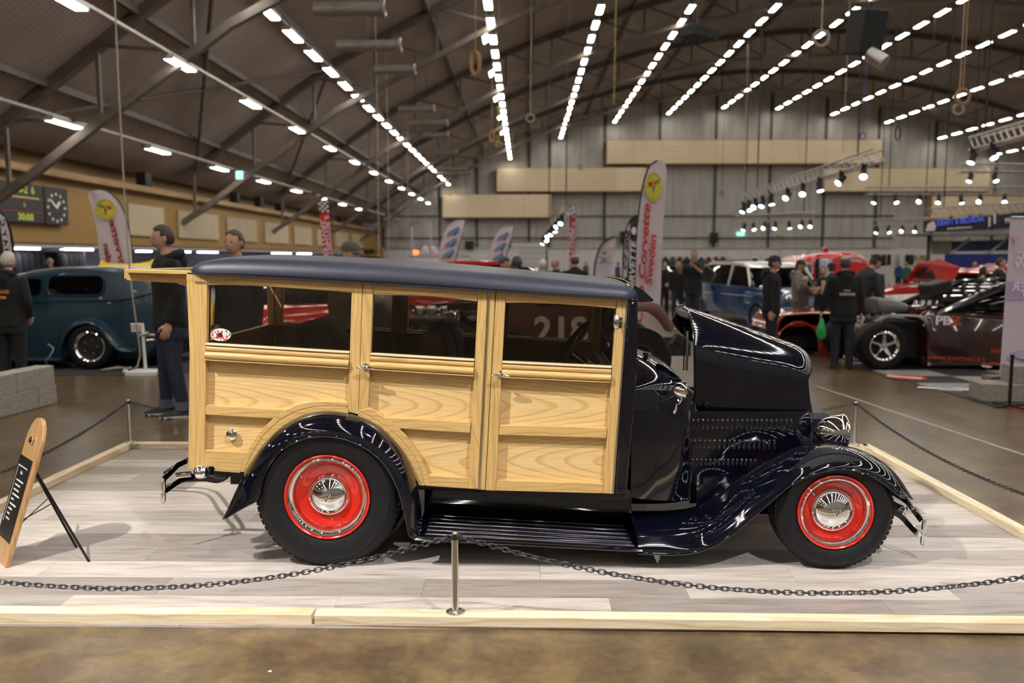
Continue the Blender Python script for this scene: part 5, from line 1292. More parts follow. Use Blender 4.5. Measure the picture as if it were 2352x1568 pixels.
# ---- maroon drag car
MAR = mat('maroon_black_paint', (.028, .0045, .004), .16, 0, .5, 1.2, coat=1); GREYF = mat('grey_fibreglass', (.16, .155, .15), .4, 0, .15, 8)
YD = 11.9
dg = thing('drag_car', 'maroon and black drag car with exposed front wheel and PBZ lettering', 'car', (P(2240, 840, YD).x, YD + .8, 0)); DO = dg.location.copy()
swept([S2(a, b, YD) for a, b in ((2128, 842), (2126, 800), (2128, 740), (2138, 724), (2160, 716), (2352, 726), (2620, 730), (2660, 760), (2660, 845))], YD, YD + 1.6, .06, .1, P(0, 730, YD).z, .1).build('body', MAR, dg, DO, smooth=50)
swept([S2(a, b, YD + .1) for a, b in ((2166, 716), (2240, 682), (2312, 656), (2420, 650), (2520, 660), (2600, 730))], YD + .12, YD + 1.48, .05, .3, P(0, 720, YD).z).build('cabin', GLASSD, dg, DO)
for s_, y in ((-1, YD + .1), (1, YD + 1.5)):
    pth = [P(2150, 722, YD + .06), P(2240, 684, YD + .09), P(2312, 656, YD + .12), P(2420, 648, YD + .14), P(2520, 658, YD + .14)]
    for p in pth: p.y = y if s_ > 0 else p.y
    MB().tube(pth, .05, 8).build('roof_pillar', BLKP, dg, DO)
MB().tube([P(2206, 700, YD + .3), P(2232, 724, YD + .3)], .025, 8).build('roll_bar', WHP, dg, DO)
bg_wheel(dg, P(2033, 795, YD), .345, .34, -1, DO, .60, 'spoke')
q = P(2033, 795, YD); bg_wheel(dg, (q.x, YD + 1.6, q.z), .345, .3, 1, DO, .6, 'spoke')
bg_wheel(dg, P(2560, 790, YD), .37, .36, -1, DO, .55, 'spoke')
MB().box((P(2100, 790, YD).x, YD + .75, .42), (.75, .9, .55)).build('front_bulkhead', BLACK, dg, DO, smooth=0, bevel=.02)
MB().box((P(2068, 770, YD).x, YD + .8, .40), (.6, .5, .2)).build('front_frame', BLACK, dg, DO, smooth=0)
band_fender([P(a, b, YD + .25) for a, b in ((2020, 735), (2034, 725), (2070, 722), (2110, 724), (2126, 732))], [P(a, b, YD + .0) for a, b in ((2022, 742), (2036, 730), (2070, 727), (2110, 730), (2127, 746))], YD + .25, YD, GREYF, 'inner_fender', dg, DO)
swept([S2(a, b, YD + .5) for a, b in ((2012, 705), (2014, 688), (2035, 684), (2065, 688), (2090, 698), (2102, 712), (2085, 722), (2016, 720))], YD + .5, YD + 1.1, .08).build('nose_scoop', GREYF, dg, DO, smooth=60)
for k in range(4): MB().cyl(P(2100 + k * 16, 706, YD + .6), P(2106 + k * 16, 690, YD + .6), .035, n=10).build('intake_trumpet', CHROME, dg, DO)
MB().tube([P(2085, 707, YD + .4), P(2165, 702, YD + .4)], .03, 8).build('valve_cover', CHROME, dg, DO)
MB().box(P(2120, 716, YD + .7), (.6, .45, .16)).build('engine_block', mat('red_engine_paint', (.25, .02, .02), .35, .2), dg, DO, smooth=0, bevel=.02)
MB().box(P(2148, 662, YD + .75), (.34, .4, .2), (0, -.25, 0)).build('injector_hat', BLACK, dg, DO, smooth=0, bevel=.03)
MB().box(P(2140, 690, YD + .75), (.22, .3, .2)).build('blower', BLACK, dg, DO, smooth=0, bevel=.02)
ORED = mat('orange_red_decal', (.55, .06, .02), .5)
def dtext(s, px, py, size, m, sx=1, bold=0, rot=0): text(s, size, m, dg, Vector((P(px, py, YD - .01).x, YD - .012, P(px, py, YD - .01).z)) - DO, (R(90), R(rot), 0), 'lettering', .002, sx=sx, bold=bold)
dtext('PB', 2166, 737, .17, WHITE, 1.25, .006); dtext('Z', 2196, 737, .17, ORED, 1.35, .006)
dtext('+ WWW.SGANTPAINT.SE +', 2196, 824, .078, ORED, .86, .001, 2); dtext('Hell', 2289, 806, .09, ORED, 1.1, .001); dtext('~~', 2276, 834, .2, ORED, 1.2, .004)
MB().prism([P(a, b, YD - .012) for a, b in ((2256, 838), (2280, 841), (2272, 845), (2254, 841))], (0, .004, 0)).build('sponsor_decal', WHITE, dg, DO, smooth=0)
MB().lathe([(0, -.02), (.025, -.015), (.03, 0)], P(2133, 836, YD), 'Y', 12).build('body_pin', CHROME, dg, DO)
# chequered vinyl tiles under the drag car
TG = mat('light_grey_tile', (.36, .35, .34), .45, 0, .06, 8); TB = mat('charcoal_tile', (.030, .029, .031), .5, 0, .12, 8)
mt = thing('chequered_mat', 'grey and charcoal chequered tile mat under the drag car', 'mat', (G(2180, 890).x, G(2180, 880).y, 0)); MO = mt.location.copy()
o0 = G(2228, 918); ux = Vector((1, 0, 0)); e1 = (G(1985, 845) - G(2228, 918)); e1.z = 0; e1 = e1.normalized() * .62; ux = Vector((.80, 0, 0))
lvec = e1
for i in range(-1, 8):
    for j in range(0, 6):
        p0 = o0 + lvec * i + ux * j
        q4 = [p0, p0 + ux * .995, p0 + ux * .995 + lvec * .995, p0 + lvec * .995]
        if i < 0: q4 = [p0 + lvec * .35, p0 + ux + lvec * .35, p0 + ux + lvec * .995, p0 + lvec * .995]
        MB().prism([Vector((p.x, p.y, .001)) for p in q4], (0, 0, .007)).build('tile', TG if (i + j) % 2 == 1 and i >= 0 else TB, mt, MO, smooth=0)
for px, py, m1, m2 in ((2081, 866, ORED, WHITE),):
    c = G(px, py, .01); ce = MB(); ce.prism([c + Vector((math.cos(a) * .27, math.sin(a) * .24, 0)) for a in [2 * math.pi * k / 24 for k in range(24)]], (0, 0, .002)); ce.build('tile_logo', m1, mt, MO, smooth=0)
    MB().beam(c + Vector((-.2, .13, .003)), c + Vector((.16, -.12, .003)), .12, .002).build('tile_logo', m2, mt, MO, smooth=0)
c = G(2178, 893, .01)
for a, b, w_ in (((-.3, .16), (.12, -.1), .14), ((-.1, .1), (.32, -.12), .1), ((.1, .12), (.36, -.06), .06)): MB().beam(c + Vector((a[0], a[1], 0)), c + Vector((b[0], b[1], 0)), w_, .002).build('tile_logo', WHITE, mt, MO, smooth=0)
# ================================================================== people
def remesh(mb, voxel, smooth=5, name='body'):
    """fuse overlapping limbs into one continuous skin"""
    me = mb.mesh('tmp', smooth=0, fix=True); o = bpy.data.objects.new('tmp', me)
    m = o.modifiers.new('r', 'REMESH'); m.mode = 'VOXEL'; m.voxel_size = voxel; m.use_smooth_shade = True
    s = o.modifiers.new('s', 'SMOOTH'); s.iterations = smooth; s.factor = .5
    r = evaluated(o); r.name = name
    bpy.data.objects.remove(o); bpy.data.meshes.remove(me)
    return r
def join_mb(me, mb, name):
    """append loose pieces (fingers, ears) to a fused skin"""
    k = len(me.vertices); vs = [tuple(v.co) for v in me.vertices] + list(mb.v)
    fs = [tuple(p.vertices) for p in me.polygons] + [tuple(i + k for i in f) for f in mb.f]
    n = bpy.data.meshes.new(name); n.from_pydata(vs, [], fs); n.polygons.foreach_set('use_smooth', [True] * len(fs)); n.update()
    return n
def mobj(me, name, m, par):
    me.materials.clear(); me.materials.append(m)
    o = bpy.data.objects.new(name, me); COL.objects.link(o); o.parent = par
    return o
SKIN = mat('skin', (.52, .30, .21), .5, 0, .06, 30)
EYE = mat('eye', (.03, .02, .015), .2); LIP = mat('lips', (.38, .15, .12), .5)
def head_pts(k=1.0, grow=0.0, n=24, m=18):
    rows = []
    for i in range(m + 1):
        th = math.pi * i / m; r = []
        for j in range(n):
            ph = 2 * math.pi * j / n
            x, y, z = math.sin(th) * math.cos(ph), math.sin(th) * math.sin(ph), math.cos(th)
            X, Y, Z = x * (.074 + grow), y * (.094 + grow), z * (.115 + grow)
            if z < 0: X *= 1 - .28 * (-z) ** 1.4; Y *= 1 - .12 * (-z) ** 2; Y -= .012 * (-z)
            if grow == 0 and y < 0:
                Y -= .024 * math.exp(-((X / .013) ** 2 + ((Z + .016) / .024) ** 2))
                Y += .008 * (math.exp(-(((X - .031) / .016) ** 2 + ((Z - .008) / .012) ** 2)) + math.exp(-(((X + .031) / .016) ** 2 + ((Z - .008) / .012) ** 2)))
                Y -= .006 * math.exp(-((X / .022) ** 2 + ((Z + .058) / .010) ** 2)); Y -= .005 * math.exp(-((X / .05) ** 2 + ((Z - .03) / .012) ** 2))
            r.append((Vector((X, Y, Z)) * k, (x, y, z)))
        rows.append(r)
    return rows
def person(label, loc, face, h=1.75, top=(.02, .02, .022), legs=(.02, .025, .05), shoe=(.015, .015, .015), hair=(.05, .035, .025), style='short', cap=None,
           arms=None, lean=0.0, look=(0, 0), hood=False, sleeves='long', bulk=1.0, skirt=False, under=None, shoe_sole=None, stance=.11, group=None, cat='person', back=None, cuffs=None, step=0.0):
    """standing figure facing -y in its own axes, turned by face degrees; arms = {'L': (upper dir, fore dir), 'R': ...}"""
    t = thing('person', label, cat, loc, R(face), group); s = h / 1.75
    def v(x, y, z): return Vector((x, y, z)) * s
    zh, zs = .92, 1.43
    def TL(p):                                    # torso lean about the hips
        q = Vector((p[0], p[1], p[2] - zh)); c_, s_ = math.cos(lean), math.sin(lean)
        return Vector((q.x, q.y * c_ - q.z * s_, q.y * s_ + q.z * c_ + zh)) * s
    A = {'L': ((.10, .02, -1), (.04, -.16, -1)), 'R': ((-.10, .02, -1), (-.04, -.16, -1))}
    if arms: A.update(arms)
    hands = {}
    def limbs(gr, stop_sleeve=None):
        out = []
        for sd, sg in (('L', 1), ('R', -1)):
            sh = TL((sg * .185 * (1 + .25 * (bulk - 1)), .01, zs - .03)); u = Vector(A[sd][0]).normalized(); f = Vector(A[sd][1]).normalized()
            el = sh + u * (.29 * s); wr = el + f * (.255 * s); hands[sd] = (wr, f, sg)
            out.append((TL((sg * .09, .01, zs - .06)), sh, el, wr))
        return out
    body = MB(); L_ = limbs(0)
    tors = [(.86, .145, .105), (.95, .150, .105), (1.08, .135, .098), (1.22, .155, .108), (1.34, .17, .108), (1.43, .13, .085), (1.48, .06, .055)]
    def torso(mb, g, z0=0, z1=9, n=16, extra=None):
        rows = []
        for z, a, b in (extra or tors):
            if z < z0 or z > z1: continue
            a, b = (a + g) * (1 + (bulk - 1) * .8), (b + g) * bulk
            rows.append([TL((a * math.cos(2 * math.pi * j / n), b * math.sin(2 * math.pi * j / n) + .005, z)) for j in range(n)])
        mb.grid(rows, cj=True, cap=True)
    torso(body, -.012)
    body.tube([TL((0, .005, 1.44)), TL((0, -.005, 1.50)), TL((0, -.018, 1.57))], [.058 * s, .052 * s, .052 * s], 12)
    for c0, sh, el, wr in L_:
        body.tube([c0, sh, sh.lerp(el, .5), el, el.lerp(wr, .4), wr, wr + (wr - el).normalized() * .03 * s], [.05 * s, .052 * s, .044 * s, .037 * s, .038 * s, .026 * s, .026 * s], 10)
    lg = []
    for sg in (1, -1):
        st_ = step * sg
        hip = v(sg * .085, 0, .90); kn = v(sg * (stance * .9), -.015 + st_ * .5, .49); an = v(sg * stance, .015 + st_, .09)
        lg.append((hip, kn, an, sg)); body.tube([hip, hip.lerp(kn, .5), kn, kn.lerp(an, .35), an, an + v(0, 0, -.04)], [.082 * s, .07 * s, .05 * s, .05 * s, .034 * s, .034 * s], 12)
        body.ell(an + v(0, -.05, -.062), (.028 * s, .09 * s, .022 * s), 10, 8)
    # head
    hc = TL((0, -.028, 1.635)); rot = Matrix.Rotation(R(look[0]), 3, 'Z') @ Matrix.Rotation(R(look[1]) + lean * .6, 3, 'X'); hk = s * 1.0
    hp3 = head_pts(hk)
    hm = MB(); hm.grid([[hc + rot @ p for p, _ in r] for r in hp3], cj=True)
    for sg in (1, -1): hm.ell(hc + rot @ Vector((sg * .074, .008, -.005)) * hk, (.009 * hk, .02 * hk, .032 * hk), 8, 8, rot)
    # hands: palm, four fingers, thumb
    for sd in ('L', 'R'):
        wr, f, sg = hands[sd]; si = f.cross(Vector((0, 1, 0))); si = si.normalized() if si.length > .1 else Vector((1, 0, 0)); nr = f.cross(si).normalized()
        w_ = nr if abs(f.z) > .6 else si             # fingers spread front to back when the arm hangs
        bd = si if abs(f.z) > .6 else nr
        pc = wr + f * .045 * s; M = Matrix((w_, bd, f)).transposed()
        hm.ell(pc, (.042 * s, .017 * s, .055 * s), 10, 8, M)
        inw = -bd * (1 if bd.dot(Vector((-sg, 0, 0))) < 0 else -1)
        for k, ln in enumerate((.066, .076, .072, .056)):
            b0 = wr + f * .082 * s + w_ * (.030 - .020 * k) * s
            hm.tube([b0, b0 + f * ln * .45 * s + inw * .006 * s, b0 + f * ln * .75 * s + inw * .02 * s, b0 + f * ln * .9 * s + inw * .036 * s], [.0095 * s, .009 * s, .008 * s, .006 * s], 6)
        b0 = wr + f * .03 * s + w_ * .036 * s
        hm.tube([b0, b0 + f * .03 * s + w_ * .022 * s + inw * .01 * s, b0 + f * .06 * s + w_ * .024 * s + inw * .022 * s], [.012 * s, .011 * s, .008 * s], 6)
    bo = mobj(join_mb(remesh(body, .021 * s), hm, 'body'), 'body', SKIN, t)
    # face
    for sg in (1, -1): MB().ell(hc + rot @ Vector((sg * .031, -.079, .008)) * hk, (.011 * hk, .008 * hk, .006 * hk), 8, 6).build('eye', EYE, t)
    MB().ell(hc + rot @ Vector((0, -.096, -.058)) * hk, (.021 * hk, .006 * hk, .006 * hk), 10, 6).build('mouth', LIP, t)
    # hair
    if style != 'bald':
        gp = head_pts(hk, .006, 28, 20); hr_ = MB(); n = 28; vs = [hc + rot @ p for r in gp for p, _ in r]; fs = []
        for i in range(20):
            for j in range(n):
                x, y, z = gp[i][j][1]; x2, y2, z2 = gp[i + 1][(j + 1) % n][1]; x, y, z = (x + x2) / 2, (y + y2) / 2, (z + z2) / 2
                ok = z > .80 or (z > .55 and y > -.62) or (y > .18 and z > -.5) or (y > -.12 and z > .12)
                if style == 'crown': ok = ok and (z < .62)
                if style == 'long': ok = ok or (y > -.35 and abs(x) > .3 and z > -1)
                if ok: fs.append((i * n + j, i * n + n + j, i * n + n + (j + 1) % n, i * n + (j + 1) % n))
        hr_.add(vs, fs)
        o = hr_.build('hair', mat('hair_%.2f_%.2f' % (hair[0], hair[2]), hair, .6, 0, .35, 90, bump=.3), t, smooth=60, fix=False); md = o.modifiers.new('th', 'SOLIDIFY'); md.thickness = .009 * s; md.offset = 0
        if style == 'long': MB().tube([hc + rot @ Vector((0, .07, -.04)) * hk, hc + rot @ Vector((0, .09, -.14)) * hk, hc + rot @ Vector((0, .08, -.24)) * hk], [.07 * s, .075 * s, .04 * s], 12, flat=.5).build('hair_length', o.data.materials[0], t)
    if cap:
        cm = mat('cap_%.2f_%.2f' % (cap[0], cap[2]), cap, .8, 0, .2, 50); cb = MB(); rows = []
        for i in range(9):
            a = math.pi / 2 * i / 8; rows.append([hc + rot @ Vector((.087 * math.cos(a) * math.cos(q), .107 * math.cos(a) * math.sin(q) + .003, .035 + .098 * math.sin(a) ** .9)) * hk for q in [2 * math.pi * j / 20 for j in range(20)]])
        cb.grid(rows, cj=True); cpo = cb.build('cap', cm, t)
        rows = [[hc + rot @ Vector((.078 * math.sin(q) * e, -.085 - (.085 * math.cos(q)) * (e - .2) - .0, .04 - .018 * (e - .3))) * hk for q in [R(-80 + 16 * k) for k in range(11)]] for e in (.3, .65, 1.0)]
        MB().sheet(rows, .004).build('cap_peak', cm, cpo)
    # clothing
    tm = mat('cloth_%.3f_%.3f_%.3f' % top, top, .85, 0, .25, 25, bump=.25); lm = mat('cloth_%.3f_%.3f_%.3f' % legs, legs, .85, 0, .25, 30, bump=.2)
    jk = MB()
    jt = [(.82, .165, .13), (.90, .165, .125), (.99, .160, .118), (1.10, .152, .115), (1.24, .168, .122), (1.35, .180, .122), (1.435, .142, .098), (1.485, .075, .07)]
    torso(jk, .006, extra=jt)
    for c0, sh, el, wr in L_:
        if sleeves == 'long': jk.tube([c0, sh, sh.lerp(el, .5), el, el.lerp(wr, .5), el.lerp(wr, .96)], [.06 * s, .068 * s * bulk ** .5, .06 * s, .052 * s, .048 * s, .042 * s], 12)
        else: jk.tube([c0, sh, sh.lerp(el, .78)], [.06 * s, .066 * s, .062 * s], 12)
    jo = mobj(remesh(jk, .02 * s, 4, 'jacket'), 'jacket' if sleeves == 'long' else 'shirt', tm, t)
    if hood:
        MB().tube([TL((math.sin(a) * .105, .045 + math.cos(a) * .075, 1.475 + .03 * math.cos(a))) for a in [2 * math.pi * k / 16 for k in range(16)]], .038 * s, 8, closed=True).build('hood', tm, jo)
        MB().ell(TL((0, .12, 1.42)), (.10 * s, .055 * s, .10 * s), 14, 10).build('hood', tm, jo)
    else:
        MB().tube([TL((math.sin(a) * .068, .0 + math.cos(a) * .062, 1.487 + .012 * math.cos(a))) for a in [2 * math.pi * k / 16 for k in range(16)]], .016 * s, 6, closed=True).build('collar', tm, jo)
    if under:
        um = mat('cloth_%.3f_%.3f_%.3f' % under, under, .85, 0, .1, 25)
        MB().prism([TL((x, -.1345 * bulk - (.006 if z < 1.3 else -.02), z)) for x, z in ((-.03, .9), (.05, .88), (.055, 1.2), (.05, 1.42), (-.05, 1.42), (-.04, 1.2))], (0, -.012, 0)).build('shirt_front', um, jo)
    tr = MB(); rows = []
    for z, a, b in ((.74, .17, .115), (.82, .168, .12), (.92, .160, .115), (.99, .15, .108)): rows.append([v(a * bulk * math.cos(2 * math.pi * j / 16), b * bulk * math.sin(2 * math.pi * j / 16) + .005, z) for j in range(16)])
    tr.grid(rows, cj=True, cap=True)
    for hip, kn, an, sg in lg: tr.tube([hip, hip.lerp(kn, .5), kn, kn.lerp(an, .5), an + v(0, 0, .02), an + v(0, -.004, -.03)], [.10 * s, .09 * s, .072 * s, .066 * s, .06 * s, .062 * s], 12)
    to = mobj(remesh(tr, .02 * s, 4, 'trousers'), 'trousers', lm, t)
    if cuffs:
        for hip, kn, an, sg in lg: MB().tube([an + v(0, -.003, .06), an + v(0, -.004, -.02)], [.066 * s, .07 * s], 14).build('turn_up', mat('cuff_%.2f' % cuffs[0], cuffs, .85), to)
    sm = mat('shoe_%.3f_%.3f' % (shoe[0], shoe[1]), shoe, .6)
    for hip, kn, an, sg in lg:
        f = MB(); rows = []
        for y, w_, hh in ((.075, .032, .07), (.05, .045, .10), (-.02, .05, .105), (-.08, .053, .078), (-.14, .050, .062), (-.185, .036, .048), (-.205, .016, .034)):
            rows.append([an + v(sg * .006 + w_ * math.cos(a), y, -.09 + max(0, hh * math.sin(a))) for a in [2 * math.pi * j / 12 for j in range(12)]])
        f.grid(rows, cj=True, cap=True); so_ = f.build('shoe', sm, t)
        pl_ = [an + v(sg * .006 + w_ * sd_, y, -.09) for sd_ in (1,) for y, w_ in ((.08, .03), (.05, .046), (-.08, .052), (-.16, .044), (-.205, .018))] + [an + v(sg * .006 - w_, y, -.09) for y, w_ in ((-.205, .018), (-.16, .044), (-.08, .052), (.05, .046), (.08, .03))]
        MB().prism(pl_, (0, 0, .024 * s)).build('sole', mat('sole_%.2f' % (shoe_sole or (.02,))[0], shoe_sole or (.02, .02, .02), .7), so_, smooth=0)
    if back:                                       # print on the back: (text, colour, size, z)
        for tx, col, sz, z, x in back:
            p = TL((x, .14 * bulk + .022, z)); text(tx, sz * s, mat('print_%.2f_%.2f' % (col[0], col[2]), col, .6), jo, p, (R(90) + 0, 0, R(180)), 'print', .002, bold=.003)
    t['hand_L'] = tuple(hands['L'][0]); t['hand_R'] = tuple(hands['R'][0])
    return t, hands
def at_feet(px, Y): p = P(px, 700, Y); return (p.x, Y, 0)
def hgt(py, Y): return P(1204, py, Y).z
JEAN = (.020, .028, .055); DK = (.010, .010, .011)
person('white-haired man in a black jacket with orange print, seen from behind at far left', at_feet(22, 9.9), 176, hgt(578, 9.9), DK, (.012, .012, .014), hair=(.55, .50, .44), style='short', bulk=1.15, hood=True,
       back=[('GARAGE', (.6, .18, .02), .06, 1.26, -.02), ('CUSTOM', (.65, .35, .2), .045, 1.19, .0)], arms={'R': ((-.25, .05, -1), (.35, -.6, -.8)), 'L': ((.25, .05, -1), (-.35, -.6, -.8))})
person('tall dark-haired man in black hooded jacket, jeans and canvas shoes behind the wagon tail', at_feet(388, 8.35), -62, hgt(517, 8.35), DK, JEAN, shoe=(.012, .014, .016), shoe_sole=(.6, .57, .5), hood=True, bulk=1.18, look=(0, 6), cuffs=(.10, .12, .16),
       arms={'R': ((-.06, .14, -1), (.02, -.30, -1)), 'L': ((.06, .12, -1), (-.02, -.3, -1))}, step=.06)
person('man with close-cropped greying hair whose head shows above the wagon roof', at_feet(548, 8.3), -20, hgt(528, 8.3), DK, JEAN, hair=(.07, .06, .055), bulk=1.1, look=(0, 4))
person('man in a tweed flat cap whose head shows above the wagon roof', at_feet(803, 8.5), 55, hgt(556, 8.5), (.06, .045, .03), JEAN, hair=(.2, .18, .16), cap=(.10, .085, .06), look=(0, 8))
person('dark grey-haired man looking down behind the wagon roof', at_feet(1155, 11.75), 60, hgt(590, 11.75), DK, JEAN, hair=(.04, .04, .045), look=(0, 20))
person('curly-haired person beside the dark grey-haired man behind the wagon roof', at_feet(1185, 12.5), 150, hgt(588, 12.5), (.05, .03, .025), JEAN, hair=(.06, .05, .045), style='long')
person('white-haired person behind the black car roof', at_feet(1246, 15.5), 170, hgt(595, 15.5), (.3, .3, .32), JEAN, hair=(.6, .57, .5))
person('pale bald man facing left beyond the black car roof', at_feet(1277, 17.5), -60, hgt(593, 17.5), (.02, .02, .025), JEAN, style='crown', hair=(.3, .26, .2))
person('balding man in a black suit jacket seen from behind above the wagon roof', at_feet(1320, 15.5), 178, hgt(585, 15.5), DK, DK, hair=(.09, .06, .045), style='crown', bulk=1.2)
t_, h_ = person('man in dark polo shirt holding up a camera to his face', at_feet(1592, 19.8), -28, hgt(575, 19.8), (.010, .012, .02), (.03, .03, .035), shoe=(.012, .012, .014), hair=(.16, .14, .12), sleeves='short', bulk=1.25, look=(-6, 0),
       arms={'R': ((-.25, -.75, -.55), (.30, -.55, .85)), 'L': ((.15, -.8, -.5), (-.45, -.75, .55))})
cmr = MB(); hc_ = (V3(h_['L'][0]) + V3(h_['R'][0])) / 2 + Vector((0, -.09, .09)); cmr.box(hc_, (.15, .08, .10)); cmr.cyl(hc_ + Vector((0, -.04, 0)), hc_ + Vector((0, -.16, 0)), .038, n=14)
M_ = Matrix.Rotation(R(-28), 4, 'Z'); o = cmr.build('camera_body', BLACK); o.location = t_.location; o.rotation_euler = (0, 0, R(-28)); tag(o, 'black camera held up by the man in the dark polo shirt', 'camera')
person('man in black jacket and lanyard standing left of the photographer with raised camera', at_feet(1524, 23.5), 10, hgt(600, 23.5), DK, DK, hair=(.05, .04, .03), bulk=1.1, arms={'L': ((.15, .1, -1), (-.5, -.6, -.3))})
person('man in dark clothes and bright green shoes partly hidden behind the photographer', at_feet(1556, 21.4), -10, hgt(598, 21.4), DK, (.02, .025, .04), shoe=(.35, .62, .05), hair=(.05, .04, .03), step=.1)
person('man in black hooded top and dark cap in profile, holding a yellow strap', at_feet(1772, 12.7), 68, hgt(588, 12.7), (.009, .009, .011), (.012, .016, .035), hair=(.05, .04, .035), cap=(.02, .02, .022), bulk=1.15, hood=True, arms={'R': ((-.06, .02, -1), (.0, -.1, -1))})
t_, h_ = person('man in light grey hooded top carrying a small boy', at_feet(1832, 15.7), 52, hgt(597, 15.7), (.22, .21, .21), (.12, .11, .10), hair=(.05, .04, .035), cap=(.035, .034, .036), hood=True, look=(0, 14), arms={'L': ((.1, -.35, -.9), (-.3, -.9, .1)), 'R': ((-.1, -.3, -.95), (.3, -.9, .05))})
cb_ = P(1846, 700, 15.25); person('small fair-haired boy in dark grey jacket carried by the man in grey', (cb_.x, 15.25, .26), 95, hgt(634, 15.25) - .26, (.055, .055, .048), (.12, .11, .10), hair=(.42, .32, .17), look=(0, 6), arms={'L': ((.1, -.5, -.8), (-.1, -.95, .3)), 'R': ((-.1, -.5, -.8), (.1, -.95, .3))}, bulk=1.2)
person('woman in dark open jacket and pale pink top', at_feet(1886, 16.6), -4, hgt(612, 16.6), (.012, .013, .016), (.016, .018, .03), hair=(.14, .09, .05), style='long', under=(.62, .42, .36), arms={'R': ((-.35, -.1, -.9), (.1, -.7, .5)), 'L': ((.2, .1, -1), (.0, -.3, -.9))})
person('man in navy cap behind the woman in the pale pink top', at_feet(1908, 17.0), 200, hgt(604, 17.0), (.03, .03, .035), JEAN, cap=(.012, .016, .04), hair=(.05, .04, .03))
t_, h_ = person('man seen from behind in black hooded jacket with white print, dark jeans', at_feet(1938, 12.1), 172, hgt(588, 12.1), (.009, .009, .010), (.016, .020, .038), hair=(.06, .045, .035), style='crown', hood=True, bulk=1.22,
       back=[('CUSTOMS', (.5, .47, .42), .05, 1.17, .0), ('SPEED', (.3, .28, .26), .035, 1.225, .0)], arms={'L': ((.32, .0, -.95), (.12, -.15, -1)), 'R': ((-.2, .05, -1), (-.05, -.1, -1))})
hw_ = Matrix.Rotation(R(172), 3, 'Z') @ V3(h_['L'][0]) + V3(t_.location); bg = MB(); bg.lathe([(.01, .0), (.03, -.04), (.065, -.14), (.075, -.24), (.05, -.30), (0, -.31)], hw_ + Vector((0, -.02, -.08)), 'Z', 12)
tag(bg.build('plastic_bag', mat('green_plastic', (.02, .42, .10), .3, 0, .2, 12), org=tuple(hw_ + Vector((0, -.02, -.39)))), 'bright green plastic bag in the hand of the man with white print on his back', 'bag')
person('white-haired man in grey jacket beside the bending man', at_feet(1998, 15.6), 170, hgt(594, 15.6), (.04, .04, .045), JEAN, hair=(.50, .44, .32), bulk=1.2)
t_, h_ = person('man in charcoal jacket and black cap bending over the drag car engine', at_feet(1964, 13.05), 98, 1.74, (.028, .028, .030), (.014, .018, .034), shoe=(.55, .52, .47), hair=(.05, .04, .03), cap=(.012, .012, .013), lean=.42, bulk=1.2, look=(0, 16), arms={'R': ((-.1, -.2, -1), (.05, -.7, -.7)), 'L': ((.1, -.3, -1), (0, -.8, -.5))})
hw_ = P(1976, 745, 12.35); cr = MB()
for k in range(9): cr.ell(hw_ + Vector((random.uniform(-.06, .06), random.uniform(-.05, .05), random.uniform(-.09, .09))), (.05, .045, .05), 8, 6)
tag(cr.build('cleaning_cloth', mat('white_rag', (.62, .58, .56), .9, 0, .1, 20), org=tuple(hw_)), 'crumpled white cleaning cloth held beside the drag car wheel', 'cloth')
tag(MB().tube([P(1985, 752, 12.3), P(2008, 742, 12.2), P(2033, 727, 12.1)], [.05, .035, .02], 10).build('brush_handle', mat('pale_handle', (.5, .42, .32), .5), org=tuple(P(2008, 742, 12.2))), 'pale wooden handle resting against the drag car fender', 'handle')
person('woman in a cream sweater with dark hair tied up, among the red cars', at_feet(2252, 17.6), 70, hgt(612, 17.6), (.52, .46, .38), (.012, .012, .014), hair=(.025, .018, .015), style='long', arms={'R': ((-.1, -.3, -.9), (.2, -.9, .0)), 'L': ((.1, -.3, -.9), (-.2, -.9, .0))})
person('man in black coat standing beside the lilac roll-up banner', at_feet(2290, 16.9), 60, hgt(592, 16.9), (.010, .010, .012), DK, hair=(.07, .045, .03), bulk=1.15)
person('pale-headed man far back before the blue fabric wall', at_feet(2233, 32.6), 20, hgt(601, 32.6), (.03, .03, .04), JEAN, style='crown', hair=(.3, .25, .2))
person('bald man in the low room under the gallery', at_feet(122, 23), -80, hgt(592, 23), (.10, .09, .08), JEAN, style='crown', hair=(.3, .28, .25))
# visitors in the far aisle
for k, (px, Y, py, f, c, hcol) in enumerate([(1636, 34, 596, 160, (.03, .03, .03), (.4, .36, .3)), (1668, 38, 598, 20, (.02, .02, .03), (.04, .03, .03)), (2060, 40, 600, 10, (.05, .1, .25), (.08, .05, .03)), (2078, 36, 602, 170, (.02, .12, .08), (.3, .2, .1)),
                                            (2104, 43, 599, -30, (.2, .05, .05), (.05, .04, .03)), (1500, 40, 600, 0, (.25, .04, .06), (.05, .04, .03)), (1345, 44, 600, 40, (.08, .08, .09), (.2, .16, .1)), (1372, 48, 602, -50, (.2, .02, .03), (.05, .04, .03)), (1418, 42, 602, 120, (.12, .05, .2), (.06, .05, .04)), (1440, 30, 606, 200, (.01, .01, .012), (.02, .02, .02))]):
    person(['grey-haired visitor in black above the black car tail', 'dark-haired visitor in front of the brown timber stall', 'visitor in a blue top in the distance left of the open red hood', 'visitor in dark green in the distance left of the open red hood', 'visitor in dark red in the distance just left of the open red hood',
            'visitor in crimson in the distance right of the tall feather flag', 'visitor in grey in the distance right of the man in black suit jacket', 'visitor in dark red in the distance left of the crest flag', 'visitor in purple in the distance right of the crest flag', 'visitor in black just left of the black feather flag'][k],
           at_feet(px, Y), f, hgt(py, Y) if hgt(py, Y) > 1.35 else 1.5, c, JEAN, hair=hcol, group='visitors in the far aisle')
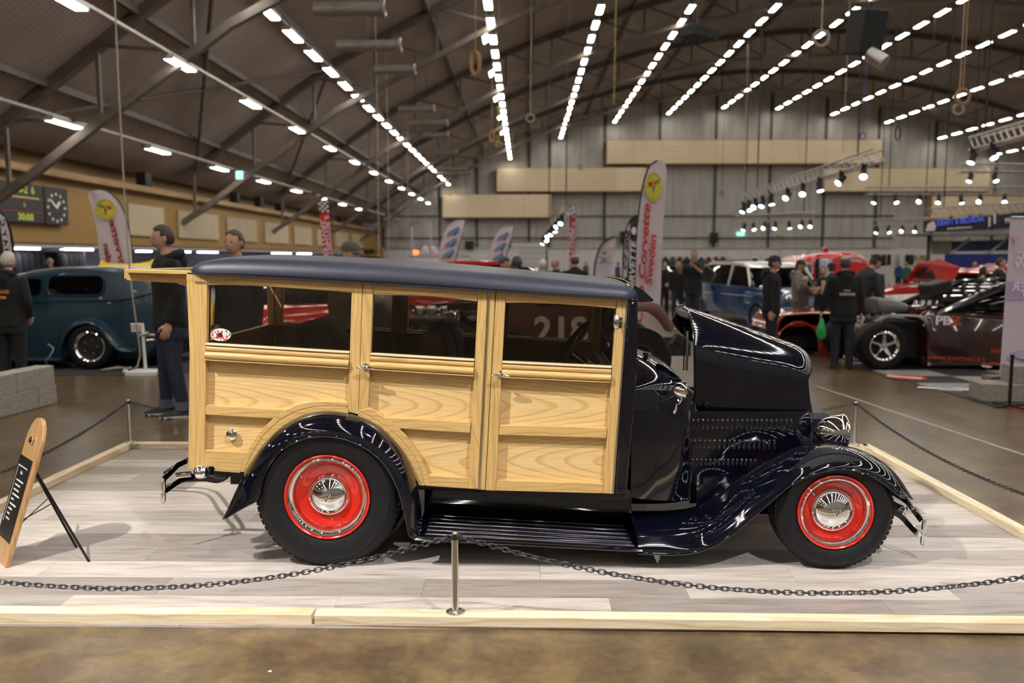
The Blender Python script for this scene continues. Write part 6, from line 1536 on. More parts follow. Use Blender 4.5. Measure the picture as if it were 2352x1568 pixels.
# ================================================================== banners, signs, stage gear and other things
FLAGW = mat('lilac_white_fabric', (.64, .56, .62), .7, 0, .04, 3)
def feather(label, spine, edge, Y, m, pole_px, base_z=0.0, nm='feather_flag', th=.006, wob=.03, edge_m=None):
    """cloth between two px outlines (left edge, right edge, top to bottom) with gentle folds, on a bent pole"""
    n = 22; A = resample([P(a, b, Y) for a, b in spine], n); B = resample([P(a, b, Y) for a, b in edge], n)
    base = Vector((A[-1].x if pole_px == 'L' else B[-1].x, Y, 0)); t = thing(nm, label, 'flag', base); o = base
    rows = []
    for i in range(n): rows.append([A[i].lerp(B[i], j / 8) + Vector((0, wob * math.sin(j / 8 * 5 + i * .35) * .5, 0)) for j in range(9)])
    c = MB().sheet(rows, th).build('cloth', m, t, o, smooth=60)
    pl = A if pole_px == 'L' else B
    MB().tube([p + Vector((0, .01, 0)) for p in pl] + [Vector((pl[-1].x, Y + .01, 0.01))], .012, 8).build('pole', edge_m or DARKMET, t, o)
    if edge_m: MB().tube([p + Vector((0, -.012, 0)) for p in pl], .035, 6, flat=.5).build('pole_sleeve', edge_m, t, o)
    MB().box((base.x, Y, .012), (.5, .5, .024)).build('foot', DARKMET, t, o, smooth=0)
    return t, o
def on(t, o, px, py, Y): return Vector(P(px, py, Y)) - V3(o)
REDT = mat('flag_red', (.55, .03, .025), .6); YEL = mat('flag_yellow', (.62, .55, .04), .6); NVY = mat('flag_navy', (.02, .06, .2), .6)
def emblem(t, o, px, py, Y, rx, ry, flip=1):
    c = P(px, py, Y - .045); w = rx * Y / FPX; h_ = ry * Y / FPX
    d = MB().prism([c + Vector((w * math.cos(a), 0, h_ * math.sin(a))) for a in [2 * math.pi * k / 36 for k in range(36)]], (0, .006, 0)).build('round_emblem', YEL, t, o, smooth=0)
    q = c + Vector((0, -.004, 0))
    MB().prism([q + Vector((flip * x * w, 0, z * h_)) for x, z in ((-.62, -.02), (-.15, .06), (-.1, .36), (-.62, .32))], (0, .003, 0)).build('emblem_flag', REDT, d, o, smooth=0)
    for i in range(5):
        for j in range(3):
            if (i + j) % 2 == 0: MB().prism([q + Vector((flip * (.02 + (i + a) * .12) * w, 0, (.02 + .05 * i + (j + b) * .11) * h_)) for a, b in ((0, 0), (1, 0), (1, 1), (0, 1))], (0, .003, 0)).build('emblem_check', BLACK, d, o, smooth=0)
    MB().prism([q + Vector((flip * x * w, 0, z * h_)) for x, z in ((-.14, .02), (.1, .02), (0, -.6))], (0, .003, 0)).build('emblem_vee', NVY, d, o, smooth=0)
    for word, a0, a1, up in (('CLUB CORVETTE', 150, 30, 1), ('SWEDEN', 228, 312, 0)):
        for k, ch in enumerate(word):
            if ch == ' ': continue
            a = R(lerp(a0, a1, k / (len(word) - 1))); p = c + Vector((flip * .86 * w * math.cos(a), -.003, .86 * h_ * math.sin(a))) - V3(o)
            ang = (a - math.pi / 2) if up else (a + math.pi / 2)
            text(ch, .22 * w, NVY, d, p, (R(90), -ang * flip, 0), 'emblem_letter', .001, sx=flip)
# big flag right of the wagon roof
Y1 = 13.2
t, o = feather('tall white feather flag with yellow round emblem and red Corvette Sweden lettering', [(1510, 368), (1494, 378), (1482, 405), (1472, 450), (1465, 520), (1461, 600), (1459, 720)], [(1514, 368), (1526, 376), (1531, 385), (1530, 430), (1524, 520), (1519, 620), (1516, 720)], Y1, FLAGW, 'L')
emblem(t, o, 1501.5, 429, Y1, 19, 33)
def vtext(t, o, s, px0, py0, px1, py1, Y, size, m, flip=1, sx=1.0, off=.05):
    """lettering running along a px line from (px0,py0) to (px1,py1)"""
    a, b = P(px0, py0, Y), P(px1, py1, Y); d = b - a; ang = math.atan2(d.z, d.x)
    k = text(s, size, m, t, (a + b) / 2 - V3(o) + Vector((0, -off, 0)), (R(90), -ang if flip > 0 else -ang, 0), 'lettering', .002, sx=1, shear=.25, bold=.004)
    xs_ = [q.co.x for q in k.data.vertices]; w = max(xs_) - min(xs_)
    if w > 0: k.scale = (d.length / w, -1 if flip < 0 else 1, 1)
    return k
vtext(t, o, 'Club Corvette', 1466, 745, 1486, 470, Y1, .155, REDT)
vtext(t, o, 'Sweden', 1489, 656, 1500, 540, Y1, .15, REDT)
# black flag behind it
t, o = feather('black feather flag with white stripe beside the tall white flag', [(1462, 493), (1448, 505), (1437, 530), (1432, 570), (1430, 640), (1429, 720)], [(1465, 493), (1470, 500), (1472, 530), (1472, 570), (1472, 640), (1472, 720)], 15.5, mat('black_flag_cloth', (.03, .03, .032), .7), 'L')
MB().prism([P(a, b, 15.44) for a, b in ((1447, 511), (1446, 560), (1440, 636), (1431, 640), (1434, 560), (1440, 525))], (0, .005, 0)).build('white_stripe', FLAGW, t, o, smooth=0)
vtext(t, o, 'CORVETTE', 1450, 690, 1455, 555, 15.44, .16, WHITE); MB().prism([P(1456 + 6 * math.cos(a), 530 + 9 * math.sin(a), 15.43) for a in [k * .524 for k in range(12)]], (0, .004, 0)).build('round_emblem', WHITE, t, o, smooth=0)
vtext(t, o, 'C7 Z06', 1435, 622, 1442, 530, 15.43, .08, BLACK)
# crest flag
t, o = feather('short white feather flag with black edge and small crest', [(1413, 543), (1398, 548), (1383, 560), (1373, 580), (1366, 610), (1364, 660), (1364, 700)], [(1414, 544), (1412, 565), (1408, 590), (1404, 620), (1401, 650), (1400, 680), (1400, 700)], 17.5, FLAGW, 'L', edge_m=BLACK)
for k in range(2):
    for j, m in enumerate((NVY, YEL, NVY)): MB().prism([P(1385 + j * 2.4 + a, 576 + k * 16 + b, 17.44) for a, b in ((0, 0), (2.2, 0), (2.2, 9), (0, 9))], (0, .004, 0)).build('crest', m, t, o, smooth=0)
for s_, py in (('LAKE WOOD', 571), ('1961  20', 592), ('CLUB CRAFT', 604)): text(s_, .075, mat('grey_print', (.22, .21, .25), .6), t, P(1387, py, 17.42) - V3(o), (R(90), 0, 0), 'lettering', .001)
# two white flags with car pictures
for k, (dx, dy, sc, Yk, lab) in enumerate(((1035, 505, 1.0, 21, 'white feather flag with three blue car cards, left one of the pair'), (1149, 519, .92, 23.5, 'white feather flag with three blue car cards, right one of the pair'))):
    def q(a, b): return (dx + (a - 1035) * sc, dy + (b - 505) * sc)
    t, o = feather(lab, [q(1066, 505), q(1048, 505), q(1030, 518), q(1018, 542), q(1008, 580), q(1003, 620), q(1000, 700)], [q(1068, 506), q(1066, 520), q(1060, 545), q(1052, 575), q(1045, 605), q(1040, 640), q(1036, 700)], Yk, FLAGW, 'R', nm='feather_flag')
    for j in range(3):
        c = (1041 - j * 6.2, 532 + j * 26)
        MB().prism([P(*q(c[0] + a, c[1] + b), Yk - .05) for a, b in ((-13, 2), (12, -13), (16, -6), (-8, 9))], (0, .005, 0)).build('car_card', mat('card_blue', (.14, .28, .5), .5), t, o, smooth=0)
        MB().prism([P(*q(c[0] + a, c[1] + b), Yk - .055) for a, b in ((0, 6), (14, -5), (8, 4), (2, 10))], (0, .005, 0)).build('car_card', mat('card_maroon', (.10, .03, .03), .5), t, o, smooth=0)
        MB().prism([P(*q(c[0] - 12 + 3 * math.cos(a), c[1] + 8 + 3 * math.sin(a)), Yk - .06) for a in [i * .785 for i in range(8)]], (0, .005, 0)).build('heart_mark', mat('card_red', (.75, .10, .06), .5), t, o, smooth=0)
# red flags with chequered tops
RFL = mat('red_banner_cloth', (.62, .022, .020), .6, 0, .05)
for (x0, y0, x1, y1, w, Yk, lab, flip) in ((742, 460, 760, 640, 23, 22, 'red vertical banner with chequered top left of the flat cap man', -1), (1316, 473, 1311, 660, 13, 33, 'red vertical banner with chequered top beyond the man in black suit jacket', 1)):
    A = [(lerp(x0, x1, k / 6) - w / 2, lerp(y0, y1, k / 6)) for k in range(7)]; B = [(a + w, b - 3) for a, b in A]
    t, o = feather(lab, A, B, Yk, RFL, 'R', nm='vertical_banner', wob=.01)
    for i in range(4):
        for j in range(5):
            a, b = P(A[0][0] + w * i / 4 + (x1 - x0) / (y1 - y0) * j * 6, y0 + j * 5.5, Yk - .03), P(A[0][0] + w * (i + 1) / 4 + (x1 - x0) / (y1 - y0) * j * 6, y0 + (j + 1) * 5.5, Yk - .03)
            MB().box(((a.x + b.x) / 2, Yk - .03, (a.z + b.z) / 2), (abs(b.x - a.x), .012, abs(b.z - a.z))).build('check', FLAGW if (i + j) % 2 else BLACK, t, o, smooth=0)
    hx = w / 2 * .5
    for s_, dx, f0, f1 in (('STREETMOTOR S', hx * .9, .98, .2), ('FESTIVAL', -hx * .9, .8, .25)):
        vtext(t, o, s_, lerp(x0, x1, f0) + dx, lerp(y0, y1, f0), lerp(x0, x1, f1) + dx, lerp(y0, y1, f1), Yk, .17, FLAGW, flip, off=.04)
# left flags
t, o = feather('white feather flag with yellow round emblem and mirrored red lettering above the teal sedan', [(204, 442), (205, 455), (212, 480), (220, 520), (227, 570), (232, 620), (236, 740)], [(207, 440), (225, 436), (248, 441), (270, 460), (290, 500), (301, 560), (306, 620)], 15.0, FLAGW, 'R')
emblem(t, o, 242, 481, 15.0, 23, 24, -1)
vtext(t, o, 'Corvette', 292, 640, 260, 508, 15.0, .17, mat('flag_dark_red', (.30, .02, .02), .6), -1); vtext(t, o, 'Sweden', 262, 655, 246, 560, 15.0, .15, MATS['flag_dark_red'], -1)
t, o = feather('black feather flag with white stripe at the far left edge', [(-40, 480), (-38, 500), (-34, 540), (-30, 600), (-28, 700)], [(-38, 478), (-5, 482), (14, 500), (26, 540), (31, 590), (32, 700)], 11.6, MATS['black_flag_cloth'], 'R')
MB().prism([P(a, b, 11.54) for a, b in ((-2, 490), (10, 500), (20, 530), (27, 575), (28, 620), (12, 620), (8, 570), (2, 525))], (0, .005, 0)).build('white_stripe', FLAGW, t, o, smooth=0)
vtext(t, o, 'R A Y  C', 22, 585, 10, 505, 11.53, .08, BLACK, -1)
# pale poles and pavilion far back
for px, y0 in ((946, 520), (989, 510)):
    a, b = P(px, y0, 30), P(px, 640, 30); tag(MB().tube([a, Vector((b.x, 30, 0))], .035, 8).build('lilac_pole', mat('lilac_pole', (.5, .42, .55), .5), org=(b.x, 30, 0)), 'thin lilac pole standing beyond the wagon roof, %s' % ('left one' if px < 960 else 'right one'), 'pole')
st = thing('stall_counter', 'white stall with lilac top edge beyond the wagon roof', 'stall', (P(1015, 620, 31).x, 31, 0)); o = st.location.copy()
A, B = P(935, 590, 31), P(1076, 590, 31); MB().box(((A.x + B.x) / 2, 31.3, A.z / 2), (B.x - A.x, .6, A.z)).build('counter', WHITE, st, o, smooth=0); MB().box(((A.x + B.x) / 2, 31.3, A.z + .04), (B.x - A.x + .1, .7, .08)).build('counter_top', MATS['lilac_pole'], st, o, smooth=0)
for px in (977, 996): MB().ell(P(px, 578, 31), (.13, .08, .22), 16, 10).build('heart_ornament', FLAGW, st, o)
tag(MB().ell((P(952, 583, 31).x, 31.3, A.z + .17), (.13, .13, .10), 14, 8).build('orange_lamp', mat('orange_glow', (.8, .2, .02), .5, emit=(1, .25, .03), estr=1.5), org=(P(952, 583, 31).x, 31.3, A.z + .08)), 'small orange beacon on the white stall', 'lamp')
# ------------------------------------------------------------------ scoreboard with clock on the gallery front
XS = XL + .12
def wp(px, py): return WX(px, py, XS)
SB = mat('scoreboard_black', (.022, .021, .020), .5); GRN = mat('led_green', (.3, .35, .05), .5, emit=(.55, .62, .08), estr=.22)
zt_, zb_ = wp(75, 424).z, wp(75, 513).z
ya, yb2, yc2 = wp(-60, 470).y, wp(95, 470).y, wp(149, 470).y
sb = thing('scoreboard', 'black handball scoreboard with green digits on the gallery front', 'scoreboard', (XS, (ya + yb2) / 2, zb_)); o = sb.location.copy()
MB().box((XS, (ya + yb2) / 2, (zt_ + zb_) / 2), (.16, yb2 - ya - .02, zt_ - zb_)).build('case', SB, sb, o, smooth=0, bevel=.02)
def wtext(t, o, s, px, fz, size, m, sx=1): y = wp(px, 470).y; text(s, size, m, t, Vector((XS + .09, y, lerp(zb_, zt_, fz))) - V3(o), (R(90), 0, R(90)), 'digits', .002, sx=sx, bold=.008)
Hs = zt_ - zb_
wtext(sb, o, 'H  0-2  6', 45, .83, Hs * .26, GRN, 1.1); wtext(sb, o, '2', 48, .45, Hs * .12, GRN); wtext(sb, o, '30:00', 50, .14, Hs * .24, GRN, 1.25)
MB().box((XS + .085, wp(48, 470).y, lerp(zb_, zt_, .64)), (.01, Hs * 1.3, Hs * .03)).build('line', GRN, sb, o, smooth=0)
for fz in (.28, .62): MB().box((XS + .083, wp(45, 470).y, lerp(zb_, zt_, fz)), (.01, Hs * 1.7, .015)).build('line', REDT, sb, o, smooth=0)
ck = thing('wall_clock', 'black square wall clock with white hands beside the scoreboard', 'clock', (XS, (yb2 + yc2) / 2, zb_)); o = ck.location.copy()
MB().box((XS, (yb2 + yc2) / 2 + .02, (zt_ + zb_) / 2 + .0), (.17, yc2 - yb2 - .02, Hs)).build('case', SB, ck, o, smooth=0, bevel=.02)
cc = Vector((XS + .095, wp(122, 470).y, lerp(zb_, zt_, .46))); rr_ = Hs * .36; ry = (yc2 - yb2) / 2 * .72
for k in range(12):
    a = R(30 * k); p = cc + Vector((0, ry * math.sin(a), rr_ * math.cos(a))); MB().box(p, (.012, .07, .07)).build('hour_mark', WHITE, ck, o, smooth=0)
for a, ln, w_ in ((R(-52), .86, .06), (R(42), .6, .08)): MB().beam(cc, cc + Vector((.0, ry * ln * math.sin(a), rr_ * ln * math.cos(a))), w_, .02, up=(1, 0, 0)).build('hand', WHITE, ck, o, smooth=0)
# speakers and lamps on the ledge
for px, py, w_, h_ in ((335, 435, .5, .5), (543, 493, .35, .5), (598, 496, .4, .55), (645, 508, .6, .45), (693, 515, .35, .45), (783, 534, .3, .4)):
    p = WX(px, py, XL + .15); p.z = max(p.z, 4.06 + h_ / 2); tag(MB().box((XL + .1, p.y, 4.05 + h_ / 2), (.35, w_, h_)).build('ledge_speaker', BLACK, org=(XL + .1, p.y, 4.05), smooth=0, bevel=.03), 'black loudspeaker on the gallery ledge, %s from the left' % {335: 'first', 543: 'second', 598: 'third', 645: 'fourth', 693: 'fifth', 783: 'sixth'}[px], 'loudspeaker', 'loudspeakers on the gallery ledge')
# strip lamps and clothes under the gallery
for px, py, ln in ((58, 556, 1.1), (180, 556, 1.5), (164, 562, 1.3), (330, 569, 1.2), (420, 573, 1.5), (478, 575, 2.4), (648, 582, 4.0), (700, 584, 3.5)):
    Y = WX(px, py, XL - 2.5).y; p = Vector((XL - (1.2 if py < 560 else 3.2), 0, ZS - .16)); Y = (p.x / ((px - VPX) / FPX)) if True else Y
    tag(MB().box((p.x, Y, ZS - .15), (.16, ln, .05)).build('strip_lamp', mat('strip_tube', (.9, .9, .95), .5, emit=(.95, .93, 1.0), estr=14), org=(p.x, Y, ZS - .17), smooth=0), 'lit strip lamp under the gallery soffit, %s from the left' % ORD[(58, 164, 180, 330, 420, 478, 648, 700).index(px)], 'ceiling light', 'strip lamps under the gallery')
rk = thing('clothes_rack', 'rack of dark garments under the gallery left of the flag', 'clothes rack', (XL - 1.6, 24, 0)); o = rk.location.copy()
MB().tube([(XL - 1.6, 20.5, 1.85), (XL - 1.6, 28, 1.85)], .02, 8).build('rail', STEEL, rk, o)
for y in (20.6, 27.9): MB().tube([(XL - 1.6, y, 0), (XL - 1.6, y, 1.85)], .02, 8).build('upright', STEEL, rk, o)
for k in range(22):
    y = 20.9 + k * .31; g = MB(); hh = random.uniform(.75, 1.0)
    g.grid([[Vector((XL - 1.6 + a * f_, y + b * .07 * f_, 1.8 - z)) for a, b in [(math.cos(q) * .22, math.sin(q)) for q in [R(45 * i) for i in range(8)]]] for z, f_ in ((0, .3), (.08, .9), (.4, 1), (hh, 1.1))], cj=True, cap=True)
    g.build('garment', mat('garment_%d' % (k % 4), [(.012, .012, .014), (.02, .02, .03), (.05, .05, .06), (.02, .015, .015)][k % 4], .9), rk, o)
tag(MB().box((XL - 1.2, 22.6, 1.72), (.06, .55, .42), (0, .2, 0)).build('high_visibility_vest', mat('hi_vis_yellow', (.55, .75, .05), .6), org=(XL - 1.2, 22.6, 1.5), smooth=0, bevel=.02), 'bright yellow-green vest hanging on the dark clothes rack', 'vest')
# ------------------------------------------------------------------ yellow stretch canopy beyond the sedan
YT2 = 14.2; YC_ = mat('yellow_stretch_fabric', (.78, .55, .01), .55, 0, .05, 3)
cn = thing('stretch_canopy', 'yellow stretch canopy with pointed corners behind the teal sedan', 'canopy', (P(290, 640, YT2).x, YT2, 0)); o = cn.location.copy()
tp_ = [(226, 612), (232, 596), (240, 602), (262, 605), (292, 606), (322, 604), (344, 600), (353, 594), (356, 612)]; bt = [(222, 622), (232, 622), (242, 624), (262, 626), (292, 627), (322, 626), (340, 624), (352, 622), (358, 622)]
MB().sheet([[P(c, d, YT2), P((a + c) / 2, (b + d) / 2, YT2 + .25), P(a, b, YT2 + .55)] for (a, b), (c, d) in zip(tp_, bt)], .006).build('canopy', YC_, cn, o, smooth=60)
for (a, b), (c, d), w0, w1 in (((232, 612), (196, 690), .1, .30), ((353, 612), (318, 690), .1, .28), ((440, 640), (500, 700), .1, .3)):
    A, B = P(a, b, YT2 + .3), P(c, d, YT2 + .3); B = Vector((B.x, B.y, 0.02)); MB().tube([A, A.lerp(B, .4) + Vector((.12, 0, 0)), B], [w0, lerp(w0, w1, .5), w1], 10, flat=.4).build('leg', YC_, cn, o)
MB().tube([P(353, 606, YT2 + .3), P(400, 618, YT2 + .3), P(440, 640, YT2 + .3)], .12, 8, flat=.5).build('canopy_arm', YC_, cn, o)
# ------------------------------------------------------------------ sign easel, front left
EAS_Y = 4.15
so_ = [P(a, b, EAS_Y + d) for a, b, d in ((95, 972, 0), (0, 0, 0))]
top = P(84, 972, 4.36); BEECH = wood('beech_board', (.52, .30, .13), (.40, .21, .08), 'Z', 30, .35, .3)
sg = thing('info_sign', 'wooden board sign with black text panel on a steel easel', 'sign', (G(-40, 1440, ZP).x + .1, 4.1, ZP)); o = sg.location.copy()
# board plane: leaning back; built from its visible corners and extended down to the floor
HWB = .14; wdir = Vector((.70, -.71, 0)).normalized(); lean_ = Vector((-.75, -.66, 0)) * .31
ax_d = (lean_ + Vector((0, 0, -1))).normalized(); nrm = wdir.cross(ax_d).normalized()
if nrm.y > 0: nrm = -nrm
c_top = P(94, 1016, 4.27) - wdir * HWB - ax_d * .115 ; Lb = (c_top.z - ZP) / -ax_d.z
def BP(u, d, n=0.0): return c_top + wdir * u + ax_d * d + nrm * n
out = [BP(HWB * math.cos(a), HWB * 1.0 - HWB * math.sin(a)) for a in [math.pi * k / 14 for k in range(15)]] + [BP(-HWB, Lb), BP(HWB, Lb)]
MB().prism(out, -nrm * .022).build('board', BEECH, sg, o, smooth=0, bevel=.004)
MB().prism([BP(u, d, .004) for u, d in ((-HWB * .98, .225), (HWB * .70, .225), (HWB * .70, Lb - .12), (-HWB * .98, Lb - .12))], -nrm * .006).build('text_panel', mat('black_sign_panel', (.012, .012, .013), .35), sg, o, smooth=0)
MB().tube([BP(.0, .125, .004), BP(.0, .125, .012), BP(0, .125, .016)], [.021, .021, .012], 20).build('knob', CHROME, sg, o); MB().tube([BP(.0, .125, .015), BP(.0, .125, .0185)], .013, 16).build('knob_face', BLACK, sg, o)
SGT = mat('sign_print', (.72, .70, .68), .5); rg = random.Random(5)
MB().prism([BP(u, d, .006) for u, d in ((-HWB * .75, .275), (HWB * .45, .275), (HWB * .45, .281), (-HWB * .75, .281))], -nrm * .001).build('print_rule', SGT, sg, o, smooth=0)
MB().prism([BP(u, d, .006) for u, d in ((-HWB * .80, .275), (-HWB * .77, .275), (-HWB * .77, Lb - .2), (-HWB * .80, Lb - .2))], -nrm * .001).build('print_rule', SGT, sg, o, smooth=0)
hd_ = text('Info', .028, SGT, sg, (0, 0, 0), (0, 0, 0), 'print_heading', .0005); Mx = Matrix((wdir, -ax_d, nrm)).transposed(); hd_.location = BP(-.02, .31, .006) - V3(o); hd_.rotation_euler = Mx.to_euler()
for k in range(22):
    d = .35 + k * .026; ln = HWB * rg.choice((.35, .5, .7, .85, .95))
    if d < Lb - .22: MB().prism([BP(u, q, .006) for u, q in ((-HWB * .55, d), (-HWB * .55 + ln, d), (-HWB * .55 + ln, d + .008), (-HWB * .55, d + .008))], -nrm * .001).build('print_line', SGT, sg, o, smooth=0)
la, lb = P(76, 1072, 4.42), G(205, 1290, ZP); la2, lb2 = P(74, 1074, 4.6), G(176, 1257, ZP)
for a, b in ((la, lb), (la2, lb2)): MB().beam(a, b, .012, .005, up=(0, 1, 0)).build('easel_leg', DARKMET, sg, o, smooth=0)
MB().beam(la + Vector((0, 0, .0)), BP(HWB * .5, .3, -.03), .01, .01).build('easel_arm', DARKMET, sg, o, smooth=0)
MB().tube([la.lerp(lb, .38), BP(HWB * .5, .55, -.03)], .003, 6).build('easel_stay', DARKMET, sg, o); MB().tube([la2.lerp(lb2, .38), BP(HWB * .5, .57, -.03)], .003, 6).build('easel_stay', DARKMET, sg, o)
# ------------------------------------------------------------------ concrete block stacks
CONC = mat('lightweight_concrete', (.34, .31, .275), .85, 0, .25, 35, bump=.5)
def block(c, d, rz, lab, grp): tag(MB().box((0, 0, 0), d).build('concrete_block', CONC, org=(0, 0, 0), smooth=0, bevel=.008), lab, 'block', grp).location; 
def put_block(p0, p1, z, hh, dep, lab, grp):
    p0, p1 = V3(p0), V3(p1); d = p1 - p0; d.z = 0; L_ = d.length; d.normalize(); nn = Vector((-d.y, d.x, 0))
    o = MB().box((0, 0, hh / 2), (L_ - .006, dep, hh)).build('concrete_block', CONC, smooth=0, bevel=.008); c = (p0 + p1) / 2 + nn * dep / 2
    o.location = (c.x, c.y, z); o.rotation_euler = (0, 0, math.atan2(d.y, d.x)); tag(o, lab, 'block', grp)
b1 = G(132, 925); b0 = G(0, 960); dv = (b0 - b1); dv = dv.normalized()
bh = .215
gL = 'concrete blocks in the left stack'
put_block(b1 + dv * .30, b1, 0, bh, .22, 'short end concrete block in the bottom course of the left stack', gL)
put_block(b1 + dv * .92, b1 + dv * .30, 0, bh, .22, 'long concrete block in the bottom course of the left stack', gL)
put_block(b1 + dv * 1.5, b1 + dv * .92, 0, bh, .22, 'concrete block at the frame edge in the bottom course of the left stack', gL)
put_block(b1 + dv * .62, b1 + dv * .02, bh, bh, .22, 'long end concrete block in the top course of the left stack', gL)
put_block(b1 + dv * 1.2, b1 + dv * .62, bh, bh, .22, 'left concrete block in the top course of the left stack', gL)
gR = 'concrete blocks in the right stack'
r0 = G(2256, 922); r1 = G(2352, 932)
put_block(r0, r0 + Vector((.62, -.04, 0)), 0, .2, .35, 'pale concrete block on the floor at the foot of the roll-up banner', gR)
put_block(r0 + Vector((.63, -.04, 0)), r0 + Vector((1.25, -.08, 0)), 0, .2, .35, 'concrete block at the right frame edge on the red carpet', gR)
put_block(r0 + Vector((.36, .04, 0)), r0 + Vector((.98, .0, 0)), .2, .2, .3, 'upper concrete block stacked behind the black stanchion', gR)
RC = mat('red_carpet', (.28, .015, .025), .9, 0, .12, 80)
tag(MB().prism([G(2262, 924) + Vector((0, 0, .001)), G(2600, 1010) + Vector((0, 0, .001)), G(2700, 925) + Vector((0, 0, .001)), G(2400, 920) + Vector((0, 0, .001))], (0, 0, .006)).build('red_carpet', RC, org=tuple(G(2352, 940)), smooth=0), 'red carpet edge under the concrete blocks at the right', 'carpet')
sp = G(2318, 935); s2 = thing('stanchion', 'black stanchion with chain in front of the roll-up banner', 'stanchion', sp); MB().tube([sp + Vector((0, 0, .02)), sp + Vector((0, 0, .56))], .018, 10).build('tube', DARKMET, s2, sp)
for a in (20, 110, 200, 290): MB().beam(sp + Vector((0, 0, .03)), sp + Vector((math.cos(R(a)) * .2, math.sin(R(a)) * .2, .012)), .035, .012).build('foot', DARKMET, s2, sp, smooth=0)
MB().lathe([(0, .585), (.02, .58), (.024, .56), (.02, .55)], sp, 'Z', 14).build('cap', BLACK, s2, sp)
chain(sp + Vector((0, 0, .55)), sp + Vector((1.6, -.1, .55)), .12, 'black chain hanging from the black stanchion at the right edge')
# lilac roll-up banner
bn = thing('roll_up_banner', 'tall lilac white roll-up banner with mirrored lettering at the right edge', 'banner', (P(2345, 860, 9.9).x, 9.9, 0)); o = bn.location.copy()
MB().prism([P(2322, 500, 9.9), P(2420, 500, 9.9), P(2420, 862, 9.9), P(2297, 862, 9.9)], (0, .01, 0)).build('sheet', mat('lilac_banner_sheet', (.66, .58, .68), .6, 0, .10, .8), bn, o, smooth=0)
MB().prism([P(a, b, 9.892) for a, b in ((2313, 646), (2420, 646), (2420, 690), (2309, 690))], (0, .004, 0)).build('print_band', mat('lilac_band', (.46, .40, .60), .6), bn, o, smooth=0)
MB().prism([P(2352 + 40 * math.cos(a), 820 + 16 * math.sin(a), 9.892) for a in [R(15 * k) for k in range(24)]], (0, .004, 0)).build('print_oval', mat('lilac_oval', (.50, .45, .68), .6), bn, o, smooth=0)
GP = mat('white_lilac_print', (.80, .76, .84), .6)
for s_, px, py, sz, m in (('RACER', 2370, 659, .15, GP), ('7', 2352, 678, .13, GP), ('G', 2344, 587, .13, GP), ('SHOW', 2372, 606, .14, GP), ('Y', 2332, 555, .16, mat('faint_red_print', (.72, .40, .42), .6))):
    p = P(px, py, 9.885); text(s_, sz, m, bn, p - V3(o), (R(90), 0, 0), 'lettering', .001, sx=-1, bold=.003)
MB().tube([P(2322, 499, 9.9), P(2420, 499, 9.9)], .015, 8).build('top_rail', STEEL, bn, o); MB().box(P(2352, 868, 9.9), (.9, .2, .06)).build('base', STEEL, bn, o, smooth=0)
# ------------------------------------------------------------------ small things by the sedan
bs = G(335, 860); wp_ = thing('sign_stand', 'white sign stand on a square foot beside the teal sedan', 'sign', bs); MB().box(bs + Vector((0, 0, .03)), (.42, .36, .06)).build('foot', WHITE, wp_, bs, smooth=0, bevel=.008)
MB().tube([bs + Vector((0, 0, .06)), bs + Vector((-.02, 0, .72))], .022, 8).build('post', WHITE, wp_, bs); MB().box(P(316, 752, bs.y), (.17, .02, .12), (.3, 0, .2)).build('plate', WHITE, wp_, bs, smooth=0)
MB().tube([P(322, 770, bs.y), P(342, 765, bs.y)], .03, 8).build('clamp', STEEL, wp_, bs)
rp = [P(262, -40, 11.2), P(268, 100, 11.2), P(278, 300, 11.2), P(288, 480, 11.2), P(300, 640, 11.2), P(314, 750, 11.3), P(322, 810, 11.35), P(316, 840, 11.4), P(292, 858, 11.4)]
rt0 = P(258, -160, 11.2); tag(MB().tube([Vector((rt0.x, 11.2, rb(rt0.x) - .1))] + resample(rp, 30), .011, 6).build('hanging_rope', mat('pale_rope', (.42, .36, .29), .8), org=tuple(P(300, 640, 11.2))), 'long pale rope hanging from the roof beside the teal sedan', 'rope')
tag(MB().ell(G(288, 858) + Vector((0, 0, .035)), (.04, .04, .035), 12, 8).build('rope_weight', WHITE, org=tuple(G(288, 858))), 'white ball at the end of the hanging rope', 'weight')
for k in range(6): a = G(262 + 4 * k, 852); tag(MB().tube([a + Vector((-.15, .05 * k - .1, .03 + .004 * k)), a + Vector((.2, .12 - .06 * k, .04 + .004 * k))], .008, 6).build('wooden_stick', mat('straw_wood', (.45, .36, .22), .7), org=tuple(a)), 'thin straw-coloured stick in the heap beside the sedan wheel, %s' % ['leftmost', 'second from left', 'third from left', 'fourth from left', 'fifth from left', 'rightmost'][k], 'stick', 'sticks by the sedan')
tag(MB().tube([G(128, 832) + Vector((0, 0, .03)), G(172, 842) + Vector((0, 0, .03))], [.03, .035], 8).build('air_pump', mat('pale_tube', (.45, .42, .38), .5), org=tuple(G(150, 838))), 'pale tube lying on the carpet beside the sedan wheel', 'tube')
tag(MB().tube(resample([P(110, 790, 11.6), P(122, 800, 11.55), P(116, 815, 11.5), P(105, 830, 11.5), G(118, 848) + Vector((0, 0, .012))], 20), .012, 6).build('cable', mat('grey_cable', (.2, .2, .24), .5), org=tuple(P(112, 830, 11.5))), 'grey cable dangling beside the sedan door', 'cable')
